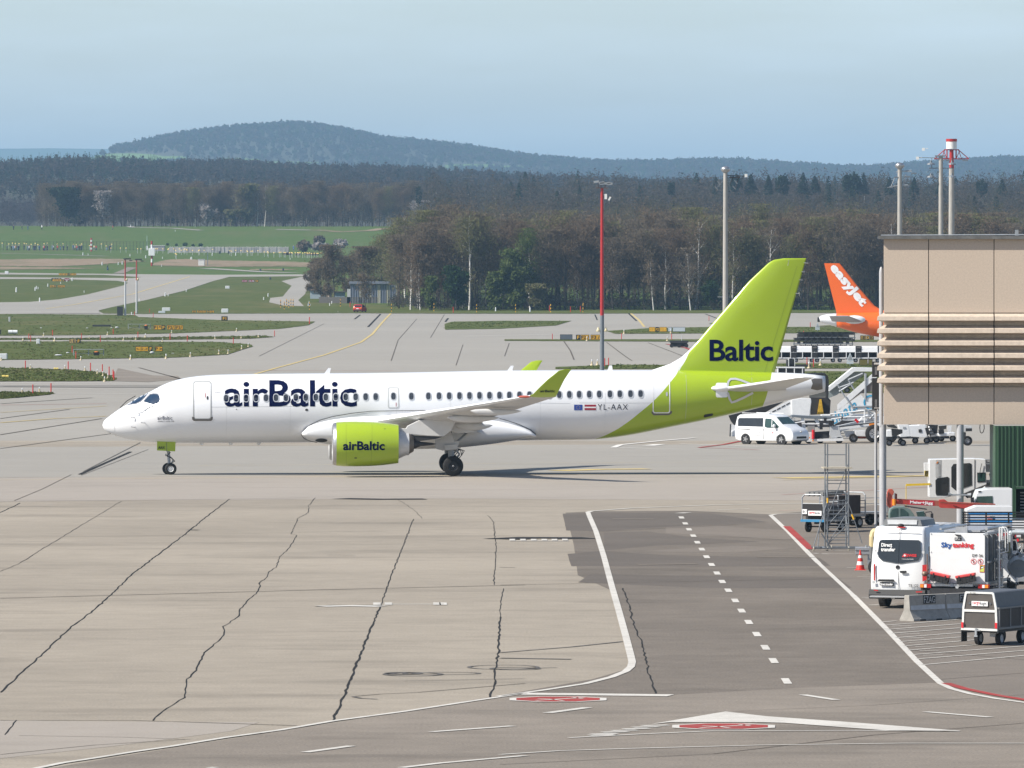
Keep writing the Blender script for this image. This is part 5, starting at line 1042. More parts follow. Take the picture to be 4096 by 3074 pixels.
# ------------------------------------------------ masts
REDP = M('mast_red', (.36, .018, .02), .45, n=.05); GRYP = M('mast_grey', (.14, .16, .18), .5, n=.06)
def mast(name, label, vx, d, vtop, r0, r1, mat, group=None, z0=None):
    x = (vx*1.8517-2048)/F*d; zz_ = zg(d); t = T(name, label, 'light mast', (x, d, zz_), 0, group); h = H-(vtop*1.8517-HY)/F*d-zz_
    return t, h, F/d
t, h, s_ = mast('light_mast', 'tall floodlight mast, red above and grey below, rising behind the fuselage', 1300.5, 790, 407, .2, .15, None)
hb2 = H-(682*1.8517-HY)/F*790
B().cyl((0, 0, 0), (0, 0, hb2), .21, .19, n=18).done('lower_pole', GRYP, t, smooth=True); B().cyl((0, 0, hb2), (0, 0, h), .185, .14, n=18).done('upper_pole', REDP, t, smooth=True)
hd = B().box((0, 0, h+.02), (1.15, .5, .06)).cyl((-.3, 0, h), (-.4, 0, h+.5), .03).cyl((.25, 0, h), (.4, 0, h+.5), .03).cyl((-.1, 0, h), (-.1, 0, h+.5), .03).done('lamp_frame', M('rust_dark', (.1, .05, .04), .7), t)
for dx, dz in ((-.55, .62), (-.05, .52), (.05, .45), (.55, .48), (.75, .42)): B().box((dx, -.1, h+dz), (.5, .4, .2), ry=R(-8)).done('floodlight', GALV, t)
B().box((.35, 0, h-.8), (.25, .12, .5)).box((.72, -.1, h-1.0), (.16, .1, .38), ry=R(30)).cyl((0, 0, h-.6), (.4, 0, h-.7), .025).done('antenna_box', M('white_plastic', (.7, .7, .68), .5), t)
zc = H-(714*1.8517-HY)/F*790
for sx in (-.36, .36): B().lathe([(-.15, .02), (-.12, .18), (0, .2), (.08, .13), (.2, .1), (.3, .03)], (sx, 0, zc), 'Z', 12).cyl((0, 0, zc-.1), (sx, 0, zc-.1), .03).done('obstruction_light', M('cream_metal', (.55, .48, .3), .5), t, smooth=True)
def cmast(label, vx, d, vtop, cap='dome', arms=()):
    t, h, s_ = mast('concrete_mast', label, vx, d, vtop, .4, .3, CONC, 'grey concrete floodlight masts'); B().cyl((0, 0, 0), (0, 0, h), .33, .22, n=20).done('pole', CONC, t, smooth=True)
    if cap == 'dome': B().ell((0, 0, h+.1), (.52, .52, .34)).cyl((0, 0, h-.25), (0, 0, h), .3, .5, n=16).done('radome', STEEL, t, smooth=True)
    return t, h
t, h = cmast('tall concrete mast with steel dome top just left of the green tail fin', 1567, 900, 368)
B().cyl((.2, 0, h-.6), (2.2, 0, h-.65), .05).cyl((.9, 0, h-.6), (.5, 0, h-1.6), .04).cyl((1.5, 0, h-.6), (1.1, 0, h-2.0), .04).box((1.0, 0, h-.8), (1.2, .3, .12)).done('bracket', DARK, t)
for x, z in ((1.15, -1.3), (.95, -1.9), (-.7, -1.4), (-.95, -2.0)): B().box((x, 0, h+z), (.5, .3, .12), ry=R(50)).done('floodlight', GRYP, t)
B().cyl((-.3, 0, h-1.2), (-1.05, 0, h-2.1), .03).done('bracket', GRYP, t); B().box((2.25, 0, h-.6), (.3, .25, .35)).done('camera', MATS['white_plastic'], t)
zc = H-(1189*1.0-HY)/F*900; B().cyl((-.85, 0, zc), (.55, 0, zc), .03).done('cable_clamp', GALV, t)
t, h = cmast('concrete mast with steel dome top standing left of the two tallest, above the pier roof', 1943.5, 900, 360)
B().cyl((-.4, 0, h-.6), (1.3, 0, h-.4), .05).box((.9, 0, h-.55), (.8, .4, .1)).cyl((-1.1, 0, h-2.2), (.9, 0, h-2.0), .05).cyl((-.5, 0, h-1.2), (-1., 0, h-2.3), .04).cyl((.7, 0, h-.8), (.4, 0, h-1.9), .04).done('bracket', GALV, t)
for x, z in ((1.55, -.75), (.8, -1.1), (-.3, -1.2), (.7, -2.1), (-1.05, -2.3)): B().box((x, 0, h+z), (.6, .4, .12)).done('floodlight', GRYP, t)
t, h = cmast('concrete mast with camera arms next to the red topped mast above the pier roof', 2032.5, 900, 338, None)
B().cyl((-2.5, 0, h-.15), (1, 0, h-.2), .04).cyl((-1.3, 0, h-1.3), (1.3, 0, h-1.3), .05).cyl((-1.0, 0, h-.2), (-1.0, 0, h-1.3), .04).cyl((1.2, 0, h-.2), (1.2, 0, h-1.3), .04).box((-.1, 0, h+.02), (1.1, .6, .15)).done('bracket', GRYP, t)
for x in (-1.1, 1.2):
    for z in (-.8, -2.2): B().lathe([(-.12, .45), (0, .4), (.12, .12), (.35, .05)], (x, 0, h+z), 'Z', 10).done('floodlight', GRYP, t)
for x, z in ((-2.55, -.2), (-1.9, .75)): B().box((x, 0, h+z), (.3, .25, .32)).cyl((x, 0, h+z), (x+.5, 0, h+z+.1), .03).done('camera', MATS['white_plastic'], t)
t, h, s_ = mast('red_topped_mast', 'tallest mast above the pier roof, red top with red and white drum and lattice arms', 2055.5, 905, 325, .4, .3, CONC)
zr = H-(675-HY)/F*905; B().cyl((0, 0, 0), (0, 0, zr), .42, .28, n=20).done('pole', CONC, t, smooth=True); B().cyl((0, 0, zr), (0, 0, h), .27, .22, n=16).done('upper_pole', REDP, t, smooth=True)
B().cyl((0, 0, h+.15), (0, 0, h+.95), .58, n=24).done('drum', M('white_paint_metal', (.7, .69, .67), .5), t, smooth=True); B().cyl((0, 0, h+.95), (0, 0, h+1.25), .61, n=24).done('drum_band', REDP, t, smooth=True)
za = h-.05-.62*0; ar = B()
for sx in (-1, 1):
    ar.cyl((0, 0, h-.95), (sx*1.9, 0, h-.95), .05).cyl((sx*1.9, 0, h-.95), (sx*.75, 0, h+.05), .05).cyl((sx*.5, 0, h-.95), (sx*.5, 0, h+.05), .07).cyl((sx*.5, 0, h-.95), (sx*.9, 0, h-.05), .04).cyl((sx*1.1, 0, h-.95), (sx*.75, 0, h+.05), .04)
ar.cyl((-.8, 0, h+.05), (.8, 0, h+.05), .06).done('lattice_arm', REDP, t)
for x in (-.3, -1.1, 1.5): B().box((x, 0, h-1.12), (.6, .4, .12)).done('floodlight', GRYP, t)
# thin red and white masts out on the field
WRED = REDP; PALE = M('pale_pole', (.45, .46, .47), .5)
for vx, vb, vt, lab in ((270.5, 683, 561, 'left one of two slim red topped masts by the far taxiway'), (295, 678, 562, 'right one of two slim red topped masts by the far taxiway')):
    p_ = G(vx*1.8517, vb*1.8517); s_ = F/p_.y; h = (vb-vt)*1.8517/s_; t = T('slim_mast', lab, 'light mast', p_, 0, 'slim red and grey masts')
    B().cyl((0, 0, 0), (0, 0, h*.62), .2, .17, n=8).done('lower_pole', PALE, t, smooth=True); B().cyl((0, 0, h*.62), (0, 0, h), .15, .13, n=8).done('upper_pole', M('dull_red', (.33, .05, .04), .5), t, smooth=True)
    B().box((.4, 0, h+.1), (1.4, .5, .25)).box((1.1, 0, h-.2), (.6, .4, .15)).done('floodlight', DARK, t); B().ell((.25, 0, h*.64), (.25, .2, .3)).done('obstruction_light', MATS['cream_metal'], t, smooth=True)
B().box((-1, 0, .9), (1.1, .8, 1.8)).done('switch_cabinet', DARK, bpy.data.objects['slim_mast'])
for px, pyb, pyt, lab in ((365.5, 1007, 953, 'red and white striped pole among the people at the far fence'), (607, 1065, 965, 'red and white striped tower with white box by the far hut')):
    p_ = G(px, pyb); s_ = F/p_.y; h = (pyb-pyt)/s_; t = T('striped_mast', lab, 'mast', p_); n_ = 7
    for i in range(n_): B().cyl((0, 0, h*i/n_), (0, 0, h*(i+1)/n_), .28, n=8, caps=False).done('pole_section', WH if i % 2 else REDP, t)
    if px > 500: B().box((0, 0, h*.56), (1.9, 1.2, h*.3)).done('equipment_box', WH, t, bevel=.1)
px, pyb, pyt = 588, 1002, 944; p_ = G(px, pyb); t = T('thin_pole', 'thin greenish pole left of the white hut by the far fence', 'pole', p_); B().cyl((0, 0, 0), (0, 0, (pyb-pyt)*p_.y/F), .12, n=6).done('pole', M('sage', (.3, .4, .33), .6), t); B().box((0, 0, .8), (.7, .5, 1.6)).done('pole_box', WH, t)
# ------------------------------------------------ huts, fences and the striped shed
def hut(name, lab, x0, y0, x1, y1, depth, wall, roof=None, over=.1, rh=.18, doorx=None, cat='hut'):
    p_ = G((x0+x1)/2, y1); s_ = F/p_.y; w_, h = (x1-x0)/s_, (y1-y0)/s_; t = T(name, lab, cat, p_)
    B().box((0, depth/2, h/2-.05), (w_, depth, h+.1)).done('walls', wall, t); B().box((0, depth/2, h+rh/2*h/3), (w_+over*2, depth+over*2, rh*h/2)).done('roof', roof or GREYL, t)
    if doorx is not None: B().box((w_*doorx, -.05, h*.4), (w_*.18, .1, h*.75)).done('door', DARK, t)
    return t, w_, h, s_
WHT = M('hut_white', (.66, .66, .64), .7, n=.08)
hut('white_hut', 'white cube hut standing on the dry grass strip', 793, 1039, 817, 1064, 4, WHT, doorx=None); t = bpy.data.objects['white_hut']
B().box((1.9, 2, 2.2), (.05, 3.5, 4.2)).box((1.92, 1.6, 3.), (.06, 1.2, 1.)).done('side_wall', M('hut_blue', (.2, .28, .38), .6), t)
hut('flat_hut', 'flat roofed grey hut beside the plank fence', 600, 984, 658, 1005, 5, M('hut_grey', (.28, .27, .28), .7, n=.2, ns=2, stretch=(3, 3, .2)), WHT)
p0, p1 = G(678, 1012), G(1156, 1012); n_ = 64; t = T('plank_fence', 'long grey plank fence below the green embankment', 'fence', (p0.x, p0.y, p0.z)); hf = 24*p0.y/F; FW = M('old_plank', (.5, .48, .47), .85, n=.2, ns=.6)
fb_ = B(); rr_ = random.Random(3)
for i in range(n_*2):
    x = (p1.x-p0.x)*i/(n_*2); fb_.box((x, rr_.uniform(-.05, .2), hf/2+rr_.uniform(-.12, .1)), ((p1.x-p0.x)/(n_*2)*.8, .15, hf))
fb_.done('planks', FW, t); B().box(((p1.x-p0.x)/2, .4, hf*.5), ((p1.x-p0.x), .1, hf*.75)).done('fence_rail', M('fence_dark', (.1, .095, .1), .9), t)
p0, p1 = G(-40, 1003), G(600, 1003); t = T('wire_fence', 'thin dark wire fence behind the people on the far field', 'fence', p0); w_ = p1.x-p0.x
for i in range(49): B().cyl((w_*i/48, 0, 0), (w_*i/48, 0, 3.2), .06, n=4).done('post', DARK, t)
B().box((w_/2, 0, 3.1), (w_, .04, .06)).box((w_/2, 0, 1.6), (w_, .04, .05)).box((w_/2, 0, .3), (w_, .04, .05)).done('wire', DARK, t)
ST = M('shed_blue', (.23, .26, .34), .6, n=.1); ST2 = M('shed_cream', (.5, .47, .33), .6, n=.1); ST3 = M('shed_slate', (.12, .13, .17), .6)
p_ = G(*rK(372, 1040)); s_ = F/p_.y; x1_, y1_ = rK(726, 1040); w_ = (x1_-rK(372, 0)[0])/s_; h = (rK(0, 1040)[1]-rK(0, 905)[1])/s_; t = T('striped_shed', 'blue grey hall with cream vertical stripes at the left end of the wood', 'hall', p_)
n_ = 58
for ci, (mt_, nm) in enumerate(((ST, 'cladding'), (ST2, 'cladding_stripe'), (ST3, 'cladding_slate'))):  # strips in blue grey, cream and a darker slate tone
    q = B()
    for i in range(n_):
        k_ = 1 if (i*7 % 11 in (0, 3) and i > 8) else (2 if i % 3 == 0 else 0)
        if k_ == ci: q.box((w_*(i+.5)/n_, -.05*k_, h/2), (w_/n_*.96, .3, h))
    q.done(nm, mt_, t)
B().box((w_/2, 6, h/2), (w_, 11.8, h-.05)).done('hall_body', ST, t); B().box((w_/2-1.2, 5.5, h+.5), (w_+.6-2.4, 12.5, .5)).box((w_/2-1.2, .4, h+.15), (w_-2, 1.2, .4)).done('roof', M('roof_slate', (.17, .19, .24), .6, n=.15, ns=.5, stretch=(3, 1, 1)), t)
B().box((-.35, 0, 1.6), (.8, .4, 3.2)).done('corner_post', GREYL, t)
q_ = (('hangar_hut', 'pale blue curved roof hut at the road bend left of the striped shed', 75, 945, 185, 1008, M('pale_blue', (.33, .4, .46), .5), None), ('cream_hut', 'small cream hut with open front between the pale blue huts', 190, 945, 232, 1003, M('cream_wall', (.52, .42, .33), .7), .2), ('blue_container', 'low blue grey container right of the cream hut', 248, 958, 330, 1003, M('cont_blue', (.2, .26, .33), .6), None))
for nm, lab, xa, ya, xb, yb, mt_, dr_ in q_:
    (x0, y0), (x1_, y1_) = rK(xa, ya), rK(xb, yb); hut(nm, lab, x0, y0, x1_, y1_, 5, mt_, M('roof_dark', (.07, .06, .065), .8), doorx=dr_, over=.35, rh=.3)
sheet('low_wall_bank', [rK(*q) for q in ((100, 1035), (250, 1003), (380, 1000), (380, 1012), (280, 1030))], 'meadow_green', .3)
p_ = G(*rK(240, 1040)); t = T('retaining_wall', 'low grey retaining wall in front of the huts', 'wall', p_, R(0)); B().box((3.5, 0, .7), (13, .4, 1.4)).done('wall_body', M('wall_grey', (.16, .15, .14), .9, n=.2), t)
# ------------------------------------------------ guidance signs
SY = M('sign_yellow', (.62, .33, .015), .5, n=.06, ns=2); SK = M('sign_black', (.012, .012, .012), .5, n=0); SR = M('sign_red', (.3, .02, .035), .5, n=.05); SGY = M('sign_grey', (.1, .12, .15), .6); SPW = M('sign_pale', (.5, .55, .6), .6); SYT = M('sign_amber', (.75, .42, .03), .5, n=0)
def sign(lab, r_, y0, y1, panels, depth=.35):
    "panels: (x0, x1, face, writing, colour of the writing)"
    xa = min(p_[0] for p_ in panels); pa = r_(xa, y1); p0 = G(pa[0], pa[1]); s_ = F/p0.y; t = T('guidance_sign', lab, 'sign', p0); hh = (r_(0, y1)[1]-r_(0, y0)[1])/s_
    for x0, x1, face, s, ink in panels:
        u0, u1 = (r_(x0, 0)[0]-pa[0])/s_, (r_(x1, 0)[0]-pa[0])/s_; w_ = u1-u0
        pn_ = B().box(((u0+u1)/2, depth/2, hh*.54), (w_-.03, depth, hh*.92)).done('panel', SK, t)
        B().box(((u0+u1)/2, -.01, hh*.54), (w_-.12, .03, hh*.92-.1)).done('panel_face', face, pn_)
        if s:
            vv, ff, asp = text2d(s, .02); hl = min(hh*.6, (w_*.84)/asp); wl2 = min(w_*.86, hl*asp*1.2)
            B().add([((u0+u1)/2-wl2/2+a*wl2, -.032, hh*.54-hl/2+b_*hl) for a, b_ in vv], ff).done('lettering', ink, pn_, fix=False)
    for x in (.2, (r_(max(p_[1] for p_ in panels), 0)[0]-pa[0])/s_-.2): B().cyl((x, depth/2, -.1), (x, depth/2, hh*.1), .04, n=5).done('leg', DARK, t)
    return t
sign('yellow sign D with arrows, F and P on the nearest grass strip at left', rL, 993, 1056, [(1598, 1752, SY, '<- D ->', SK), (1756, 1800, SK, 'F', SYT), (1826, 1920, SY, 'P >', SK)])
sign('pale sign E with a black F panel on the second strip at left', rL, 903, 963, [(815, 900, M('sign_dull', (.42, .3, .12), .6), '\\ E', SK), (904, 952, SK, 'F', SYT)])
sign('long yellow sign P1, F, F2, F3 on the third strip at left', rL, 742, 800, [(1812, 1908, SY, 'P1^', SK), (1910, 1950, SK, 'F', SYT), (1970, 2064, SY, 'F2/', SK), (2068, 2160, SY, 'F3/', SK)])
sign('small black sign F1 beside the far taxiway', rA, 708, 740, [(1506, 1550, SK, 'F1', SYT)])
sign('low yellow and black sign row between two white boxes on the fan shaped grass', rM, 944, 970, [(568, 608, SY, 'E2', SK), (618, 715, SY, '/F3 B F1', SK), (722, 745, SK, 'D', SYT), (748, 798, SY, 'F2', SK)])
sign('red sign with black E2 panel on the fan shaped grass', rM, 624, 652, [(1085, 1145, SR, 'II CAT', SPW), (1155, 1218, SR, '10-28', SPW), (1228, 1260, SK, 'E2', SYT)])
sign('upper yellow sign row at the far left taxiway', rL, 130, 157, [(692, 798, SY, '<15 <K', SK), (798, 820, SK, 'J', SYT), (822, 900, SY, 'K7 15>', SK)])
sign('black and dark red sign behind the yellow one at the far left', rL, 188, 222, [(606, 725, SK, 'C A T', SYT), (760, 820, SR, '16-34', SPW)])
sign('yellow sign with black E panel in front of the dark red one', rL, 200, 228, [(618, 725, SY, '<12 E1', SK), (735, 760, SK, 'E', SYT)])
sign('lowest of the yellow signs at the far left', rL, 270, 300, [(588, 640, SY, 'K6', SK), (640, 665, SK, 'E', SYT), (680, 768, SY, 'E4 K2', SK)])
sign('grey and yellow sign F, F2, F3 left of the red mast', rH, 505, 575, [(328, 388, SK, 'F', SYT), (390, 498, SY, 'F2 /', SK), (512, 640, SY, 'F3 /', SK)])
sign('blank grey sign back left of the yellow F2 sign', rH, 502, 573, [(126, 285, SGY, '', SK)])
sign('yellow sign F1, F2, F3 with blank white panels on the far grass', rH, 408, 472, [(1250, 1332, SYT, '<F1', SY), (1334, 1378, SK, 'F2', SYT), (1382, 1478, SYT, 'F3 /', SY), (1488, 1542, SPW, '', SK), (1550, 1712, SPW, '', SK)])
sign('dull yellow sign left of the pier below the orange tail', rI, 336, 405, [(1780, 1868, M('sign_ochre', (.3, .19, .03), .6), '-E', SK), (1870, 1910, SK, 'D', SYT), (1912, 1980, MATS['sign_ochre'], 'ED', SK)])  # two faces in a darker yellow than the other signs
sign('dull olive sign standing behind the baggage carts', rI, 680, 780, [(1765, 1888, M('sign_olive', (.14, .12, .025), .6), '', SK), (1898, 1960, MATS['sign_olive'], '', SK)])
# white boxes, barrels, racks and beds on the verges
WP = M('box_white', (.62, .64, .66), .6, n=.05); YB = M('drum_yellow', (.62, .48, .12), .5)
def thing_box(name, lab, cat, r_, x0, y0, x1, y1, mat, kind_='box', dep=1.0):
    pa = r_((x0+x1)/2, y1); p0 = G(*pa); s_ = F/p0.y; w_ = (r_(x1, 0)[0]-r_(x0, 0)[0])/s_; h = (r_(0, y1)[1]-r_(0, y0)[1])/s_; t = T(name, lab, cat, p0)
    if kind_ == 'box': B().box((0, dep/2, h/2), (w_, dep, h)).done('housing', mat, t, bevel=min(w_, h)*.12); B().box((0, dep/2, -.02), (w_*.8, dep*.8, .1)).done('plinth', DARK, t)
    elif kind_ == 'drum':
        B().cyl((-w_/2, 0, h*.5), (-.02, 0, h*.5), h*.42, n=14).cyl((.02, 0, h*.5), (w_/2, 0, h*.5), h*.42, n=14).done('drum_body', mat, t, smooth=True); B().box((0, 0, h*.08), (w_*.8, h*.5, h*.16)).done('cradle', DARK, t)
    elif kind_ == 'dish': B().ell((0, 0, h*.6), (w_/2, w_/3, h*.4)).done('lamp_dome', mat, t, smooth=True); B().cyl((0, 0, 0), (0, 0, h*.5), .08).done('stem', DARK, t)
    elif kind_ == 'rack':
        q = B().box((0, 0, h), (w_, .5, .07))
        for x in (-.48, 0, .48): q.cyl((x*w_, 0, 0), (x*w_, 0, h), .06, n=5)
        q.box((0, 0, h*.35), (w_, .06, .05)).done('frame', mat, t)
    elif kind_ == 'trough':
        B().loft([[(-w_*.4, -.3, 0), (w_*.4, -.3, 0), (w_*.4, .3, 0), (-w_*.4, .3, 0)], [(-w_/2, -.4, h), (w_/2, -.4, h), (w_/2, .4, h), (-w_/2, .4, h)]]).done('bin_body', DARK, t); B().ell((0, 0, h), (w_*.42, .3, h*.25)).done('bin_filling', M('orange_fill', (.6, .16, .02), .6), t)
    return t
thing_box('white_drum', 'pair of white drums lying on the third grass strip at far left', 'drum', rL, 98, 795, 205, 852, WP, 'drum'); thing_box('equipment_box', 'narrow white box on the second grass strip', 'box', rL, 428, 905, 468, 970, WP)
thing_box('equipment_box', 'wide white box cut by the left edge on the nearest long strip', 'box', rL, -30, 1078, 82, 1148, WP); thing_box('equipment_box', 'yellow edged black box at the left frame edge', 'box', rL, -40, 795, 8, 855, SK)
thing_box('equipment_box', 'slim grey cabinet on the grass at far left', 'box', rL, 100, 645, 120, 705, GREYL); thing_box('equipment_box', 'white box beside the far left road', 'box', rL, 58, 105, 100, 138, WP)
thing_box('yellow_drum', 'single yellow drum on the nearest grass island', 'drum', rL, 634, 1240, 688, 1275, YB, 'drum'); thing_box('yellow_drum', 'pair of yellow drums on the nearest grass island at the left edge', 'drum', rL, 22, 1328, 100, 1368, YB, 'drum')
thing_box('equipment_box', 'wide white box on the fan shaped grass beside the slim masts', 'box', rM, 256, 914, 340, 950, WP); thing_box('equipment_box', 'low grey box left of that wide white box', 'box', rM, 218, 950, 288, 972, SPW)
thing_box('equipment_box', 'white box on two feet right of the low yellow sign row', 'box', rM, 874, 926, 944, 968, WP); thing_box('equipment_box', 'small white box in the middle of the fan shaped grass', 'box', rM, 914, 688, 958, 718, WP)
thing_box('metal_rack', 'grey metal rack on the nearest long strip, an orange filled bin under it', 'rack', rL, 862, 1028, 1230, 1105, GALV, 'rack'); thing_box('filled_bin', 'black bin with orange filling under the near rack', 'bin', rL, 1102, 1060, 1174, 1105, DARK, 'trough')
thing_box('metal_rack', 'grey metal rack left of the long yellow sign', 'rack', rL, 1510, 730, 1780, 792, GALV, 'rack'); thing_box('filled_bin', 'black bin with orange filling beside the long yellow sign', 'bin', rL, 1702, 748, 1745, 795, DARK, 'trough')
thing_box('low_barrier', 'dark low barrier on the third grass strip', 'barrier', rL, 1090, 738, 1305, 762, DARK)
for i, (x0, y0, x1_, y1_, lab) in enumerate(((645, 1085, 735, 1112, 'largest grey ground lamp on the nearest long strip'), (778, 1060, 822, 1080, 'small grey ground lamp left of the near rack'), (1768, 1050, 1822, 1088, 'grey ground lamp in front of the yellow P sign'), (2015, 1070, 2055, 1084, 'flat grey ground lamp right of the yellow P sign'), (1358, 758, 1402, 786, 'grey ground lamp on the third strip'), (1305, 764, 1328, 780, 'tiny grey ground lamp on the third strip'), (1018, 768, 1042, 786, 'grey ground lamp at the middle of the third strip'), (472, 768, 497, 784, 'grey ground lamp at the left of the third strip'))):
    thing_box('ground_lamp', lab, 'lamp', rL, x0, y0, x1_, y1_, GREYL, 'dish')
# edge lights, stakes and marker posts: individuals, copied
ED = M('light_cream', (.45, .38, .24), .5); 
def light_proto():
    t = T('edge_light', 'small cream taxiway edge light on the grass edge', 'light', (0, 0, 0), 0, 'taxiway edge lights'); B().lathe([(0, .22), (.12, .2), (.22, .1), (.45, .09), (.5, .02)], (0, 0, 0), 'Z', 8).done('base', ED, t, smooth=True); B().ell((0, 0, .6), (.09, .09, .13), 8, 5).done('lens', WP, t, smooth=True); return t
def stake_proto():
    t = T('marker_stake', 'thin red marker stake on the grass edge', 'stake', (0, 0, 0), 0, 'red marker stakes'); B().cyl((0, 0, 0), (0, 0, .95), .055, n=6).done('rod', M('stake_red', (.5, .03, .02), .6), t); B().cyl((0, 0, 0), (0, 0, .06), .12, n=8).done('foot', DARK, t); return t
lp, spp = light_proto(), stake_proto(); first = {'l': True, 's': True}
def scat(pts, r_, w_, sc_=1.0):
    for i, (x, y) in enumerate(pts):
        p0 = G(*r_(x, y)); src = lp if w_ == 'l' else spp
        if first[w_]: src.location = p0; src.scale = (sc_,)*3; first[w_] = False
        else: dup(src, p0, scale=sc_)
scat([(954, 1158), (1541, 1150), (1960, 1140), (15, 1160), (360, 1258), (768, 1268), (1002, 1285), (1150, 1320), (1216, 1345), (1274, 1375), (1234, 1410), (515, 872), (1268, 860), (2026, 840), (272, 922), (645, 935), (1055, 905), (1457, 922), (1917, 942), (1716, 888)], rL, 'l', .68)
scat([(264, 1552), (466, 1540)], rL, 'l', .68)
scat([(300, 1258), (805, 1268), (1068, 1285), (1208, 1305), (1288, 1335), (1334, 1372), (1345, 1395), (388, 1562), (602, 1545), (896, 1142), (852, 1070), (620, 868), (340, 915), (962, 912), (1184, 938), (362, 938), (1336, 855), (1628, 890), (2006, 918), (1587, 632), (1808, 650), (1765, 598)], rL, 's', .9)
scat([(1490, 968), (1553, 965), (1296, 985), (1645, 935), (1690, 920), (1130, 995), (888, 1002), (1610, 812), (1463, 865), (1642, 860), (1760, 852), (990, 850), (925, 870), (370, 878)], rA, 'l', .75)
scat([(683, 885), (1158, 868), (1275, 880), (1868, 845), (1588, 898)], rA, 's', .9)
scat([(530, 895), (600, 892)], rH, 'l', .9); scat([(692, 905), (740, 898), (30, 570), (905, 565), (1538, 572), (2010, 330)], rH, 's', .9); scat([(468, 588), (936, 495), (1484, 588), (1528, 492)], rH, 'l', .9)
scat([(1037, 820), (1205, 778)], rI, 'l', 1.); scat([(1008, 770), (1103, 800), (960, 358), (1056, 222)], rI, 's', .9)
scat([(370, 1072), (1130, 1112), (955, 1085), (1840, 1100), (1995, 1108), (2068, 1105), (70, 1195)], rK, 's', 1.3)
YBP = T('striped_post', 'thin post banded yellow and black at the edge of the far paving', 'post', (0, 0, 0), 0, 'yellow and black posts at the far edge')
for i in range(5): B().cyl((0, 0, i*.34), (0, 0, i*.34+.34), .08, n=6).done('band', SK if i % 2 else SY, YBP)
yb = [(rK, x, y) for x, y in ((675, 1105), (988, 1100), (1303, 1108), (1590, 1108), (1848, 1108), (2087, 1108))]+[(rH, 10, 225), (rH, 420, 205)]+[(rM, x, y) for x, y in ((1490, 915), (1528, 935), (1553, 905), (1575, 918), (1597, 905), (1620, 908), (1790, 940), (2112, 905))]
for i, (r_, x, y) in enumerate(yb):
    p0 = G(*r_(x, y))
    if i == 0: YBP.location = p0
    else: dup(YBP, p0)
# approach lights on the far field
AL = T('approach_light', 'small warm yellow approach light standing on the far field', 'light', (0, 0, 0), 0, 'approach lights of the far runway')
B().cyl((0, 0, 0), (0, 0, 1.5), .06, n=4).done('stem', GREYL, AL); B().ell((0, 0, 1.6), (.2, .17, .18), 8, 5).done('lamp', M('lamp_yellow', (.8, .6, .2), .5, emis=((1, .62, .2), .25), n=0), AL)
al = [(x, y) for x, y in [(0, 345), (35, 345), (160, 345), (190, 345), (208, 345), (265, 345), (322, 345), (318, 352), (378, 345), (398, 362), (435, 346), (456, 362), (485, 355), (495, 346), (515, 352), (515, 360), (572, 362), (637, 365), (645, 360), (693, 362), (405, 405), (395, 398), (782, 352), (962, 365), (978, 372), (1022, 362), (1078, 365), (1140, 368), (1148, 376), (1183, 372), (1197, 370), (1255, 366), (1320, 380), (1355, 376), (1360, 388), (1420, 388), (1477, 385), (1493, 383), (1527, 386), (1542, 386), (1583, 388), (1602, 386), (1612, 390), (1642, 386), (1667, 388), (1678, 390), (1692, 386), (1720, 392), (1743, 386), (1765, 390), (1775, 394), (1790, 390), (1812, 396), (1840, 394), (1868, 396), (1880, 396), (1910, 390)]]
al = [rM(x, y+6) for x, y in al]+[rA(x, y) for x, y in ((60, 246), (85, 240), (105, 242), (130, 244), (165, 242), (180, 244), (212, 248), (240, 242), (258, 250), (300, 244), (320, 240), (388, 246), (430, 244), (500, 248), (520, 250), (545, 254), (556, 246), (610, 258), (640, 262), (690, 246), (722, 260), (755, 275), (760, 248), (820, 275), (858, 275), (15, 240))]
for i, (x, y) in enumerate(al):
    p0 = G(x, y)
    if i == 0: AL.location = p0
    else: dup(AL, p0)
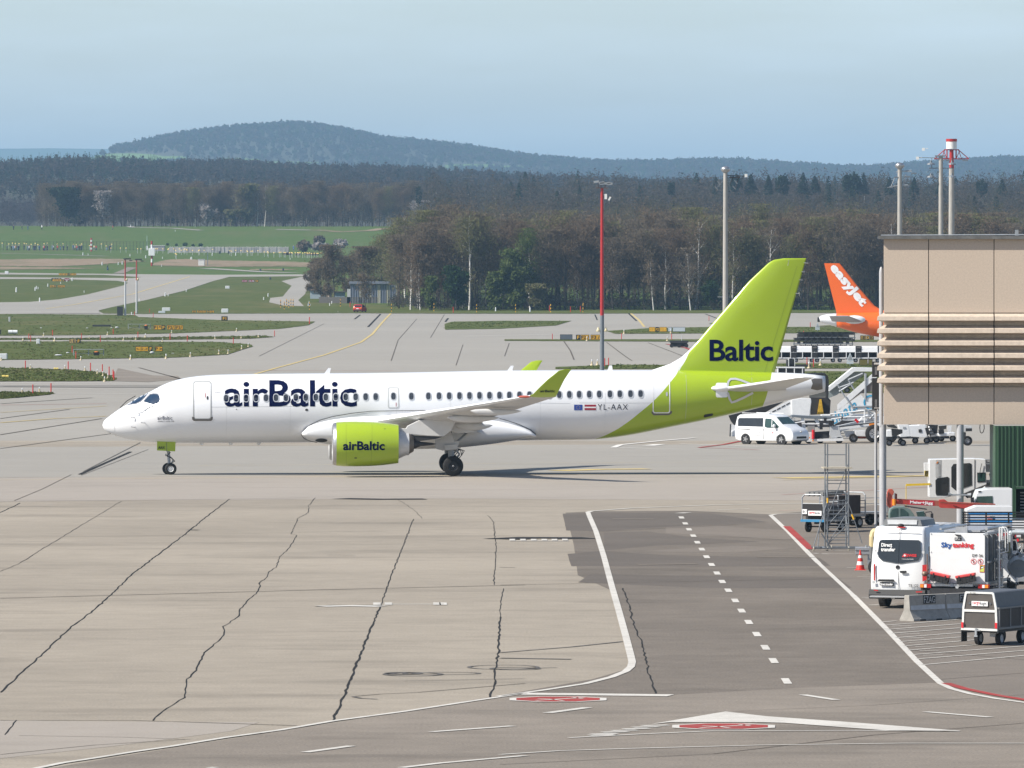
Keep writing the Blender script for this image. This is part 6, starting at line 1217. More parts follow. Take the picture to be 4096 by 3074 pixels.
# people looking on at the far fence
PC = [M('cloth_%s' % n_, c_, .9, n=0) for n_, c_ in (('navy', (.03, .04, .09)), ('black', (.02, .02, .02)), ('blue', (.08, .14, .3)), ('white', (.6, .6, .6)), ('red', (.4, .05, .04)), ('olive', (.1, .11, .06)))]; SKN = M('skin', (.5, .3, .22), .7, n=0); HR = M('hair_brown', (.04, .025, .015), .9, n=0)
def person(seed):
    rr = random.Random(seed); t = T('person', 'distant person in dark clothes standing with the others at the far fence', 'person', (0, 0, 0), rr.uniform(0, 6.28), 'people watching from the far fence'); b_ = B(); n_ = 10
    def rings(pts): b_.loft([[(cx+rx*math.cos(2*math.pi*i/n_), cy+ry*math.sin(2*math.pi*i/n_), z) for i in range(n_)] for cx, cy, z, rx, ry in pts])
    rings([(0, 0, 1.52, .055, .055), (0, 0, 1.56, .07, .08), (0, 0, 1.64, .082, .1), (0, 0, 1.72, .07, .09), (0, 0, 1.78, .03, .04)])
    for s_ in (-1, 1): rings([(s_*.12, 0, 0.02, .05, .1), (s_*.11, 0, .08, .05, .06), (s_*.1, 0, .45, .065, .065), (s_*.09, 0, .88, .09, .09)])
    b_.done('body', SKN, t, smooth='all'); c_ = B(); b_ = c_
    rings([(0, 0, .85, .17, .12), (0, 0, 1.05, .15, .11), (0, 0, 1.3, .2, .13), (0, 0, 1.45, .17, .1), (0, 0, 1.53, .07, .07)])
    for s_ in (-1, 1): rings([(s_*.25, -.02-.1*rr.random(), .85, .04, .04), (s_*.24, 0, 1.12, .048, .05), (s_*.2, 0, 1.42, .06, .06)])
    c_.done('jacket', PC[seed % 6], t, smooth='all'); b_ = B()
    for s_ in (-1, 1): rings([(s_*.115, 0, .1, .06, .07), (s_*.1, 0, .5, .08, .08), (s_*.085, 0, .9, .1, .11)])
    b_.done('trousers', PC[(seed*5+1) % 3], t, smooth='all'); B().ell((0, .02, 1.73), (.09, .105, .08), 8, 5).done('hair', HR, t); return t
pp = [person(i) for i in range(6)]; gx = [(48, 262), (78, 262), (92, 262), (98, 264), (108, 262), (122, 260), (127, 262), (165, 256), (190, 262), (198, 264), (202, 260), (228, 260), (235, 262), (242, 260), (268, 262), (295, 262), (300, 264), (306, 262), (318, 260), (323, 262), (355, 258), (365, 262), (392, 262), (412, 258), (432, 262), (460, 262), (498, 256), (510, 262), (522, 263), (530, 262), (540, 262), (552, 262), (556, 260), (640, 260), (655, 262), (728, 262), (745, 262), (754, 262), (1998, 262), (2025, 258), (2040, 262), (2052, 262), (92, 122), (150, 122), (190, 122), (285, 120), (768, 122), (732, 398)]
for i, (x, y) in enumerate(gx):
    p0 = G(*rA(x, y)); k_ = i % 6
    if i < 6: pp[k_].location = p0; pp[k_].scale = (1.12,)*3
    else: dup(pp[k_], p0, rr_.uniform(0, 6.28), scale=1.12)
# small white cones and posts on the far grass
WM = T('white_marker', 'small white marker post on the far grass', 'marker', (0, 0, 0), 0, 'white marker posts'); B().cyl((0, 0, 0), (0, 0, 1.0), .22, .16, n=8).done('post_body', WP, WM); B().cyl((0, 0, 1), (0, 0, 1.25), .2, .05, n=8).done('post_cap', WP, WM)
wm = [rL(x, y) for x, y in ((193, 355), (415, 338), (430, 318), (450, 320), (564, 290), (716, 255), (790, 232), (852, 222), (993, 360), (1645, 462), (1985, 402), (1950, 405), (2198, 350), (1553, 620))]+[rA(x, y) for x, y in ((270, 610), (600, 292), (565, 292), (805, 358), (832, 355), (695, 360), (885, 300), (998, 258), (1100, 370), (1305, 322), (1298, 322), (890, 100), (1193, 130), (1445, 295), (1605, 295), (1975, 322), (1795, 598), (1825, 575), (992, 312), (1106, 316))]+[rK(x, y) for x, y in ((220, 1060), (235, 1045), (1443, 1100), (1697, 1105))]
for i, (x, y) in enumerate(wm):
    p0 = G(x, y)
    if i == 0: WM.location = p0
    else: dup(WM, p0, scale=rr_.uniform(.45, .85))
for x, y, lab in ((733, 395, 'dark blue board on the far grass'), (1772, 402, 'left dark pointed board on the dry grass'), (1928, 398, 'right dark pointed board on the dry grass'), (1840, 460, 'grey board at the tip of the fan shaped grass'), (1495, 282, 'dark board behind the white hut'), (1556, 282, 'second dark board behind the white hut')):
    thing_box('dark_board', lab, 'board', rA, x-6, y-17, x+6, y, M('board_dark', (.04, .05, .07), .7), dep=.4)
# ------------------------------------------------ vehicles and ground equipment
VW = M('van_white', (.74, .75, .76), .3, n=.02, ns=2, coat=.4); PLAS = M('plastic_black', (.014, .014, .015), .6, n=.1); TAILR = M('tail_lamp_red', (.42, .012, .015), .2, n=0); AMB = M('lamp_amber', (.8, .25, .02), .25, n=0); HEAD = M('head_lamp', (.6, .62, .65), .1, n=0)
INKW = M('ink_white', (.8, .8, .8), .6, n=0); INKK = M('ink_black', (.012, .012, .014), .6, n=0); INKR = M('ink_red', (.6, .012, .02), .6, n=0); INKB = M('ink_blue', (.01, .08, .3), .6, n=0); INKG = M('ink_grey', (.3, .31, .33), .6, n=0)
ALU = M('aluminium', (.5, .5, .51), .4, m=.6, n=.12, ns=6); SMOKE = M('smoke_glass', (.018, .02, .022), .07, n=.2, ns=2, spec=.8); TEAL = M('teal_glass', (.03, .065, .058), .1, n=.3, ns=2, spec=.7)
def wheel(t, x, y, r, w_=.2, rim=ALU, nm='wheel', spokes=0):
    s_ = 1 if y > 0 else -1
    wh = B().lathe([(-w_/2, r*.55), (-w_/2, r*.88), (-w_*.35, r), (w_*.35, r), (w_/2, r*.88), (w_/2, r*.55)], (x, y, r), 'Y', 28).done(nm, BLK, t, smooth=True)
    q = B().lathe([(s_*w_*.1, .01), (s_*w_*.3, r*.2), (s_*w_*.36, r*.5), (s_*w_*.5, r*.58), (-s_*w_*.3, r*.58)], (x, y, r), 'Y', 20)
    if spokes:
        for i in range(spokes): a = 2*math.pi*i/spokes; q.box((x+math.cos(a)*r*.33, y+s_*w_*.44, r+math.sin(a)*r*.33), (r*.5, .03, r*.13), ry=-a)
    q.done('rim', rim, wh, smooth=True)
    if spokes: B().cyl((x, y+s_*w_*.2, r), (x, y+s_*w_*.32, r), r*.5, n=20).done('brake_disc', DARK, wh)
    return wh
class Car:
    def __init__(s, name, label, cat, loc, rz, prof, W, tum, zb, mat, rnd_=.07, arches=()):
        s.t = T(name, label, cat, loc, rz); s.W, s.tum, s.zb = W, tum, zb; s.zt = max(z for x, z in prof); cx = sum(x for x, z in prof)/len(prof); cz = sum(z for x, z in prof)/len(prof)
        def sl(y, ins):
            r_ = []
            for x, z in prof:
                dx, dz = x-cx, z-cz; l_ = math.hypot(dx, dz); k_ = (l_-ins)/l_; z2 = cz+dz*k_; r_.append((cx+dx*k_, y*s.nar(z2), z2))
            return r_
        h = W/2; b_ = B().loft([sl(-h, rnd_), sl(-h+rnd_*.3, rnd_*.4), sl(-h+rnd_, 0), sl(-h*.3, -.012), sl(h*.3, -.012), sl(h-rnd_, 0), sl(h-rnd_*.3, rnd_*.4), sl(h, rnd_)]); b_.done('body', mat, s.t, smooth=38)
        for x, r_ in arches:
            for y in (-1, 1): B().lathe([(-.1, .01), (-.1, r_), (.115, r_*.98), (.115, .01)], (x, y*(h-.1), r_*.86), 'Y', 24).done('wheel_arch', PLAS, s.t)
    def nar(s, z): return 1-s.tum*max(0, (z-s.zb)/(s.zt-s.zb))
    def side(s, pts, name, mat, y=-1, off=.012, parent=None, thick=.0):
        q = [(x, y*(s.W/2*s.nar(z)+off), z) for x, z in pts]; return B().prism(q, (0, -y*.03, 0)).done(name, mat, parent or s.t)
    def cross(s, a, b_, w0, w1, name, mat, off=.012, parent=None, n=1):
        "panel across the car between two profile points"
        a, b_ = Vector((a[0], 0, a[1])), Vector((b_[0], 0, b_[1])); d = (b_-a).normalized(); nn = Vector((d.z, 0, -d.x))*off*n
        q = [a+nn+Vector((0, -w0/2, 0)), a+nn+Vector((0, w0/2, 0)), b_+nn+Vector((0, w1/2, 0)), b_+nn+Vector((0, -w1/2, 0))]; return B().prism(q, -nn.normalized()*.02).done(name, mat, parent or s.t)
# white duty van
rz = R(-38); pf_ = G(*r4(905, 1189)); loc = pf_-Vector((math.cos(rz)*1.36-math.sin(rz)*-.77, math.sin(rz)*1.36+math.cos(rz)*-.77, 0))
prof = [(-2.15, .3), (-2.2, .5), (-2.22, .95), (-2.17, 1.3), (-2.08, 1.7), (-1.9, 1.82), (-1.2, 1.86), (0, 1.85), (.55, 1.8), (.8, 1.72), (1.35, 1.28), (1.62, 1.1), (2.05, .97), (2.24, .78), (2.3, .55), (2.28, .32), (2.15, .22), (-1.9, .22)]
c = Car('duty_van', 'small white van with black rear side windows parked behind the airliner tail', 'van', loc, rz, prof, 1.72, .13, .95, VW, arches=((1.36, .36), (-1.36, .36)))
for y in (-1, 1):
    c.side([(-1.95, 1.12), (-1.98, 1.5), (-1.9, 1.62), (-.05, 1.64), (-.03, 1.1)], 'side_window', SMOKE, y); c.side([(.1, 1.1), (.1, 1.62), (.55, 1.6), (.78, 1.48), (1.2, 1.12), (1.1, 1.04), (.3, 1.04)], 'side_window', TEAL, y); c.side([(.62, 1.08), (.62, 1.6), (.66, 1.6), (.66, 1.08)], 'window_pillar', VW, y, .02)
    for x in (.04, -.02): c.side([(x, .35), (x, 1.0), (x+.012, 1.0), (x+.012, .35)], 'door_gap', SEAM, y)
    c.side([(-1.95, .93), (-1.0, .9), (-1.0, .935), (-1.95, .965)], 'slide_rail', PLAS, y); c.side([(1.02, .35), (1.05, .95), (1.062, .95), (1.032, .35)], 'door_gap', SEAM, y)
    B().ell((.92, y*.98, 1.14), (.09, .12, .13)).done('mirror', VW, c.t, smooth=True)
    for x in (1.36, -1.36): wheel(c.t, x, y*.77, .32, .19, ALU, spokes=5)
    B().add(*(lambda q: (q, [(0, 1, 2, 3)]))([(1.72, y*.8, 1.03), (2.02, y*.62, .97), (2.2, y*.5, .82), (1.9, y*.84, .86)])).done('head_lamp', HEAD, c.t)
    B().ell((2.2, y*.66, .5), (.09, .09, .06)).done('fog_lamp', PLAS, c.t)
c.cross((.86, 1.7), (1.38, 1.27), 1.22, 1.42, 'windshield', TEAL, .02, n=1)
B().box((2.29, 0, .45), (.04, 1.0, .13)).done('grille', PLAS, c.t); B().cyl((2.22, 0, .82), (2.3, 0, .8), .06, n=12).done('badge', STEEL, c.t); B().box((2.3, 0, .57), (.02, .5, .1)).done('number_plate', INKW, c.t)
B().cyl((-1.7, -.75, 1.93), (.4, -.75, 1.9), .02).cyl((-1.7, .75, 1.93), (.4, .75, 1.9), .02).done('roof_rail', VW, c.t)
yy = -(.86+.018)
lettering('Duty Manager', (-.98, yy, .72), (1, 0, 0), (0, 0, 1), INKG, c.t, wid=.9, hei=.11, bold=.0); lettering('Airport', (-.75, yy, .52), (1, 0, 0), (0, 0, 1), INKG, c.t, wid=.6, hei=.1, bold=.0); lettering('swissport', (.2, yy, .72), (1, 0, 0), (0, 0, 1), INKG, c.t, wid=.4, hei=.06, bold=.0)
B().prism([(.64, yy, .7), (.76, yy, .8), (.8, yy, .8), (.7, yy, .7)], (0, .004, 0)).done('red_mark', INKR, c.t)
# shuttle van seen from behind
rz = R(70); th = R(20); dV = 273.0; cxp = 3592.
def VP(zx, zy, x=-.012): px_, py_ = r5(zx, zy); return (x, -(px_-cxp)/F*dV/math.cos(th), H-(py_-HY)/F*dV)
loc = Vector(((cxp-2048)/F*dV, dV, 0)); ztop = VP(900, 752)[2]; zbt = VP(900, 1350)[2]
prof = [(0.02, zbt), (-.0, zbt+.3), (0.0, 1.3), (.05, 1.9), (.13, ztop-.14), (.24, ztop-.02), (1.2, ztop+.02), (4.3, ztop), (4.9, ztop-.2), (5.7, 1.35), (6.5, 1.1), (6.8, .8), (6.8, .35), (6.6, .3), (.3, .3)]
c = Car('shuttle_van', 'high white shuttle van seen from behind with dark rear windows, beside the striped cone', 'van', loc, rz, prof, 1.95, .11, 1.2, VW, rnd_=.11, arches=((1.35, .40), (5.6, .40)))
def rp(pts, name, mat, x=-.02, parent=None, th_=.02):
    return B().prism([VP(a, b_, x) for a, b_ in pts], (th_, 0, 0)).done(name, mat, parent or c.t)
# rear doors follow the slight lean of the tail
B().box((.0, 0, 0), (0, 0, 0))
def lean(z): return float(np.interp(z, [.5, 1.3, 1.9, ztop-.14], [0.0, 0.0, .05, .13]))
def rpan(pts, name, mat, off=.016, parent=None, extra=0):
    q = []
    for a, b_ in pts: x_, y_, z_ = VP(a, b_); q.append((lean(z_)-off-.03, y_, z_))
    return B().prism(q, (.012, 0, 0)).done(name, mat, parent or c.t)
win = rpan([(738, 884), (760, 878), (910, 876), (910, 1092), (890, 1092), (760, 1070), (728, 1040), (720, 1010), (728, 905)], 'rear_window', SMOKE); win2 = rpan([(914, 876), (1085, 878), (1104, 890), (1112, 1010), (1104, 1040), (1085, 1066), (935, 1094), (914, 1094)], 'rear_window', SMOKE)
rpan([(911, 752), (913.5, 752), (911, 1340), (908, 1340)], 'door_gap', SEAM, .02); rpan([(745, 808), (1100, 812), (1100, 815), (745, 811)], 'panel_crease', SEAM, .014)
for pts in ([(686, 1105), (700, 1100), (700, 1255), (688, 1252)],): rpan(pts, 'tail_lamp', TAILR, .03)
rpan([(1128, 1105), (1180, 1100), (1182, 1160), (1170, 1240), (1130, 1258)], 'tail_lamp', TAILR, .03)
rpan([(735, 1242), (870, 1242), (882, 1262), (722, 1262)], 'plate_lamp_bar', PLAS, .05); pl = rpan([(742, 1268), (868, 1272), (868, 1305), (742, 1300)], 'number_plate', INKK, .022)
rpan([(925, 1162), (985, 1160), (990, 1178), (960, 1186), (930, 1180)], 'door_handle', PLAS, .05); rpan([(692, 968), (712, 968), (712, 990), (692, 990)], 'hinge', GREYL, .05); rpan([(1124, 978), (1146, 978), (1146, 1000), (1124, 1000)], 'hinge', GREYL, .05); rpan([(676, 1256), (700, 1256), (700, 1282), (676, 1282)], 'hinge', GREYL, .05)
rpan([(885, 756), (965, 758), (965, 768), (885, 766)], 'brake_lamp', TAILR, .04); a = VP(920, 745); B().ell((.12, a[1], a[2]), (.08, .12, .06)).done('rear_camera', PLAS, c.t)
a = VP(903, 1130); B().lathe([(-.012, .07), (-.03, .07), (-.03, .055), (-.012, .055)], (lean(a[2]), a[1], a[2]), 'X', 24).box((lean(a[2])-.02, a[1], a[2]+.02), (.01, .012, .07)).box((lean(a[2])-.02, a[1]+.025, a[2]-.02), (.01, .012, .07), rx=R(60)).box((lean(a[2])-.02, a[1]-.025, a[2]-.02), (.01, .012, .07), rx=R(-60)).cyl((lean(a[2])-.01, a[1], a[2]), (lean(a[2])-.016, a[1], a[2]), .065, n=20).done('badge', DARK, c.t)
B().loft([[(-.1, y, .32), (-.16, y, .45), (-.1, y, .62), (.15, y, .62), (.15, y, .32)] for y in (-.97, -.6, .6, .97)]).done('bumper', PLAS, c.t, smooth=30); rpan([(700, 1336), (740, 1340), (738, 1350), (702, 1346)], 'reflector', TAILR, .17); rpan([(1080, 1348), (1140, 1346), (1138, 1356), (1084, 1358)], 'reflector', TAILR, .17)
B().box((-.28, .1, .40), (.3, 1.5, .05)).box((-.05, .1, .36), (.4, .12, .06)).done('rear_step', ALU, c.t)
def vtext(s, x0, y0, x1, y1, mat, bold=.02, parent=None, off=.068):
    a, b_ = VP(x0, y1), VP(x1, y0); x_ = lean((a[2]+b_[2])/2)-off; up = Vector((lean(b_[2])-lean(a[2]), 0, b_[2]-a[2])); return lettering(s, (lean(a[2])-off, a[1], a[2]), (0, -1, 0), up, mat, parent or c.t, wid=a[1]-b_[1], hei=b_[2]-a[2], bold=bold)
vtext('Direct', 752, 908, 850, 942, INKW, .03, win); vtext('transfer', 750, 948, 880, 984, INKW, .03, win); vtext('SWISS', 985, 1006, 1074, 1032, INKR, .03, win2); vtext('A STAR ALLIANCE MEMBER', 940, 1050, 1048, 1057, INKW, 0, win2)
rpan([(940, 1034), (960, 1004), (983, 1004), (983, 1034)], 'tail_logo', INKR, .03, win2); rpan([(965, 1008), (971, 1008), (971, 1030), (965, 1030)], 'logo_cross', INKW, .045, win2); rpan([(957, 1016), (979, 1016), (979, 1022), (957, 1022)], 'logo_cross', INKW, .045, win2)
a = VP(1065, 1053); B().lathe([(-.01, .025), (-.02, .025), (-.02, .015), (-.01, .015)], (lean(a[2])-.02, a[1], a[2]), 'X', 10).done('alliance_ring', INKW, win2)
vtext('Direct transfer', 748, 1276, 862, 1298, INKW, .03, pl); vtext('TB 122', 1003, 1284, 1094, 1310, INKK, .01); vtext('mercator', 712, 1163, 790, 1170, INKG, 0); vtext('SPRINTER', 1065, 1171, 1112, 1177, INKG, 0) if False else None
for pts in ([(1, 0)],): pass
q = B().loft([[(x, y*s1, z) for y, z in ((-.72, ztop+.01), (-.66, ztop+.2), (-.45, ztop+.26), (.45, ztop+.26), (.66, ztop+.2), (.72, ztop+.01))] for x, s1 in ((.5, .94), (.62, 1), (1.9, 1), (2.1, .9))]); q.done('air_conditioner', M('ac_grey', (.16, .165, .17), .5), c.t, smooth=25)
B().loft([[(x, y, z) for y, z in ((-.5, ztop+.05), (-.52, ztop+.2), (.52, ztop+.2), (.5, ztop+.05))] for x in (.47, .52)]).done('cooler_cap', M('ac_pale', (.5, .51, .52), .4), c.t)
for y in (-1, 1):
    for x in (1.35, 5.6): wheel(c.t, x, y*.84, .36, .24, PLAS)
    c.side([(.5, 1.3), (.5, 2.05), (1.9, 2.05), (1.9, 1.3)], 'side_window', SMOKE, y); c.side([(2.0, 1.3), (2.0, 2.05), (3.7, 2.05), (3.7, 1.3)], 'side_window', SMOKE, y); c.side([(4.0, 1.3), (4.0, 2.0), (4.6, 2.0), (5.3, 1.45), (5.2, 1.3)], 'side_window', SMOKE, y)
    B().box((5.2, y*1.12, 1.5), (.12, .2, .32)).done('mirror', PLAS, c.t)
for x in (.9, 2.2, 3.4): B().box((x, -.86, ztop+.0), (.5, .03, .02)).done('roof_clip', GREYL, c.t)
# fuel dispenser truck
dS = 269.5; th = R(14); cxp2 = 3831.
t = T('fuel_truck', 'white fuel dispenser truck with blue and red lettering right of the shuttle van', 'truck', ((cxp2-2048)/F*dS, dS, 0), R(90)-th)
def SP(zx, zy, x=0.0): px_, py_ = r5(zx, zy); return (x, -(px_-cxp2)/F*dS/math.cos(th), H-(py_-HY)/F*dS)
def spn(pts, name, mat, x=-.012, parent=None, tk=.01): return B().prism([SP(a, b_, x) for a, b_ in pts], (tk, 0, 0)).done(name, mat, parent or t)
z0, z1 = SP(0, 1278)[2], SP(0, 814)[2]; yl_, yr_ = SP(1201, 0)[1], SP(1702, 0)[1]
bd = B().box((.03, (yl_+yr_)/2, (z0+z1)/2), (.06, yl_-yr_, z1-z0)).done('rear_panel', M('panel_white', (.74, .75, .75), .35, n=.04, ns=3), t, bevel=.01)
B().box((1.1, (yl_+yr_)/2+.02, (z0+z1)/2), (2.0, yl_-yr_-.1, z1-z0-.06)).done('cabinet', M('truck_slate', (.09, .1, .11), .6, n=.2), t)
fr = B()
for x in (.25, 1.0, 1.9, 2.9): fr.box((x, yr_-.02, (z0+z1)/2), (.08, .08, z1-z0)).box((x, yr_-.02, z1), (.1, .1, .05))
fr.box((2.0, yr_-.05, z1-.02), (4, .1, .08)).box((2.0, yr_-.05, z0), (4, .1, .1)).box((2.0, yr_-.1, z0+.7), (4, .04, .06)).done('side_frame', GALV, t)
B().cyl((.8, yl_-.2, z1+.1), (5.2, yl_-.2, z1+.1), .04).cyl((.8, yr_+.1, z1+.12), (5.2, yr_+.1, z1+.12), .05).box((.7, 0, z1+.08), (.12, .4, .2)).box((3, 0, z1+.04), (4.5, 1.2, .06)).done('roof_rail', ALU, t)
B().box((2.8, 0, .72), (6.4, 1.7, .18)).done('chassis', DARK, t); B().loft([[(5.3, y, z) for y, z in ((-1, .7), (-1, 2.1), (1, 2.1), (1, .7))], [(6.9, y, z) for y, z in ((-1, .7), (-1, 1.5), (1, 1.5), (1, .7))]]).done('cab', VW, t, bevel=.05)
for x in (1.2, 4.9):
    for y in (-.85, .85): wheel(t, x, y, .42, .28, GALV)
bm_ = spn([(1230, 1282), (1600, 1284), (1600, 1306), (1230, 1304)], 'rear_bumper', ALU, -.16, tk=.12); spn([(1396, 1282), (1424, 1282), (1424, 1308), (1396, 1308)], 'bumper_plate', GREYL, -.19); spn([(1120, 1310), (1790, 1312), (1790, 1345), (1120, 1345)], 'under_guard', DARK, -.05, tk=.4); spn([(1440, 1306), (1475, 1306), (1458, 1342)], 'tow_point', GREYL, -.18)
for x0 in (1122, 1650):
    l_ = spn([(x0, 1285), (x0+100, 1285), (x0+100, 1320), (x0, 1320)], 'rear_lamp', TAILR, -.2, tk=.12); a_ = (x0+2, x0+32) if x0 < 1400 else (x0+62, x0+92); spn([(a_[0], 1288), (a_[1], 1288), (a_[1], 1317), (a_[0], 1317)], 'indicator', AMB, -.215, l_); m_ = x0+38; spn([(m_, 1288), (m_+22, 1288), (m_+22, 1317), (m_, 1317)], 'reverse_lamp', INKW, -.215, l_)
def stext(s, x0, y0, x1, y1, mat, bold=.02, parent=None):
    a, b_ = SP(x0, y1), SP(x1, y0); return lettering(s, (-.018, a[1], a[2]), (0, -1, 0), (0, 0, 1), mat, parent or bd, wid=a[1]-b_[1], hei=b_[2]-a[2], bold=bold)
stext('Sky', 1305, 900, 1404, 962, INKB, .035); stext('tanking', 1408, 900, 1602, 962, INKR, .035); jp = spn([(1428, 856), (1490, 857), (1490, 885), (1428, 884)], 'fuel_plate', INKK, -.014); B().add(*(lambda q: q)(([], []))); 
a, b_ = SP(1433, 880), SP(1485, 862); lettering('JET A-1', (-.022, a[1], a[2]), (0, -1, 0), (0, 0, 1), INKW, jp, wid=a[1]-b_[1], hei=b_[2]-a[2], bold=.02)
stext('DP 36', 1588, 1007, 1684, 1034, INKK, .015); spn([(1432, 826), (1482, 830), (1488, 848), (1448, 842)], 'rear_camera', DARK, -.1, tk=.1)
for cx in (1599, 1661):
    a = SP(cx, 1075); r0 = .092; ic = B().lathe([(-.012, r0), (-.016, r0), (-.016, r0-.014), (-.012, r0-.014)], a, 'X', 28).box((-.015, a[1], a[2]), (.004, .17, .014), rx=R(40)).done('ban_sign', INKR, bd); B().box((-.014, a[1], a[2]-.01), (.003, .02, .1)).box((-.014, a[1]+.01, a[2]+.03), (.003, .05, .02)).done('ban_symbol', INKK, ic)
sk = spn([(1656, 1106), (1700, 1107), (1698, 1175), (1655, 1173)], 'warning_sticker', INKR, -.014); spn([(1660, 1111), (1696, 1112), (1694, 1170), (1659, 1168)], 'sticker_face', M('sticker_lime', (.55, .6, .12), .5), -.018, sk); spn([(1662, 1116), (1692, 1118), (1690, 1130), (1662, 1148)], 'sticker_print', INKK, -.022, sk); spn([(1668, 1128), (1690, 1120), (1692, 1128), (1672, 1140)], 'sticker_print', INKW, -.026, sk)
for x, y in ((1212, 822), (1690, 822), (1212, 990), (1212, 1150)): a = SP(x, y); B().ell((-.01, a[1], a[2]), (.02, .018, .018)).done('rivet', GREYL, bd)
RBX = M('tool_red', (.6, .06, .06), .5); 
for lab, (x0, y0, x1_, y1_), an in (('left red and black tool box strapped to the fuel truck', (1205, 1165, 1400, 1275), 12), ('right red and black tool box strapped to the fuel truck', (1440, 1175, 1640, 1275), -10)):
    a = SP((x0+x1_)/2, (y0+y1_)/2, -.2); p_ = t.matrix_basis @ Vector(a) if False else Matrix.Translation(t.location) @ Matrix.Rotation(R(90)-th, 4, 'Z') @ Vector(a)
    tb = T('tool_box', lab, 'tool box', p_, R(90)-th); w_ = .62; g = R(an)
    def lb(cx, cz, dx, dz, dy, bev, nm, mt_): q = B().box((0, cx*math.cos(g)+cz*math.sin(g)*-1*0, 0), (0, 0, 0)); return None
    m3 = Matrix.Rotation(-g*-1, 3, 'X'); 
    def bb(cy_, cz, sy, sz, sx, nm, mt_, bev=.012):
        c3 = m3 @ Vector((0, cy_, cz)); B().box((-.0+0*c3.x, c3.y, c3.z), (sx, sy, sz), rx=g).done(nm, mt_, tb, bevel=bev)
    bb(0, -.06, w_, .2, .22, 'box_body', PLAS); bb(0, .08, w_+.04, .09, .26, 'box_lid', RBX, .025)
    for s_ in (-.2, .2): bb(s_, .03, .05, .13, .27, 'latch', INKK, .005)
    for s_ in (-.12, .0, .12): bb(s_, -.07, .02, .17, .235, 'body_rib', INKK, .003)
lw = B()
for (x0, y0), (x1_, y1_) in (((1215, 1268), (1320, 1240)), ((1470, 1290), (1590, 1248)), ((1590, 1248), (1594, 1278)), ((1235, 1250), (1240, 1280))): lw.cyl(SP(x0, y0, -.1), SP(x1_, y1_, -.1), .012)
lw.done('box_bracket', ALU, t)
# left valve cluster, ladder, tank and pipes on its side
vb = B(); a = SP(1185, 1150, .0)
for i in range(5): vb.cyl((0.0, a[1], a[2]-.05-.12*i), (0.0, a[1], a[2]-.12*i), .035+.015*(i % 2), n=8)
vb.cyl((-.05, a[1]+.02, a[2]+.5), (-.05, a[1]+.02, a[2]-.5), .02).ell((-.06, a[1]+.1, a[2]-.15), (.1, .1, .09)).done('hose_coupling', M('brass_dull', (.22, .16, .12), .5, m=.5), t, smooth=True)
ld = B(); 
for dx in (0, .42):
    x0 = .6+dx; yb = SP(1790, 0)[1]-.05
    ld.box((x0, yb, (SP(0, 1325)[2]+SP(0, 765)[2])/2), (.06, .05, SP(0, 765)[2]-SP(0, 1325)[2])); ld.path([(x0, yb, SP(0, 765)[2]), (x0, yb-.15, SP(0, 770)[2]), (x0, yb-.2, SP(0, 800)[2]), (x0, yb-.2, SP(0, 990)[2]), (x0, yb, SP(0, 1005)[2])], .022)
ld.done('ladder_rail', M('white_tube', (.62, .63, .63), .4), t)
st_ = B(); 
for i in range(6): st_.box((.81, yb+.02, SP(0, 1310)[2]+i*.3), (.4, .2, .035))
st_.done('ladder_step', ALU, t); B().box((.81, yb+.05, SP(0, 1100)[2]), (.45, .02, 1.6)).done('ladder_backing', M('dusty_steel', (.2, .19, .17), .7, n=.4), t)
for i in range(5): B().prism([(.58, yb-.032, SP(0, 1085)[2]-i*.07), (.58, yb-.032, SP(0, 1085)[2]-i*.07+.03), (.62, yb-.032, SP(0, 1085)[2]-i*.07+.06), (.62, yb-.032, SP(0, 1085)[2]-i*.07+.03)], (0, .004, 0)).done('hazard_stripe', INKR, t)
gr = B()
for i in range(7): gr.box((.81, yb-.08, SP(0, 990)[2]+i*.085), (.4, .01, .01))
for i in range(5): gr.box((.62+i*.095, yb-.08, SP(0, 930)[2]), (.01, .01, .58))
gr.done('mesh_guard', GALV, t)
def SQ(zx, zy, x): px_, py_ = r5(zx, zy); d_ = dS+x*math.sin(R(90)-th)+.5; return (x, -((px_-2048)/F*d_-t.location.x-x*math.cos(R(90)-th))/math.cos(th), H-(py_-HY)/F*d_)
q = SQ(2010, 1110, 1.8); B().cyl((1.5, q[1], q[2]), (2.9, q[1], q[2]), .36, n=28).ell((1.5, q[1], q[2]), (.16, .36, .36), 20, 10).done('filter_tank', M('tank_pale', (.5, .53, .55), .4), t, smooth=True)
B().lathe([(-.03, .3), (0, .3), (0, .01)], (1.32, q[1]-.06, q[2]-.06), 'X', 20).box((1.3, q[1]-.05, q[2]+.1), (.05, .3, .06)).box((1.3, q[1]-.05, q[2]-.1), (.05, .3, .05)).box((1.4, q[1]+.2, q[2]+.38), (.2, .08, .1)).box((1.4, q[1]-.1, q[2]+.38), (.2, .08, .1)).done('tank_hatch', GRYP, t)
q = SQ(1925, 800, 1.6); B().path([(1.6, q[1]-.0, q[2]-.9), (1.6, q[1], q[2]-.1), (1.6, q[1]-.08, q[2]), (1.6, q[1]-2.0, q[2]+.02)], .085, n=14).ell((1.6, q[1]-.02, q[2]-.02), (.09, .09, .09)).done('main_pipe', M('pipe_grey', (.42, .45, .47), .4, m=.3), t, smooth=True)
eq = B(); rr = random.Random(8)
for i in range(26): a = SQ(rr.uniform(1900, 2080), rr.uniform(800, 1290), rr.uniform(1.9, 2.6)); eq.box(a, (.15, rr.uniform(.05, .3), rr.uniform(.05, .3)))
eq.done('pump_gear', DARK, t); eq = B()
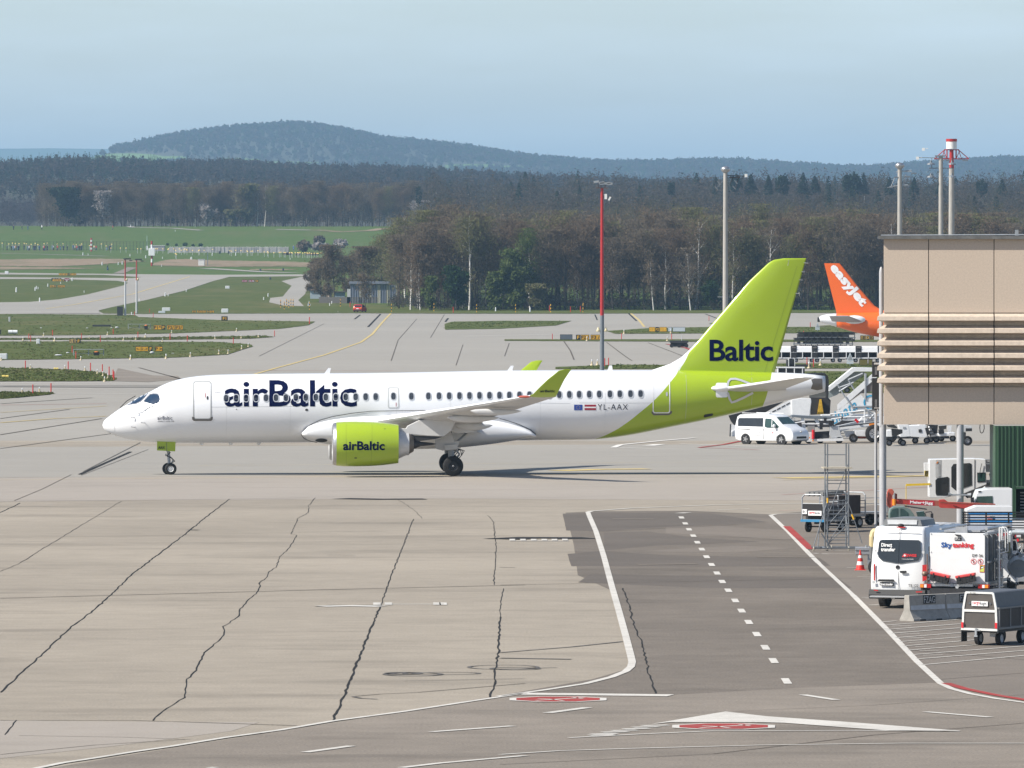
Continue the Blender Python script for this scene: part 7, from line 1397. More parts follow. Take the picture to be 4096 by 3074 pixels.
for i in range(12): a = SQ(rr.uniform(1900, 2070), rr.uniform(820, 1250), 1.5); eq.path([a, (a[0], a[1]-rr.uniform(-.2, .2), a[2]-rr.uniform(.1, .4)), (a[0], a[1]-rr.uniform(0, .3), a[2]-rr.uniform(.2, .5))], .02)
eq.done('thin_pipe', GALV, t); a = SQ(1880, 940, 1.2); B().box((1.2, a[1], a[2]), (.3, .3, .35)).done('olive_box', M('olive_box', (.1, .1, .05), .7), t)
for i in range(1): a = SQ(1995, 870, 1.6); B().cyl((1.6, a[1], a[2]), (1.5, a[1], a[2]), .05, n=10).done('valve_wheel', INKR, t)
# concrete barriers
CB = M('barrier_concrete', (.30, .285, .26), .9, n=.22, ns=4, bump=.004, detail=8); BND = M('barrier_band', (.42, .44, .47), .6, n=.15)
def barrier(lab, x, y, rz, L_, grp='concrete barriers in a line'):
    t = T('concrete_barrier', lab, 'barrier', (x, y, 0), rz, grp); pr = [(-.31, 0), (-.31, .06), (-.27, .12), (-.14, .34), (-.10, .83), (.10, .83), (.14, .34), (.27, .12), (.31, .06), (.31, 0)]
    B().loft([[(x_, a, z) for a, z in pr] for x_ in (0, L_)]).done('barrier_body', CB, t, bevel=.012)
    B().prism([(.04, -.1405, .36), (L_-.04, -.1405, .36), (L_-.04, -.128, .5), (.04, -.128, .5)], (0, -.004, 0)).done('pale_band', BND, t)
    for x_ in (L_*.25, L_*.7): B().box((x_, -.3, .03), (.25, .06, .06)).done('foot_slot', INKK, t)
    pl = B().prism([(L_*.38, -.128, .54), (L_*.72, -.128, .54), (L_*.72, -.108, .81), (L_*.38, -.108, .81)], (0, -.006, 0)).done('name_plate', INKK, t)
    lettering('FZAG', (L_*.38+.03, -.1325-.002, .57), (1, 0, 0), (0, .02, .27), M('ink_dull', (.4, .41, .42), .7, n=0), pl, wid=L_*.34-.06, hei=.21, bold=0)
    return t
a = P(3613, 2487, 263.2); rzb = R(45); Lb = 1.72; x0, y0 = a.x+.12, 263.4
barrier('front concrete barrier with black lettered plate and sunlit end, behind the shuttle van', x0, y0, rzb, Lb)
barrier('second concrete barrier of the line, half hidden by the covered cargo trolley', x0+math.cos(rzb)*(Lb+.02), y0+math.sin(rzb)*(Lb+.02), rzb, Lb)
barrier('third concrete barrier of the line, behind the covered cargo trolley', x0+math.cos(rzb)*2*(Lb+.02), y0+math.sin(rzb)*2*(Lb+.02), rzb, Lb); barrier('fourth concrete barrier of the line, at the right frame edge', x0+math.cos(rzb)*3*(Lb+.02), y0+math.sin(rzb)*3*(Lb+.02), rzb, Lb)
# covered cargo trolley
dC = 246.9; thc = R(26); cxc = 3919.; t = T('cargo_trolley', 'grey brown covered cargo trolley with white frame at the right frame edge', 'trolley', ((cxc-2048)/F*dC, dC, 0), -thc)
def CP(zx, zy, y=0.0): px_, py_ = rF(zx, zy); return ((px_-cxc)/F*dC/math.cos(thc), y, H-(py_-HY)/F*dC)
TB_ = M('trolley_board', (.085, .075, .068), .8, n=.1); TF_ = M('trolley_frame', (.66, .66, .64), .4, n=.06); TS_ = M('trolley_slate', (.085, .09, .1), .55, n=.1); TM_ = M('trolley_mesh', (.06, .055, .05), .8, n=.3, ns=40)
hexo = [(214, 1330), (222, 1080), (252, 895), (262, 884), (580, 888), (598, 900), (632, 1080), (642, 1340)]; hx = [CP(a, b_) for a, b_ in hexo]; Ld = 2.6
body = B().loft([[(x, y, z) for x, _, z in hx] for y in (.03, Ld)]); body.done('cover', TS_, t, smooth=False)
def cpn(pts, nm, mt_, y=0, parent=None, tk=.03): return B().prism([CP(a, b_, y) for a, b_ in pts], (0, tk, 0)).done(nm, mt_, parent or t)
cpn([(252, 905), (585, 908), (615, 1080), (618, 1330), (240, 1330), (242, 1080)], 'rear_board', TB_, .005)
fo = [CP(a, b_, -.02) for a, b_ in hexo]; fi = [CP(a, b_, -.02) for a, b_ in [(238, 1330), (245, 1085), (272, 918), (280, 908), (570, 912), (580, 918), (608, 1085), (616, 1330)]]
q = B(); n_ = 8; q.add(fo+fi+[(x, y+.06, z) for x, y, z in fo]+[(x, y+.06, z) for x, y, z in fi], [(i, i+1, n_+i+1, n_+i) for i in range(n_-1)]+[(i, 2*n_+i, 2*n_+i+1, i+1) for i in range(n_-1)]+[(n_+i, n_+i+1, 3*n_+i+1, 3*n_+i) for i in range(n_-1)]); q.done('frame_arch', TF_, t)
cpn([(242, 1102), (612, 1106), (614, 1136), (243, 1132)], 'frame_bar', TF_, -.025); cpn([(212, 1330), (642, 1338), (642, 1366), (208, 1358)], 'rear_sill', TF_, -.05, tk=.08)
bp = cpn([(334, 1000), (526, 1003), (526, 1062), (334, 1060)], 'name_board', INKW, -.03); a, b_ = CP(345, 1052, -.036), CP(432, 1010, -.036); lettering('cargo', a, (1, 0, 0), (0, 0, 1), INKR, bp, wid=b_[0]-a[0], hei=b_[2]-a[2], bold=0); a, b_ = CP(436, 1056, -.036), CP(514, 1006, -.036); lettering('logic', a, (1, 0, 0), (0, 0, 1), INKK, bp, wid=b_[0]-a[0], hei=b_[2]-a[2], bold=0)
for x in (308, 556): a = CP(x, 1028, -.01); B().cyl((a[0], -.012, a[2]), (a[0], .01, a[2]), .038, n=16).done('round_vent', TS_, t)
for x0_, x1_ in ((214, 238), (616, 642)): cpn([(x0_, 1262), (x1_, 1264), (x1_, 1334), (x0_, 1330)], 'red_reflector', INKR, -.06)
a, b_ = CP(318, 906, -.045), CP(384, 892, -.045); lettering('5162', a, (1, 0, 0), (0, 0, 1), INKK, t, wid=b_[0]-a[0], hei=b_[2]-a[2], bold=.01)
wz = CP(0, 1085)[2]; zs = CP(0, 1335)[2]; xr = CP(642, 0)[0]
for k_ in range(3): B().box((xr+.012, .12+k_*.85+.36, (wz+zs)/2), (.02, .72, wz-zs-.1)).done('side_mesh', TM_, t)
q = B()
for k_ in range(4): q.box((xr+.02, .06+k_*.85, (wz+zs)/2), (.05, .06, wz-zs))
q.box((xr+.02, Ld/2, wz), (.06, Ld, .05)).box((xr+.02, Ld/2, zs), (.06, Ld, .06)).done('side_frame', M('trolley_rail', (.16, .165, .17), .6), t)
B().box((0, Ld/2, zs-.08), (1.1, Ld, .08)).box((CP(200, 0)[0], .25, CP(0, 1415)[2]), (.03, .4, .42)).done('under_frame', PLAS, t)
for x, y in ((CP(362, 0)[0], .35), (xr-.12, .45), (CP(362, 0)[0], Ld-.5), (xr-.12, Ld-.5)):
    wh = B().lathe([(-.07, .12), (-.08, .18), (-.05, .215), (.05, .215), (.08, .18), (.07, .12)], (x, y, .215), 'X', 24).done('wheel', BLK, t, smooth=True); B().lathe([(.02, .01), (.05, .05), (.04, .1), (.07, .13)], (x, y, .215), 'X', 16).done('rim', GREYL, wh)
q = B(); a = CP(398, 1375, -.1); q.box(a, (.06, .06, .2)).box((a[0]+.06, -.1, a[2]+.04), (.16, .05, .03)).box((a[0], -.1, a[2]-.13), (.1, .05, .05)).done('tow_hitch', GALV, t); cpn([(500, 1372), (602, 1372), (602, 1450), (500, 1440)], 'mud_flap', GREYL, .3, tk=.02)
# cone, guard rail, cream tug
p_ = G(*r5(556, 1158)); t = T('traffic_cone', 'red and white striped cone left of the shuttle van', 'traffic cone', p_); CR = M('cone_red', (.6, .03, .02), .5, n=.05); CW = M('cone_white', (.75, .75, .75), .5, n=.03)
zs_ = [.03, .2, .33, .46, .56, .76]; rr_c = lambda z: .155-(z-.03)*.155/.76+.012
for i, (a, c_) in enumerate(zip(zs_, zs_[1:])): B().cyl((0, 0, a), (0, 0, c_), rr_c(a), rr_c(c_), n=24, caps=i == 4).done('cone_band', CW if i % 2 else CR, t, smooth=True)
B().box((0, 0, .015), (.42, .42, .03)).done('cone_base', CR, t, bevel=.01)
p_ = G(*r5(612, 1105)); t = T('guard_rail', 'short end of a steel guard rail behind the cone', 'guard rail', p_, R(2)); z_ = H-(2205-HY)/F*p_.y
B().loft([[(x, y, z_+a) for y, a in ((0, -.16), (-.07, -.12), (-.07, -.03), (0, 0), (-.07, .03), (-.07, .12), (0, .16), (.03, .16), (.03, -.16))] for x in (-.42, .55)]).done('rail_beam', ALU, t); B().box((.12, .06, z_/2), (.13, .1, z_)).done('rail_post', GALV, t); B().cyl((.0, 0, z_+.15), (.0, 0, z_+.22), .03).done('rail_bolt', GALV, t)
CRM = M('cream_paint', (.62, .5, .26), .4, n=.04); d_ = 300.; t = T('cream_tug', 'cream and grey baggage tug mostly hidden behind the shuttle van', 'tug', ((3484-2048)/F*d_, d_, 0)); zz = lambda py: H-(py-HY)/F*d_
q = [(.0, zz(2190)), (.0, zz(2150)), (.05, zz(2130)), (.14, zz(2121)), (.3, zz(2118)), (1.5, zz(2116)), (1.5, zz(2190))]; B().prism([(x, 0, z) for x, z in q], (0, 1.6, 0)).done('cab_shell', CRM, t, bevel=.02)
B().prism([(.08, -.01, zz(2176)), (.08, -.01, zz(2150)), (.14, -.01, zz(2138)), (.25, -.01, zz(2134)), (1.4, -.01, zz(2132)), (1.4, -.01, zz(2176))], (0, .01, 0)).done('rear_window', SMOKE, t); B().box((.75, .8, (zz(2190)+zz(2240))/2), (1.5, 1.6, zz(2190)-zz(2240))).done('lower_body', M('tug_grey', (.12, .12, .12), .5), t, bevel=.02)
lettering('1108', (.12, -.012, zz(2188)), (1, 0, 0), (0, 0, 1), INKK, t, hei=.05, bold=0)
for x in (.25, 1.3): 
    for y in (.25, 1.35): wheel(t, x, y, .3, .16)
# scaffold stair tower
dT = 326.; ZT = lambda x, y: P(*rG(x, y), dT); bx0 = ZT(480, 0).x; STEELD = M('tower_tube', (.17, .185, .2), .45, m=.3, n=.15, ns=5); bx1 = ZT(850, 0).x; W2 = bx1-bx0; t = T('stair_tower', 'tall wheeled aluminium scaffold tower with ladder frames in front of the baggage carts', 'scaffold tower', (bx0, dT, 0), R(3))
zp = lambda py: H-(py-HY)/F*dT; top = zp(1777); plz = zp(1873); q = B(); dep = 1.1
for x, y in ((0, 0), (W2, 0), (0, dep), (W2, dep)): q.cyl((x, y, .12), (x, y, top if y == 0 or True else plz), .028, n=8)
q.done('upright', STEELD, t, smooth=True); q = B(); z = .3; k_ = 0
while z < plz-.05: B().cyl((0, 0, z), (W2, 0, z), .018).done('rung', STEELD, t); B().cyl((0, dep, z+.1), (W2, dep, z+.1), .018).done('rung', STEELD, t); z += .405 if z > .8 else .25
q = B()
for a, c_ in (((0, 0, .25), (W2, 0, 1.1)), ((0, 0, .25), (W2, 0, 1.6)), ((0, 0, 1.0), (W2, 0, 1.95)), ((.05, 0, 1.5), (W2, 0, 3.5)), ((0, 0, 2.0), (0, dep, 3.0)), ((W2, 0, .3), (W2, dep, 1.4)), ((-.3, .0, 1.2), (-.42, -.4, .15))): q.cyl(a, c_, .017)
q.cyl((0, 0, 2.0), (-.6, -.3, .12), .017).cyl((W2, 0, 1.9), (W2+.52, -.2, .3), .017).cyl((-.25, 0, .7), (.15, 0, .1), .03).done('brace', STEELD, t)
B().box((W2/2, dep/2, plz), (W2+.3, dep+.1, .05)).done('platform', M('ply_deck', (.4, .36, .28), .8, n=.2), t); q = B()
for z in (plz+.5, plz+1.0):
    if z < top: q.cyl((0, dep, z), (W2, dep, z), .018)
q.cyl((-.62, -.3, .12), (W2+.55, -.3, .12), .028).cyl((-.55, dep, .12), (W2+.5, dep, .12), .028).cyl((-.1, -.3, .12), (-.1, dep, .12), .025).done('base_rail', STEELD, t)
for x, y in ((-.58, -.3), (W2+.5, -.3), (.0, -.05), (W2, -.05), (.25, dep)): B().cyl((x-.02, y, .09), (x+.02, y, .09), .09, n=14).done('castor', M('castor_cream', (.45, .42, .34), .6), t)
B().cyl((-.0, -.03, 1.9), (-.0, -.03, 2.1), .035).cyl((W2+.12, -.1, 1.45), (W2+.2, -.12, 1.25), .035).done('yellow_clamp', M('clamp_yellow', (.75, .42, .02), .5), t)
# baggage carts behind it
def cart(name, lab, x0p, x1p, pyb, pyt, rz, deck=.52, canopy=True, mat=GALV, grp=None, boards=(), L_=2.6, wd=1.3, wr=.24):
    p_ = G((x0p+x1p)/2, pyb); s_ = F/p_.y; h = (pyb-pyt)/s_; t = T(name, lab, 'baggage cart', p_, rz, grp); B().box((0, 0, deck), (L_, wd, .07)).done('deck', mat, t)
    q = B()
    for x in (-L_/2, L_/2):
        q.path([(x, -wd/2, deck), (x, -wd/2, h-.12), (x, -wd/2+.12, h), (x, wd/2-.12, h), (x, wd/2, h-.12), (x, wd/2, deck)], .03)
        for z in (.35, .65): q.cyl((x, -wd/2, deck+(h-deck)*z), (x, wd/2, deck+(h-deck)*z), .018)
    q.done('end_frame', GALV, t, smooth=True)
    for x in (-L_*.33, L_*.33):
        for y in (-wd*.4, wd*.4): wheel(t, x, y, wr, .14, GREYL)
    B().box((0, 0, deck-.12), (L_*.8, .1, .1)).cyl((-L_*.33, -wd*.4, wr), (-L_*.33, wd*.4, wr), .03).cyl((L_*.33, -wd*.4, wr), (L_*.33, wd*.4, wr), .03).cyl((L_/2, 0, deck-.15), (L_/2+.7, 0, .35), .03).done('running_gear', DARK, t)
    return t, h, L_, wd
t, h, L_, wd = cart('baggage_cart', 'dark baggage cart with blue sill and rolled grey cover, behind the scaffold tower', 3246, 3352, 2128, 1977, R(62), L_=2.3, wd=1.0)
B().box((-L_/2-.03, 0, .5), (.08, wd+.1, .1)).done('blue_sill', M('sill_blue', (.03, .2, .38), .5), t); q = B()
for i in range(4): q.cyl((-L_/2+.1, -.35+i*.22, h+.02), (L_/2-.1, -.3+i*.22, h+.05), .1, n=8)
q.done('rolled_cover', M('cover_grey', (.19, .19, .185), .8, n=.25), t, smooth=True); B().box((-L_/2-.02, 0, .95), (.04, wd-.1, .5)).done('rear_board', INKK, t)
bp = B().box((-L_/2-.05, -.12, .82), (.02, .62, .2)).done('name_board', INKW, t); lettering('cargo', (-L_/2-.065, .15, .76), (0, -1, 0), (0, 0, 1), INKR, bp, wid=.26, hei=.12); lettering('logic', (-L_/2-.065, -.13, .76), (0, -1, 0), (0, 0, 1), INKK, bp, wid=.24, hei=.12)
q = B()
for i in range(5): q.cyl((-L_/2, -wd/2-.02, .6+i*.18), (L_/2, -wd/2-.02, .6+i*.18), .015)
for i in range(6): q.cyl((-L_/2+L_*i/5, -wd/2-.02, .5), (-L_/2+L_*i/5, -wd/2-.02, 1.35), .015)
q.done('side_bars', GALV, t); B().box((0, .1, .8), (L_*.8, wd*.7, .5)).done('load_crate', DARK, t)
bp = B().box((-L_/2-.05, .36, .88), (.02, .22, .2)).done('fleet_plate', INKW, t); lettering('SR 7', (-L_/2-.065, .45, .83), (0, -1, 0), (0, 0, 1), INKK, bp, wid=.18, hei=.1)
t, h, L_, wd = cart('baggage_cart', 'open grey baggage cart with brown end board between scaffold tower and column', 3392, 3500, 2102, 1967, R(28), L_=2.0, wd=1.0, deck=.55)
B().box((-L_/2+.04, 0, 1.1), (.05, wd-.1, .75)).done('brown_board', M('board_brown', (.14, .075, .055), .7), t); bp = B().box((-L_/2-.05, -.0, .82), (.03, 1.0, .2)).done('name_board', INKW, t); lettering('technik', (-L_/2-.07, .3, .77), (0, -1, 0), (0, 0, 1), INKK, bp, wid=.5, hei=.1)
q = B()
for z in (.95, 1.2): q.cyl((-L_/2, -wd/2, z), (L_/2, -wd/2, z), .016)
q.done('side_bars', GALV, t); t2, h2, a_, b2_ = cart('baggage_cart', 'third baggage cart with dark load right behind the scaffold tower', 3340, 3400, 2112, 1972, R(50), L_=1.9, wd=1.0); B().box((0, 0, 1.0), (1.5, .8, .8)).done('load_crate', M('load_dark', (.05, .04, .04), .8), t2); B().box((-.97, 0, .8), (.03, .8, .18)).done('name_board', INKW, t2)
# telehandler cab and red crane boom
d_ = 305.; X_ = lambda zx: (rE(zx, 0)[0]-2048)/F*d_; Z_ = lambda zy: H-(rE(0, zy)[1]-HY)/F*d_; t = T('telehandler', 'grey green telehandler cab with tinted windows rising behind the shuttle van', 'telehandler', (X_(200), d_, 0)); x0 = X_(200)
TG = M('cab_green', (.13, .18, .165), .5, n=.08)
out_ = [(200, 1560), (198, 1400), (212, 1340), (260, 1312), (400, 1308), (480, 1340), (530, 1400), (570, 1480), (570, 1560)]
pts = [(X_(a)-x0, 0, Z_(b_)) for a, b_ in out_]; B().prism(pts, (0, .9, 0)).done('cab_shell', TG, t, bevel=.02)
for pl in ([(212, 1500), (214, 1400), (240, 1345), (300, 1328), (318, 1330), (318, 1480), (300, 1500)], [(350, 1330), (400, 1340), (460, 1390), (470, 1480), (350, 1480)]): B().prism([(X_(a)-x0, -.012, Z_(b_)) for a, b_ in pl], (0, .01, 0)).done('cab_window', TEAL, t)
B().prism([(X_(a)-x0, .1, Z_(b_)) for a, b_ in [(575, 1380), (680, 1370), (705, 1480), (600, 1480)]], (0, .5, 0)).done('windshield', TEAL, t); q = B()
for i in range(8): q.cyl((X_(420+i*38)-x0, .1, Z_(1300+i*5)), (X_(440+i*38)-x0, .7, Z_(1315+i*5)), .015)
for i in range(3): q.cyl((X_(420)-x0, .1+i*.3, Z_(1300)), (X_(720)-x0, .1+i*.3, Z_(1345)), .018)
q.path([(X_(700)-x0, .1, Z_(1385)), (X_(780)-x0, .1, Z_(1375)), (X_(800)-x0, .1, Z_(1420)), (X_(770)-x0, .1, Z_(1440))], .02).path([(X_(690)-x0, .1, Z_(1390)), (X_(720)-x0, .1, Z_(1480)), (X_(760)-x0, .1, Z_(1500))], .02).done('roof_guard', DARK, t); B().box((X_(790)-x0, .1, Z_(1450)), (.1, .08, .25)).done('mirror', PLAS, t)
B().box((1.0, .9, .7), (2.6, 1.6, .7)).done('chassis', TG, t, bevel=.05)
for x in (.1, 2.0):
    for y in (.15, 1.65): wheel(t, x, y, .45, .3, TG)
d_ = 322.; BR_ = M('boom_red', (.42, .045, .035), .5, n=.18, ns=3); BRR = M('boom_rust', (.28, .075, .05), .8, n=.3); t = T('crane_boom', 'red loading crane boom with white lettering reaching left over the telehandler', 'crane', (X_(0), d_, 0)); x0 = X_(0)
def PZ(pts, y=0): return [(X_(a)-x0, y, Z_(b_)) for a, b_ in pts]
b1 = B().prism(PZ([(300, 1200), (830, 1225), (830, 1296), (300, 1270)]), (0, .3, 0)).done('boom_outer', BR_, t, bevel=.008); B().prism(PZ([(885, 1212), (960, 1205), (1010, 1240), (1665, 1268), (1665, 1345), (1300, 1340), (905, 1322), (885, 1300)], -.03), (0, .36, 0)).done('boom_inner', BR_, t, bevel=.008)
B().prism(PZ([(830, 1222), (890, 1225), (890, 1298), (830, 1296)], -.02), (0, .34, 0)).prism(PZ([(900, 1238), (1665, 1268), (1665, 1282), (900, 1252)], -.04), (0, .02, 0)).done('boom_joint', BRR, t)
B().prism(PZ([(300, 1198), (830, 1222), (830, 1226), (300, 1203)], -.01), (0, .32, 0)).done('boom_edge', BRR, t)
B().prism(PZ([(470, 1214), (815, 1228), (815, 1292), (470, 1276)], -.008), (0, .008, 0)).done('name_panel', M('panel_red', (.5, .02, .04), .5), b1); vv, ff, asp = text2d('Meier+Jägg', .03); a = PZ([(485, 1272)])[0]; w_ = X_(800)-X_(485); h_ = Z_(1222)-Z_(1272)
B().add([(a[0]+u*w_, -.02, a[2]+v*h_-u*.045) for u, v in vv], ff).done('lettering', INKW, b1, fix=False)
B().prism(PZ([(165, 1290), (165, 1110), (190, 1062), (235, 1060), (262, 1090), (262, 1130), (240, 1150), (250, 1290), (235, 1325), (200, 1325)], -.05), (0, .35, 0)).done('boom_head', M('head_orange', (.42, .085, .05), .7, n=.3), t, bevel=.02); B().prism(PZ([(262, 1118), (308, 1130), (308, 1270), (262, 1270)], .1), (0, .2, 0)).done('head_bracket', BRR, t)
q = PZ([(265, 1240)])[0]; B().cyl((q[0], -.1, q[2]-.13), (q[0], -.1, q[2]+.12), .075, n=14).done('warning_lamp', AMB, t, smooth=True); B().cyl((q[0], -.1, q[2]+.12), (q[0], -.1, q[2]+.35), .03).done('lamp_bracket', STEEL, t); B().path(PZ([(190, 1110), (170, 1200), (175, 1290)], -.08), .02).done('cable', BLK, t); B().path(PZ([(1080, 1290), (1200, 1330), (1280, 1345)], -.06), .015).done('cable', BLK, t)
B().box((3.0, .3, .72), (5.0, 1.6, .2)).done('flatbed', M('bed_red', (.4, .02, .025), .5, n=.1), t)
for x in (1.6, 4.6):
    for y in (-.4, 1.0): wheel(t, x, y, .4, .25)
B().box((4.35, -.3, 1.55), (.4, .3, .35)).done('red_canister', INKR, t); B().box((3.2, -.2, .95), (1.8, 1, .08)).done('wood_plank', M('plank_tan', (.42, .28, .15), .8, n=.2), t)
# de-icing truck cabin on its arm, truck cab, striped cabin
d_ = 355.; x0 = X_(750); t = T('deicing_cabin', 'white deicing truck cabin hanging on its side with dark windows and vertical lettering', 'deicing truck', (x0, d_, 0)); EW = M('deicer_white', (.72, .73, .74), .35, n=.03, coat=.2)
def PZ(pts, y=0): return [(X_(a)-x0, y, Z_(b_)) for a, b_ in pts]
B().prism(PZ([(752, 665), (762, 652), (1370, 640), (1530, 650), (1545, 1000), (1390, 1060), (1180, 1150), (1050, 1165), (960, 1185), (780, 1185), (748, 1175)]), (0, 1.3, 0)).done('cabin_shell', EW, t, bevel=.03)
B().prism(PZ([(835, 940), (860, 915), (1000, 892), (1024, 905), (1024, 1140), (1005, 1152), (850, 1150), (838, 1120)], -.015), (0, .01, 0)).done('cabin_window', SMOKE, t); B().prism(PZ([(1055, 760), (1085, 715), (1310, 702), (1335, 715), (1340, 1010), (1120, 1085), (1055, 1030)], -.015), (0, .01, 0)).done('cabin_window', SMOKE, t)
B().prism(PZ([(1412, 835), (1530, 832), (1532, 962), (1415, 968)], -.02), (0, .01, 0)).done('window_frame', INKK, t); B().prism(PZ([(1422, 848), (1522, 845), (1522, 950), (1425, 955)], -.024), (0, .01, 0)).done('cabin_window', TEAL, t)
B().prism(PZ([(1375, 655), (1382, 655), (1380, 1055), (1372, 1055)], -.018), (0, .01, 0)).done('panel_gap', SEAM, t); B().prism(PZ([(840, 660), (912, 656), (910, 900), (845, 905)], -.012), (0, .01, 0)).done('grey_band', GREYL, t)
B().prism(PZ([(1470, 710), (1478, 710), (1445, 880), (1436, 880)], -.06), (0, .02, 0)).done('wiper', INKK, t); B().prism(PZ([(845, 708), (862, 682), (878, 682), (860, 708)], -.03), (0, .01, 0)).done('orange_mark', AMB, t)
a = Vector(PZ([(862, 715)])[0]); vv, ff, asp = text2d('elephant B', .0); hh = (Z_(715)-Z_(895)); B().add([(a.x-.0+v*.17, -.022, a.z-u*hh) for u, v in vv], ff).done('lettering', INKG, t, fix=False); B().prism(PZ([(830, 700), (833, 700), (840, 900), (837, 900)], -.018), (0, .006, 0)).done('text_line', INKG, t)
B().prism(PZ([(682, 702), (765, 702), (765, 890), (740, 895), (686, 890)], .1), (0, .5, 0)).done('side_pod', EW, t, bevel=.01)
for k_ in range(3): B().prism(PZ([(684+k_*18, 888), (694+k_*18, 888), (710+k_*15, 810), (698+k_*15, 810)], .09), (0, .01, 0)).done('hazard_stripe', INKK, t)
B().prism(PZ([(684, 808), (740, 808), (740, 892), (684, 892)], .096), (0, .01, 0)).done('hazard_plate', M('hazard_yellow', (.75, .55, .05), .5), t)
B().prism(PZ([(1180, 1150), (1390, 1062), (1545, 1002), (1400, 1120), (1200, 1175)], .1), (0, 1.0, 0)).done('cabin_floor', M('floor_dusty', (.2, .2, .19), .7), t); B().prism(PZ([(1240, 1150), (1380, 1100), (1400, 1170), (1280, 1190)], .2), (0, .5, 0)).done('hinge_block', INKK, t)
B().prism(PZ([(1530, 655), (1900, 655), (1900, 690), (1530, 690)], .3), (0, .3, 0)).prism(PZ([(1530, 720), (1900, 720), (1900, 825), (1530, 825)], .4), (0, .4, 0)).prism(PZ([(1535, 940), (1900, 940), (1900, 970), (1535, 970)], .3), (0, .3, 0)).done('arm', ALU, t); B().prism(PZ([(1530, 695), (1900, 695), (1900, 712), (1530, 712)], .32), (0, .3, 0)).prism(PZ([(1590, 855), (1900, 850), (1900, 900), (1600, 905)], .5), (0, .3, 0)).prism(PZ([(1540, 975), (1900, 975), (1900, 1030), (1540, 1020)], .5), (0, .3, 0)).done('arm_grey_box', GRYP, t)  # darker grey boxes set between the pale arm bars
B().box((5.0, 2.5, 1.2), (5, 2.4, 1.2)).done('truck_body', EW, t)
for x in (3.2, 6.4): wheel(t, x, 1.4, .5, .3)
YB_ = M('barrier_yellow', (.7, .48, .03), .5); t = T('boom_gate', 'thin yellow boom on a slim post left of the deicing cabin', 'gate', (X_(430), 355, 0)); B().box(((X_(765)-X_(430))/2, 0, Z_(1000)), (X_(765)-X_(430), .06, .09), ry=R(-2)).done('boom', YB_, t); B().cyl((0, 0, Z_(1200)), (0, 0, Z_(1000)), .015).cyl((0, 0, 0), (0, 0, Z_(1200)), .015).done('post', YB_, t)
d_ = 335.; x0 = X_(1370); t = T('truck_cab', 'white truck cab with greenish windshield beside the green shed', 'truck', (x0, d_, 0))
B().prism(PZ([(1365, 1255), (1395, 1150), (1425, 1085), (1560, 1060), (1700, 1055), (1900, 1055), (1900, 1300), (1365, 1300)]), (0, 2, 0)).done('cab_shell', VW, t, bevel=.03); B().prism(PZ([(1385, 1250), (1412, 1165), (1625, 1158), (1630, 1262)], -.015), (0, .01, 0)).done('windshield', TEAL, t); B().prism(PZ([(1320, 1180), (1368, 1175), (1372, 1250), (1325, 1248)], -.1), (0, .1, 0)).done('mirror', INKK, t); B().prism(PZ([(1425, 1090), (1468, 1088), (1465, 1105), (1428, 1105)], -.02), (0, .02, 0)).done('roof_lamp', INKK, t)
B().box((1.2, 1, .6), (2.6, 1.9, .7)).done('lower_cab', VW, t); wheel(t, .8, .2, .45, .25)
d_ = 316.; x0 = X_(1268); t = T('site_cabin', 'small white topped cabin with blue and white stripes behind the slatted screen', 'cabin', (x0, d_, 0)); B().prism(PZ([(1268, 1350), (1400, 1300), (1660, 1300), (1900, 1300), (1900, 1385), (1265, 1385)]), (0, 1.6, 0)).done('cabin_roof', EW, t, bevel=.02)
for i in range(7): B().prism(PZ([(1290, 1390+i*27), (1900, 1390+i*27), (1900, 1417+i*27), (1290, 1417+i*27)], .02), (0, .3, 0)).done('stripe_panel', EW if i % 2 else M('stripe_blue', (.02, .2, .5), .5), t)
for k_ in range(4): B().prism(PZ([(1520+k_*35, 1440+(k_ % 2)*30), (1660, 1440+(k_ % 2)*30), (1660, 1450+(k_ % 2)*30), (1520+k_*35, 1450+(k_ % 2)*30)], .01), (0, .01, 0)).done('orange_stripe', M('stripe_orange', (.6, .12, .02), .5), t)
B().prism(PZ([(1268, 1395), (1290, 1395), (1290, 1600), (1268, 1600)], -.01), (0, .05, 0)).done('corner_post', ALU, t); B().prism(PZ([(1290, 1390), (1900, 1390), (1900, 1640), (1290, 1640)], .35), (0, 1.2, 0)).done('cabin_body', EW, t)
# black docking display beside the column
d_ = 350.; t = T('display_board', 'tall black display panel with white grilles mounted left of the pier', 'display', (P(3489, 0, d_).x, d_, 0)); pz = lambda py: H-(py-HY)/F*d_; w_ = 30/F*d_
for y0, y1 in ((1447, 1510), (1513, 1640)):
    pn = B().box((w_/2, .15, (pz(y0)+pz(y1))/2), (w_, .3, pz(y0)-pz(y1)-.01)).done('display_panel', INKK, t)
for y0 in (1470, 1600):
    q = B()
    for i in range(9): q.box((w_*.5, -.01, pz(y0+i*3.6)), (w_*.3, .02, .015))
    q.done('vent_grille', INKG, t)
B().box((w_*.6, -.012, pz(1454)), (w_*.7, .02, .03)).box((w_*.6, -.012, pz(1459)), (w_*.7, .02, .012)).box((w_*.6, -.012, pz(1633)), (w_*.7, .02, .02)).done('light_strip', INKW, t); B().cyl((w_/2, .15, 0), (w_/2, .15, pz(1640)), .06, n=8).done('post', COLM, t)
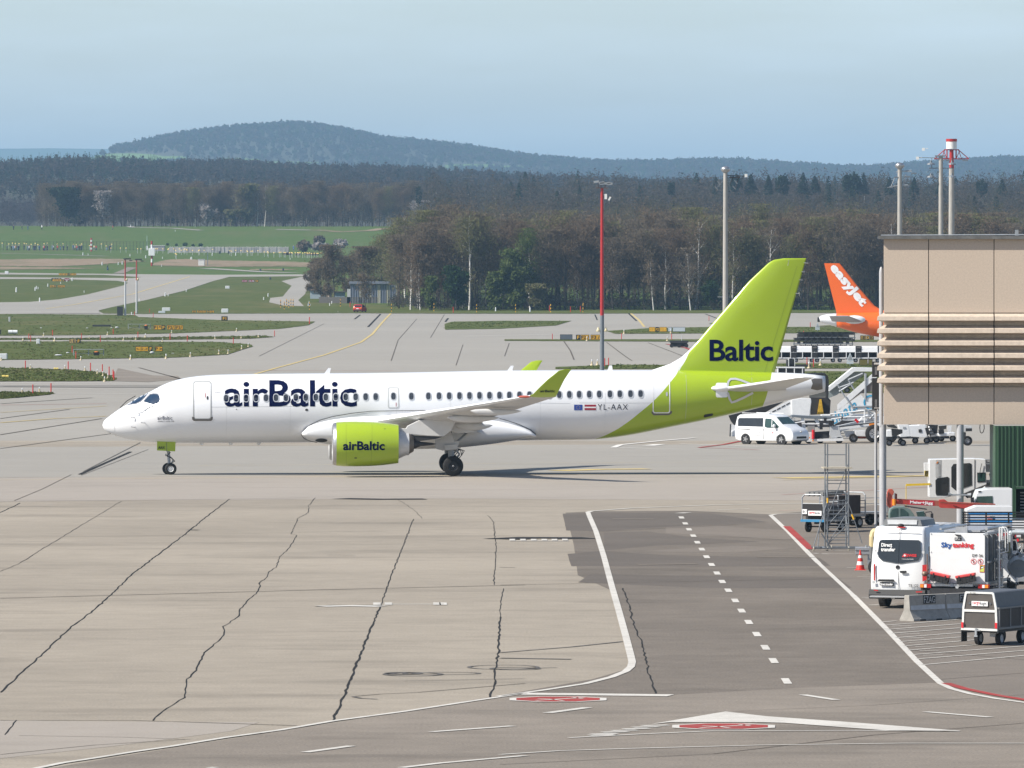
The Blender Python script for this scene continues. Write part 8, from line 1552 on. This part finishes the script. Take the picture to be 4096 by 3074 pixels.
# ------------------------------------------------ equipment behind the tail, far carts, the orange tail, the red car
d_ = 560.
def S4(d, x0):
    return lambda pts, y=0: [((r4(a, b_)[0]-2048)/F*d-x0, y, H-(r4(a, b_)[1]-HY)/F*d) for a, b_ in pts]
def X4(zx, d): return (r4(zx, 0)[0]-2048)/F*d
def Z4(zy, d): return H-(r4(0, zy)[1]-HY)/F*d
def bars(name, mat, t, Pz, segs, r_=.05, y=0, n=6):
    q = B()
    for pts in segs: q.path(Pz(pts, y), r_, n)
    return q.done(name, mat, t, smooth=True)
SW = M('stair_white', (.68, .69, .7), .5, n=.06); SGL = M('stair_glass', (.22, .25, .25), .3, n=.1); DNB = M('stair_blue', (.03, .3, .5), .5, n=0)
d = 540.; x0 = X4(1430, d); Pz = S4(d, x0); t = T('passenger_stairs', 'rear one of the two white covered passenger stairs rising to the pier', 'passenger stairs', (x0, d, 0), 0, 'white passenger stairs')
q = B().prism(Pz([(1420, 555), (1690, 338), (1720, 335), (1960, 340), (1960, 378), (1725, 378), (1705, 382), (1430, 598)]), (0, 1.8, 0)); q.done('canopy_rail', SW, t); B().prism(Pz([(1430, 600), (1705, 385), (1830, 385), (1830, 410), (1520, 640), (1420, 680)], .9), (0, .05, 0)).done('side_glass', SGL, t)
bars('support', GALV, t, Pz, [[(1520, 520), (1660, 760)], [(1640, 470), (1740, 640)], [(1530, 560), (1700, 500)], [(1540, 600), (1680, 510)], [(1640, 470), (1800, 400)], [(1440, 860), (1980, 800)]], .06)
B().box((3, 1, 1.0), (7, 1.8, .5)).done('chassis', SW, t)
for x in (.5, 5): wheel(t, x, .1, .4, .25)
d = 525.; x0 = X4(1490, d); Pz = S4(d, x0); t = T('passenger_stairs', 'front one of the two white passenger stairs, blue lettering along its side', 'passenger stairs', (x0, d, 0), 0, 'white passenger stairs')
B().prism(Pz([(1520, 745), (1910, 400), (1960, 380), (1960, 440), (1545, 800), (1520, 800)]), (0, .15, 0)).done('handrail_band', SW, t); B().prism(Pz([(1545, 750), (1900, 455), (1905, 600), (1780, 620), (1560, 780)], .05), (0, .04, 0)).done('side_glass', M('stair_smoke', (.14, .12, .11), .3), t)
sp_ = B().prism(Pz([(1480, 845), (1520, 810), (1780, 632), (1830, 700), (1830, 790), (1640, 880), (1500, 960), (1460, 985), (1440, 900)]), (0, .1, 0)).done('side_panel', SW, t); B().prism(Pz([(1828, 645), (1960, 645), (1960, 800), (1828, 770)]), (0, .1, 0)).done('landing_panel', SW, t)
vv, ff, asp = text2d('dnata', 0); a, b_ = Pz([(1470, 975)])[0], Pz([(1745, 790)])[0]
dx, dz = b_[0]-a[0], b_[2]-a[2]; hh = .72; B().add([(a[0]+u*dx-v*hh*.2, -.02, a[2]+u*dz+v*hh) for u, v in vv], ff).done('lettering', DNB, sp_, fix=False)
q = Pz([(1890, 720)])[0]; B().lathe([(-.01, .48), (-.03, .48), (-.03, .38), (-.01, .38)], (q[0], -.0, q[2]), 'Y', 24).done('lettering', DNB, t)
bars('support', GALV, t, Pz, [[(1830, 400), (1830, 690)], [(1610, 660), (1700, 790)], [(1690, 770), (1980, 760)], [(1890, 460), (1970, 560)], [(1680, 830), (1980, 790)]], .07)
B().prism(Pz([(1450, 1000), (1980, 880), (1980, 960), (1460, 1060)], .2), (0, 1.4, 0)).done('stair_flight', GREYL, t)
# mobile stairs with black hood, white belt loader flight
d = 532.; x0 = X4(1000, d); Pz = S4(d, x0); t = T('boarding_stairs', 'boarding stairs with black arched hood just behind the tail cone', 'passenger stairs', (x0, d, 0))
hood = [(1190, 400), (1380, 398), (1412, 425), (1425, 480), (1420, 665), (1400, 672), (1402, 480), (1390, 435), (1370, 415), (1195, 415)]; B().prism(Pz(hood), (0, 2.2, 0)).done('hood_arch', PLAS, t); B().prism(Pz([(1195, 415), (1370, 415), (1400, 470), (1402, 665), (1220, 668)], 1.8), (0, .05, 0)).done('hood_glass', M('hood_smoke', (.12, .125, .12), .3), t)
B().prism(Pz([(1220, 668), (1420, 668), (1450, 700), (1440, 850), (1230, 860)], .6), (0, 1.2, 0)).done('lower_housing', DARK, t); B().prism(Pz([(1325, 690), (1345, 685), (1370, 850), (1300, 852)], .3), (0, .3, 0)).done('yellow_cover', M('cover_yellow', (.5, .3, .02), .7, n=.3), t)
B().prism(Pz([(1010, 690), (1120, 672), (1225, 675), (1230, 710), (1210, 872), (1015, 858)], -.3), (0, .25, 0)).done('white_panel', SW, t, bevel=.03); B().prism(Pz([(680, 858), (985, 700), (1020, 690), (1015, 860), (900, 880), (700, 900)], -.1), (0, .2, 0)).done('stair_side', SW, t)
for k_ in range(5): a = 745+k_*52; B().prism(Pz([(a, 848-k_*27), (a+40, 827-k_*27), (a+40, 840-k_*27), (a, 861-k_*27)], -.12), (0, .02, 0)).done('stair_slot', DARK, t)
B().prism(Pz([(320, 870), (930, 715), (700, 850), (430, 870), (425, 985), (390, 985), (345, 930)], .8), (0, .6, 0)).done('dark_bellows', PLAS, t); B().prism(Pz([(335, 960), (420, 985), (420, 1130), (330, 1130)], .4), (0, .5, 0)).prism(Pz([(330, 1060), (420, 1010), (430, 1100), (340, 1135)], .3), (0, .1, 0)).done('stair_foot', SW, t); bars('foot_rail', DARK, t, Pz, [[(340, 960), (332, 1120), (400, 1130)]], .05, .2)
q = B()
for k_ in range(7): q.prism(Pz([(900+k_*20, 900+k_*16), (990+k_*20, 850+k_*16), (1000+k_*20, 858+k_*16), (910+k_*20, 910+k_*16)], .0), (0, .3, 0))
q.done('stair_tread', GREYL, t); B().box((2.5, .8, .8), (6, 1.8, .4)).done('chassis', DARK, t)
d = 512.; x0 = X4(1130, d); Pz = S4(d, x0); t = T('cargo_loader', 'white and grey cargo loader standing right of the duty van', 'loader', (x0, d, 0))
B().prism(Pz([(1015, 862), (1220, 872), (1600, 878), (1628, 888), (1628, 900), (1400, 908), (1180, 900), (1010, 880)]), (0, 1.6, 0)).done('lift_deck', GRYP, t); B().prism(Pz([(1115, 880), (1150, 880), (1190, 1120), (1150, 1120)], .1), (0, .15, 0)).prism(Pz([(1260, 895), (1300, 895), (1345, 1000), (1310, 1010)], .1), (0, .15, 0)).done('lift_arm', SW, t)
B().prism(Pz([(1190, 942), (1270, 942), (1270, 1050), (1190, 1050)], .0), (0, .5, 0)).done('control_box', M('loader_grey', (.26, .26, .25), .6), t, bevel=.02); B().prism(Pz([(1180, 1050), (1235, 1050), (1235, 1150), (1180, 1150)], -.05), (0, .7, 0)).done('side_box', SW, t, bevel=.02); B().prism(Pz([(1180, 1128), (1580, 1115), (1590, 1145), (1180, 1155)], -.1), (0, 1.4, 0)).done('base_frame', SW, t)
q = Pz([(1252, 1070)], -.1)[0]; B().cyl((q[0], q[1], q[2]-.3), (q[0], q[1], q[2]+.26), .085, n=14).done('fire_extinguisher', INKR, t, smooth=True)
B().prism(Pz([(1440, 985), (1540, 985), (1560, 1080), (1590, 1110), (1450, 1115), (1430, 1080)], .0), (0, .8, 0)).done('engine_hood', GREYL, t, bevel=.03); B().prism(Pz([(1270, 1050), (1430, 1040), (1430, 1120), (1240, 1125)], .2), (0, .8, 0)).done('machinery', DARK, t)
for (a, b_, w_, h_) in ((1385, 915, 34, 50), (1455, 950, 60, 60), (1340, 985, 40, 70), (1570, 905, 14, 55)): B().prism(Pz([(a-w_/2, b_-h_/2), (a+w_/2, b_-h_/2), (a+w_/2*.8, b_+h_/2), (a-w_/2*.8, b_+h_/2)], -.1), (0, .3, 0)).done('control_unit', INKK, t)
bars('hand_rail', SW, t, Pz, [[(1440, 850), (1820, 810)], [(1450, 905), (1640, 880), (1820, 880)], [(1820, 810), (1820, 950)], [(1160, 960), (1420, 960)], [(1040, 950), (1160, 930)]], .045)
for a in (1200, 1330, 1540): wheel(t, Pz([(a, 0)])[0][0], .1, .22, .2)
for a in (1205, 1245): B().prism(Pz([(a-8, 1103), (a+12, 1103), (a+12, 1118), (a-8, 1118)] if a < 1220 else [(a-4, 1135), (a+12, 1133), (a+12, 1150), (a-4, 1150)], -.12), (0, .02, 0)).done('indicator', AMB, t)
d = 515.; x0 = X4(1590, d); Pz = S4(d, x0); t = T('conveyor_truck', 'white conveyor belt truck with one big wheel beside the column', 'truck', (x0, d, 0))
B().prism(Pz([(1520, 1000), (1990, 945), (1990, 968), (1530, 1025)]), (0, .9, 0)).done('conveyor', SW, t); B().prism(Pz([(1530, 985), (1990, 935), (1990, 945), (1525, 998)], .1), (0, .7, 0)).done('belt', DARK, t); bd_ = B().prism(Pz([(1710, 1032), (2060, 1030), (2120, 1035), (2120, 1100), (1960, 1103), (1715, 1095)]), (0, 1.8, 0)).done('truck_body', SW, t, bevel=.04)
B().prism(Pz([(1870, 955), (1930, 950), (1930, 970), (1870, 978)], -.03), (0, .03, 0)).done('orange_plate', AMB, t); B().prism(Pz([(1590, 1040), (1715, 1040), (1720, 1090), (1620, 1110)], .2), (0, 1, 0)).done('front_frame', SW, t); B().prism(Pz([(1640, 1095), (1900, 1095), (1880, 1120), (1700, 1120)], .3), (0, 1, 0)).done('red_underside', M('under_red', (.35, .08, .04), .7), t)
xw = Pz([(1925, 0)])[0][0]; wheel(t, xw, -.05, .56, .3, ALU, spokes=6); wheel(t, Pz([(1697, 0)])[0][0], .1, .28, .2); wheel(t, Pz([(2110, 0)])[0][0], .1, .4, .25)
bars('lattice', GALV, t, Pz, [[(1830, 800), (1980, 880)], [(1860, 830), (1960, 960)], [(1975, 800), (1880, 900)], [(1820, 880), (1980, 870)]], .06, .3); B().prism(Pz([(1760, 930), (1800, 880), (1860, 860), (1940, 930)], .4), (0, 1, 0)).done('white_hood', SW, t, bevel=.05); bars('red_strut', INKR, t, Pz, [[(1715, 905), (1750, 942)]], .09, -.1)
# row of white ground vehicles seen under the pier
def E2(d, x0): return lambda pts, y=0: [((rE(a, b_)[0]-2048)/F*d-x0, y, H-(rE(a, b_)[1]-HY)/F*d) for a, b_ in pts]
for i, (lab, nm, body, win_, dark, whs) in enumerate((('dark hooded tug just right of the left column under the pier', 'apron_tug', [(160, 250), (230, 245), (240, 340), (160, 340)], [(160, 175), (260, 170), (310, 205), (300, 225), (180, 205)], [(230, 225), (380, 240), (380, 290), (280, 330), (235, 320)], (200, 390)),
        ('white high box tractor with grey panel under the pier', 'apron_tractor', [(320, 170), (465, 168), (490, 335), (350, 350), (340, 240)], [(385, 200), (420, 200), (425, 225), (385, 225)], [(335, 340), (465, 345), (465, 352), (335, 352)], (360,)),
        ('white wedge shaped pushback tractor in the middle under the pier', 'pushback_tractor', [(460, 185), (600, 180), (620, 170), (700, 170), (735, 330), (690, 350), (500, 340), (470, 300)], [(600, 238), (640, 232), (650, 278), (605, 280)], [(690, 220), (720, 215), (750, 300), (722, 330)], (560, 720)),
        ('white tug with ladder bars under the pier', 'ladder_tug', [(735, 310), (760, 190), (840, 260), (860, 330), (760, 345)], [(880, 190), (990, 180), (985, 230), (890, 250)], [(700, 170), (870, 178), (860, 290), (820, 300), (760, 200)], (770, 850)),
        ('low white flat tug left of the right column under the pier', 'flat_tug', [(880, 300), (1000, 290), (1105, 280), (1105, 325), (890, 335)], [(1000, 190), (1060, 185), (1050, 270), (1010, 275)], [(880, 240), (950, 235), (960, 290), (885, 300)], (920, 1080)))):
    d = 505.+i*3; x0 = (rE(body[0][0], 0)[0]-2048)/F*d; Pz = E2(d, x0); t = T(nm, lab, 'ground vehicle', (x0, d, 0)); sl_ = (rE(0, body[0][1])[1])
    B().prism(Pz(body), (0, 1.9, 0)).done('body', SW if i != 0 else SW, t, bevel=.03); B().prism(Pz(win_, -.03), (0, .2, 0)).done('cab_window' if i != 4 else 'white_hood', SMOKE if i not in (1, 4) else (INKG if i == 1 else SW), t); B().prism(Pz(dark, -.06), (0, .4, 0)).done('dark_cover', PLAS, t); B().prism(Pz([(body[0][0], 335), (body[0][0]+150, 335), (body[0][0]+150, 365), (body[0][0], 365)], .1), (0, 1.4, 0)).done('chassis', DARK, t)
    for a in whs: wheel(t, Pz([(a, 0)])[0][0], .35, .2, .2)
    if i == 3: bars('ladder_bar', DARK, t, Pz, [[(700, 222), (800, 218)], [(715, 262), (810, 262)], [(735, 300), (830, 300)], [(720, 190), (770, 340)]], .04, -.1)
d = 506.; x0 = (rE(1215, 0)[0]-2048)/F*d; Pz = E2(d, x0); t = T('tow_bar_head', 'white and black pointed vehicle nose right of the right column under the pier', 'ground vehicle', (x0, d, 0)); B().prism(Pz([(1215, 180), (1340, 195), (1345, 240), (1215, 275)]), (0, 1.2, 0)).done('nose_body', GREYL, t, bevel=.02); B().prism(Pz([(1255, 222), (1340, 222), (1342, 262), (1255, 265)], -.03), (0, .3, 0)).done('dark_cover', INKK, t); B().prism(Pz([(1215, 280), (1260, 280), (1260, 350), (1215, 350)], .2), (0, .8, 0)).done('support_leg', DARK, t); wheel(t, .3, .3, .3, .2)
t = T('hanging_chain', 'dark chain loop hanging below the pier', 'chain', P(*rE(1475, 180), 349.5)); B().path([(-.06, 0, .05), (-.08, 0, -.1), (-.06, 0, -.28), (0, 0, -.34), (.06, 0, -.3), (.11, 0, -.14), (.1, 0, .05)], .018).done('chain_loop', PLAS, t)
# container rack, far carts, far racks, dolly
d = 700.; x0 = (rI(565, 0)[0]-2048)/F*d
def I2(d, x0): return lambda pts, y=0: [((rI(a, b_)[0]-2048)/F*d-x0, y, H-(rI(a, b_)[1]-HY)/F*d) for a, b_ in pts]
Pz = I2(d, x0); t = T('open_container_cart', 'row of open black container bays in a white frame behind the tail cone', 'cart', (x0, d, 0))
for a in (598, 714, 832): B().prism(Pz([(a, 812), (a+100, 812), (a+100, 900), (a, 900)], .1), (0, 1, 0)).done('bay', INKK, t)
q = B(); [q.prism(Pz([(a, 795), (a+14, 795), (a+14, 905), (a, 905)]), (0, 1.2, 0)) for a in (580, 700, 818, 936)]; q.prism(Pz([(568, 792), (975, 795), (975, 812), (568, 808)], -.02), (0, 1.3, 0)).done('white_frame', SW, t); B().prism(Pz([(950, 815), (975, 815), (975, 900), (950, 900)], .1), (0, 1, 0)).done('end_panel', INKK, t); B().box((3, .5, .6), (7, 1.2, .2)).done('deck', DARK, t)
for a in (1, 6): wheel(t, a, .1, .25, .2)
d = 860.; x0 = (rI(712, 0)[0]-2048)/F*d; Pz = I2(d, x0); t = T('container_box', 'single black container with white edge below the row of covered carts', 'container', (x0, d, 0)); B().prism(Pz([(745, 680), (828, 680), (828, 778), (745, 778)]), (0, 1.2, 0)).done('container_body', INKK, t); B().prism(Pz([(736, 675), (748, 675), (748, 785), (736, 785)], -.05), (0, 1.3, 0)).prism(Pz([(825, 675), (835, 675), (835, 785), (825, 785)], -.05), (0, 1.3, 0)).done('edge_frame', SW, t); B().prism(Pz([(710, 690), (738, 690), (738, 780), (710, 780)], .1), (0, 1, 0)).done('side_crate', DARK, t); B().box((1.3, .5, .15), (2.5, 1, .3)).done('base', DARK, t)
CVG = 'white canopied baggage carts parked in a row'
def cvcart():
    t = T('canopied_cart', '', 'baggage cart', (0, 0, 0), 0, CVG); z0, z1, zc = .48, 1.0, 1.62; B().box((0, .7, z0-.04), (2.15, 1.4, .1)).done('deck', SW, t)
    B().loft([[(x, y, z) for y, z in ((-.02, z1+.02), (.12, zc-.1), (.4, zc), (1.1, zc), (1.4, z1+.02))] for x in (-1.08, .72)]).done('canopy', SW, t)
    q = B()
    for x in (-1.06, -.18, .7): q.box((x, 0, (z0+z1)/2), (.07, .07, z1-z0+.1))
    q.done('front_post', SW, t); B().box((-.2, 1.3, (z0+z1)/2), (1.8, .05, z1-z0)).done('rear_panel', DARK, t)
    B().box((-.62, .6, z0+.28), (.78, .9, .48)).done('dark_bay', INKK, t)
    B().loft([[(x, y, z) for y, z in ((-.04, z0), (-.04, z1), (.1, zc), (1.1, zc), (1.42, z1), (1.42, z0))] for x in (.73, 1.3)]).done('end_board', PLAS, t); B().box((1.02, -.05, zc-.14), (.38, .02, .1)).done('end_mark', M('dull_mark', (.12, .11, .11), .6), t); B().box((1.02, -.05, z1), (.55, .03, .03)).done('end_rail', GREYL, t)
    for x in (-.8, .75):
        for y in (.12, 1.28): wheel(t, x, y, .2, .12, GREYL)
    B().cyl((1.2, .7, .35), (1.9, .7, .3), .04).box((0, .7, .35), (1.9, .1, .1)).done('tow_bar', DARK, t); return t
cv = cvcart(); labs = ['leftmost canopied baggage cart, cut by the green fin', 'second canopied baggage cart from the fin', 'middle canopied baggage cart with see through bay', 'fourth canopied baggage cart from the fin', 'rightmost canopied baggage cart, next to the pier']
for i, (a, lab) in enumerate(zip((630, 935, 1240, 1570, 1890), labs)):
    p_ = G(*rI(a+35, 728))
    if i == 0: cv.location = p_; cv['label'] = lab; cv.scale = (1.12, 1, 1.1)
    else: dup(cv, p_, label=lab, scale=(1.12, 1, 1.1))
def rack():
    t = T('empty_dolly', 'dark empty container dolly in the crowded row behind the canopied carts', 'dolly', (0, 0, 0), 0, 'dark empty container dollies in a crowded row'); q = B()
    for x in (-.85, .85):
        for y in (0, 1.3): q.box((x, y, .75), (.07, .07, 1.5))
    q.box((0, 0, 1.5), (1.9, .06, .08)).box((0, 1.3, 1.5), (1.9, .06, .08)).box((0, 0, 1.1), (1.9, .05, .05)).done('rack_frame', DARK, t); B().box((0, .65, .62), (2.0, 1.4, .14)).done('deck', GRYP, t); B().box((0, .8, 1.3), (1.5, .8, .34)).done('rolled_cover', PLAS, t)
    for x in (-.6, .6):
        for y in (.1, 1.2): B().cyl((x, y-.06, .22), (x, y+.06, .22), .22, n=12).done('wheel', BLK, t)
    return t
rk = rack(); k_ = 0
for row, (yb, zs_) in enumerate(((520, range(905, 1660, 85)), (462, range(950, 1620, 84)), (425, range(960, 1640, 95)))):
    for a in zs_:
        p_ = G(*rI(a, yb)); sc__ = .84
        if k_ == 0: rk.location = p_; rk.scale = (sc__,)*3
        else: dup(rk, p_, scale=sc__)
        k_ += 1
t = thing_box('yellow_cabinet', 'small yellow cabinet behind the dark dollies', 'cabinet', rI, 1468, 335, 1520, 385, YB)
p_ = G(*rH(1632, 668)); t = T('flat_dolly', 'low dark flat dolly standing alone beside the red line left of the fin', 'dolly', p_); w_ = (rH(1750, 0)[0]-rH(1515, 0)[0])/F*p_.y; B().box((0, 1, .75), (w_, 2.2, .25)).done('deck', DARK, t); B().box((0, 1, .35), (w_*.9, 1.8, .5)).done('under_frame', PLAS, t); B().cyl((w_*.15, 1, .8), (w_*.15, 1, 1.6), .04).done('stake', GREYL, t)
for x in (-.4, 0, .4): B().cyl((x*w_, -.1, .25), (x*w_, .1, .25), .25, n=12).done('wheel', BLK, t)
def trisign(lab, zx, zyb, h_, r_):
    p_ = G(*r_(zx, zyb)); s_ = F/p_.y; hh = h_/s_; t = T('warning_sign', lab, 'sign', p_); B().cyl((0, 0, 0), (0, 0, hh*.9), .05, n=6).done('post', GREYL, t); w_ = hh*.26; B().prism([(-w_, -.06, hh*.35), (w_, -.06, hh*.35), (0, -.06, hh)], (0, .05, 0)).done('sign_plate', SPW, t); B().prism([(-w_*.6, -.08, hh*.45), (w_*.6, -.08, hh*.45), (0, -.08, hh*.82)], (0, .01, 0)).done('plate_print', INKG, t); B().box((0, -.06, hh*.24), (w_*1.9, .05, hh*.16)).done('lower_plate', SPW, t)
trisign('pale triangular warning sign in front of the canopied carts', 1632, 780, 55, rI); trisign('triangular sign at the tail of the orange finned airliner', 1160, 275, 36, rI); trisign('triangular warning sign at the bend of the service road', 1785, 905, 24, rM)
# red car
p_ = G(*rK(424, 1107)); s_ = F/p_.y; CRR = M('car_red', (.55, .02, .012), .3, n=.02, coat=.4); W_ = 66*.5425/s_*.94
c = Car('red_car', 'small red estate car seen from behind at the start of the far paving', 'car', p_, R(78), [(0, .4), (-.03, .7), (.05, 1.0), (.3, 1.45), (.5, 1.52), (2.4, 1.5), (3.1, 1.0), (4.1, .85), (4.2, .4), (4.0, .25), (.1, .25)], 1.8, .2, .9, CRR, arches=((.9, .36), (3.4, .36)))
c.t.scale = (1.05,)*3
c.cross((.08, 1.02), (.29, 1.40), 1.45, 1.25, 'rear_window', SMOKE, .03, n=-1)
for y in (-1, 1):
    c.side([(.6, 1.0), (.7, 1.38), (2.2, 1.38), (2.7, 1.02)], 'side_window', SMOKE, y)
    for x in (.9, 3.4): wheel(c.t, x, y*.78, .33, .2)
    B().box((-.02, y*.68, .88), (.08, .28, .2)).done('tail_lamp', AMB, c.t)
B().box((-.05, 0, .45), (.12, 1.7, .22)).done('bumper', PLAS, c.t); B().box((-.06, 0, .72), (.04, .55, .13)).done('number_plate', INKW, c.t); B().box((1.3, 0, 1.58), (.3, 1.1, .12)).done('light_bar', PLAS, c.t)
# airliner with the orange tail, nose to the right behind the pier
ORG = M('orange_gloss', (.78, .13, .012), .35, n=.03, coat=.2); d = 962.; pj = P(*rJ(355, 580), d); t = T('parked_airliner', 'parked airliner with orange tail fin, hidden behind the pier except its rear', 'airliner', (pj.x, d, 0))
def J(pts): return [((rJ(a, b_)[0]-2048)/F*d-pj.x, H-(rJ(a, b_)[1]-HY)/F*d) for a, b_ in pts]
tp = J([(360, 570), (372, 552), (400, 542), (440, 534), (510, 529), (600, 524), (870, 514), (1100, 512)]); bt = J([(360, 590), (375, 600), (410, 612), (480, 632), (560, 655), (640, 680), (760, 706), (870, 726), (1100, 752), (1300, 760)])
xe = tp[-1][0]; 
def o_sec(x, n=28):
    a = float(np.interp(x, [q[0] for q in tp], [q[1] for q in tp])); c_ = float(np.interp(x, [q[0] for q in bt], [q[1] for q in bt])); zc, h_ = (a+c_)/2, (a-c_)/2; return [(x, h_*.97*math.cos(2*math.pi*i/n), zc+h_*math.sin(2*math.pi*i/n)) for i in range(n)]
x_s = J([(478, 0)])[0][0]; xs1 = [q[0] for q in tp][:4]; B().loft([o_sec(x) for x in np.linspace(tp[0][0]+.02, x_s+.45, 12)]).done('tail_cone', WH, t, smooth='all'); B().loft([o_sec(x) for x in np.linspace(x_s+.45, 13, 16)]).done('rear_fuselage', ORG, t, smooth='all'); B().loft([o_sec(x) for x in np.linspace(13, 30, 6)]).done('fuselage', WH, t, smooth='all')
q = J([(358, 580)])[0]; B().cyl((q[0]-.08, 0, q[1]), (q[0]+.2, 0, q[1]), .28, n=14).done('exhaust_pipe', DARK, t)
LEo = J([(536, 112), (560, 140), (700, 320), (830, 470), (870, 492), (900, 505), (1000, 520)]); TEo = J([(408, 112), (512, 528)]); fo_ = []
for z in np.linspace(LEo[0][1], TEo[1][1], 14):
    xl = float(np.interp(-z, [-q[1] for q in LEo], [q[0] for q in LEo])); xt = float(np.interp(-z, [-q[1] for q in TEo], [q[0] for q in TEo])); c_ = xl-xt; fo_.append([(xl-c_*a, -w_*c_*.1, z) for a, w_ in ((0, 0), (.05, .4), (.3, .55), (.7, .3), (1, .02))]+[(xl-c_*a, w_*c_*.1, z) for a, w_ in ((1, .02), (.7, .3), (.3, .55), (.05, .4))])
fbo = B().loft(fo_); fn = fbo.done('tail_fin', ORG, t, smooth=40); TOF = bvh(fbo)
vv, ff, asp = text2d('easyJet', .05); a, b_ = J([(432, 165)])[0], J([(712, 505)])[0]; ux, uz = b_[0]-a[0], b_[1]-a[1]; ln = math.hypot(ux, uz); px2, pz2 = -uz/ln, ux/ln; hh = 1.42
bm_v = [(a[0]+u*ux*.96+v*px2*hh, 0, a[1]+u*uz*.96+v*pz2*hh) for u, v in vv]; cling(bm_v, ff, 'lettering', INKW, tree=TOF, off=.03, local=True, parent=fn, dz=.4, dx=.4)
sb = J([(430, 562), (640, 566), (725, 575), (726, 605), (660, 625), (590, 615), (535, 600)]); B().prism([(x, -2.2, z) for x, z in sb], (0, .2, 0)).done('tailplane_skin', M('tailplane_grey', (.3, .3, .31), .5), t) if False else None
def ofo(xl, xt, y, z, th): return [(xl+(xt-xl)*a, y, z+th*h_) for a, h_ in ((0, 0), (.1, .5), (.4, .6), (1, .03), (.4, -.4), (.1, -.35))]
r0_, t0_ = J([(726, 588)])[0], J([(560, 577)])[0]
for s_ in (-1, 1): B().loft([ofo(r0_[0], r0_[0]-3.6, s_*1.2, r0_[1]-.1, .35), ofo(J([(600, 0)])[0][0], J([(432, 0)])[0][0], s_*6.2, J([(0, 565)])[0][1]+.25, .12)]).done('tailplane', M('tailplane_grey', (.36, .36, .37), .5), t, smooth=40)
B().ell((r0_[0]-1, -1.35, r0_[1]+.12), (1.3, .25, .5)).done('tailplane_root', WH, t, smooth=True); B().cyl((20, 0, 0), (20, 0, 3), .2).done('gear_leg', STEEL, t)
for y in (-3, 3): wheel(t, 16, y, .55, .4); B().cyl((16, y, .5), (16, y*.5, 3), .12).done('gear_leg', STEEL, t)
# ------------------------------------------------ the air
hz = B().box((0, 16480, 200), (24000, 33040, 440)).done('haze', bpy.data.materials.new('haze_air'), fix=True); kind(hz, 'stuff'); hz['label'] = 'thin blue haze in the air'; hz['category'] = 'haze'
hm = hz.data.materials[0]; hm.use_nodes = True; t = hm.node_tree; t.nodes.clear(); o_ = t.nodes.new('ShaderNodeOutputMaterial'); pv = t.nodes.new('ShaderNodeVolumePrincipled')
pv.inputs['Color'].default_value = (.44, .72, 1.0, 1); pv.inputs['Density'].default_value = 0.57e-4; pv.inputs['Anisotropy'].default_value = .1
t.links.new(pv.outputs[0], o_.inputs['Volume'])
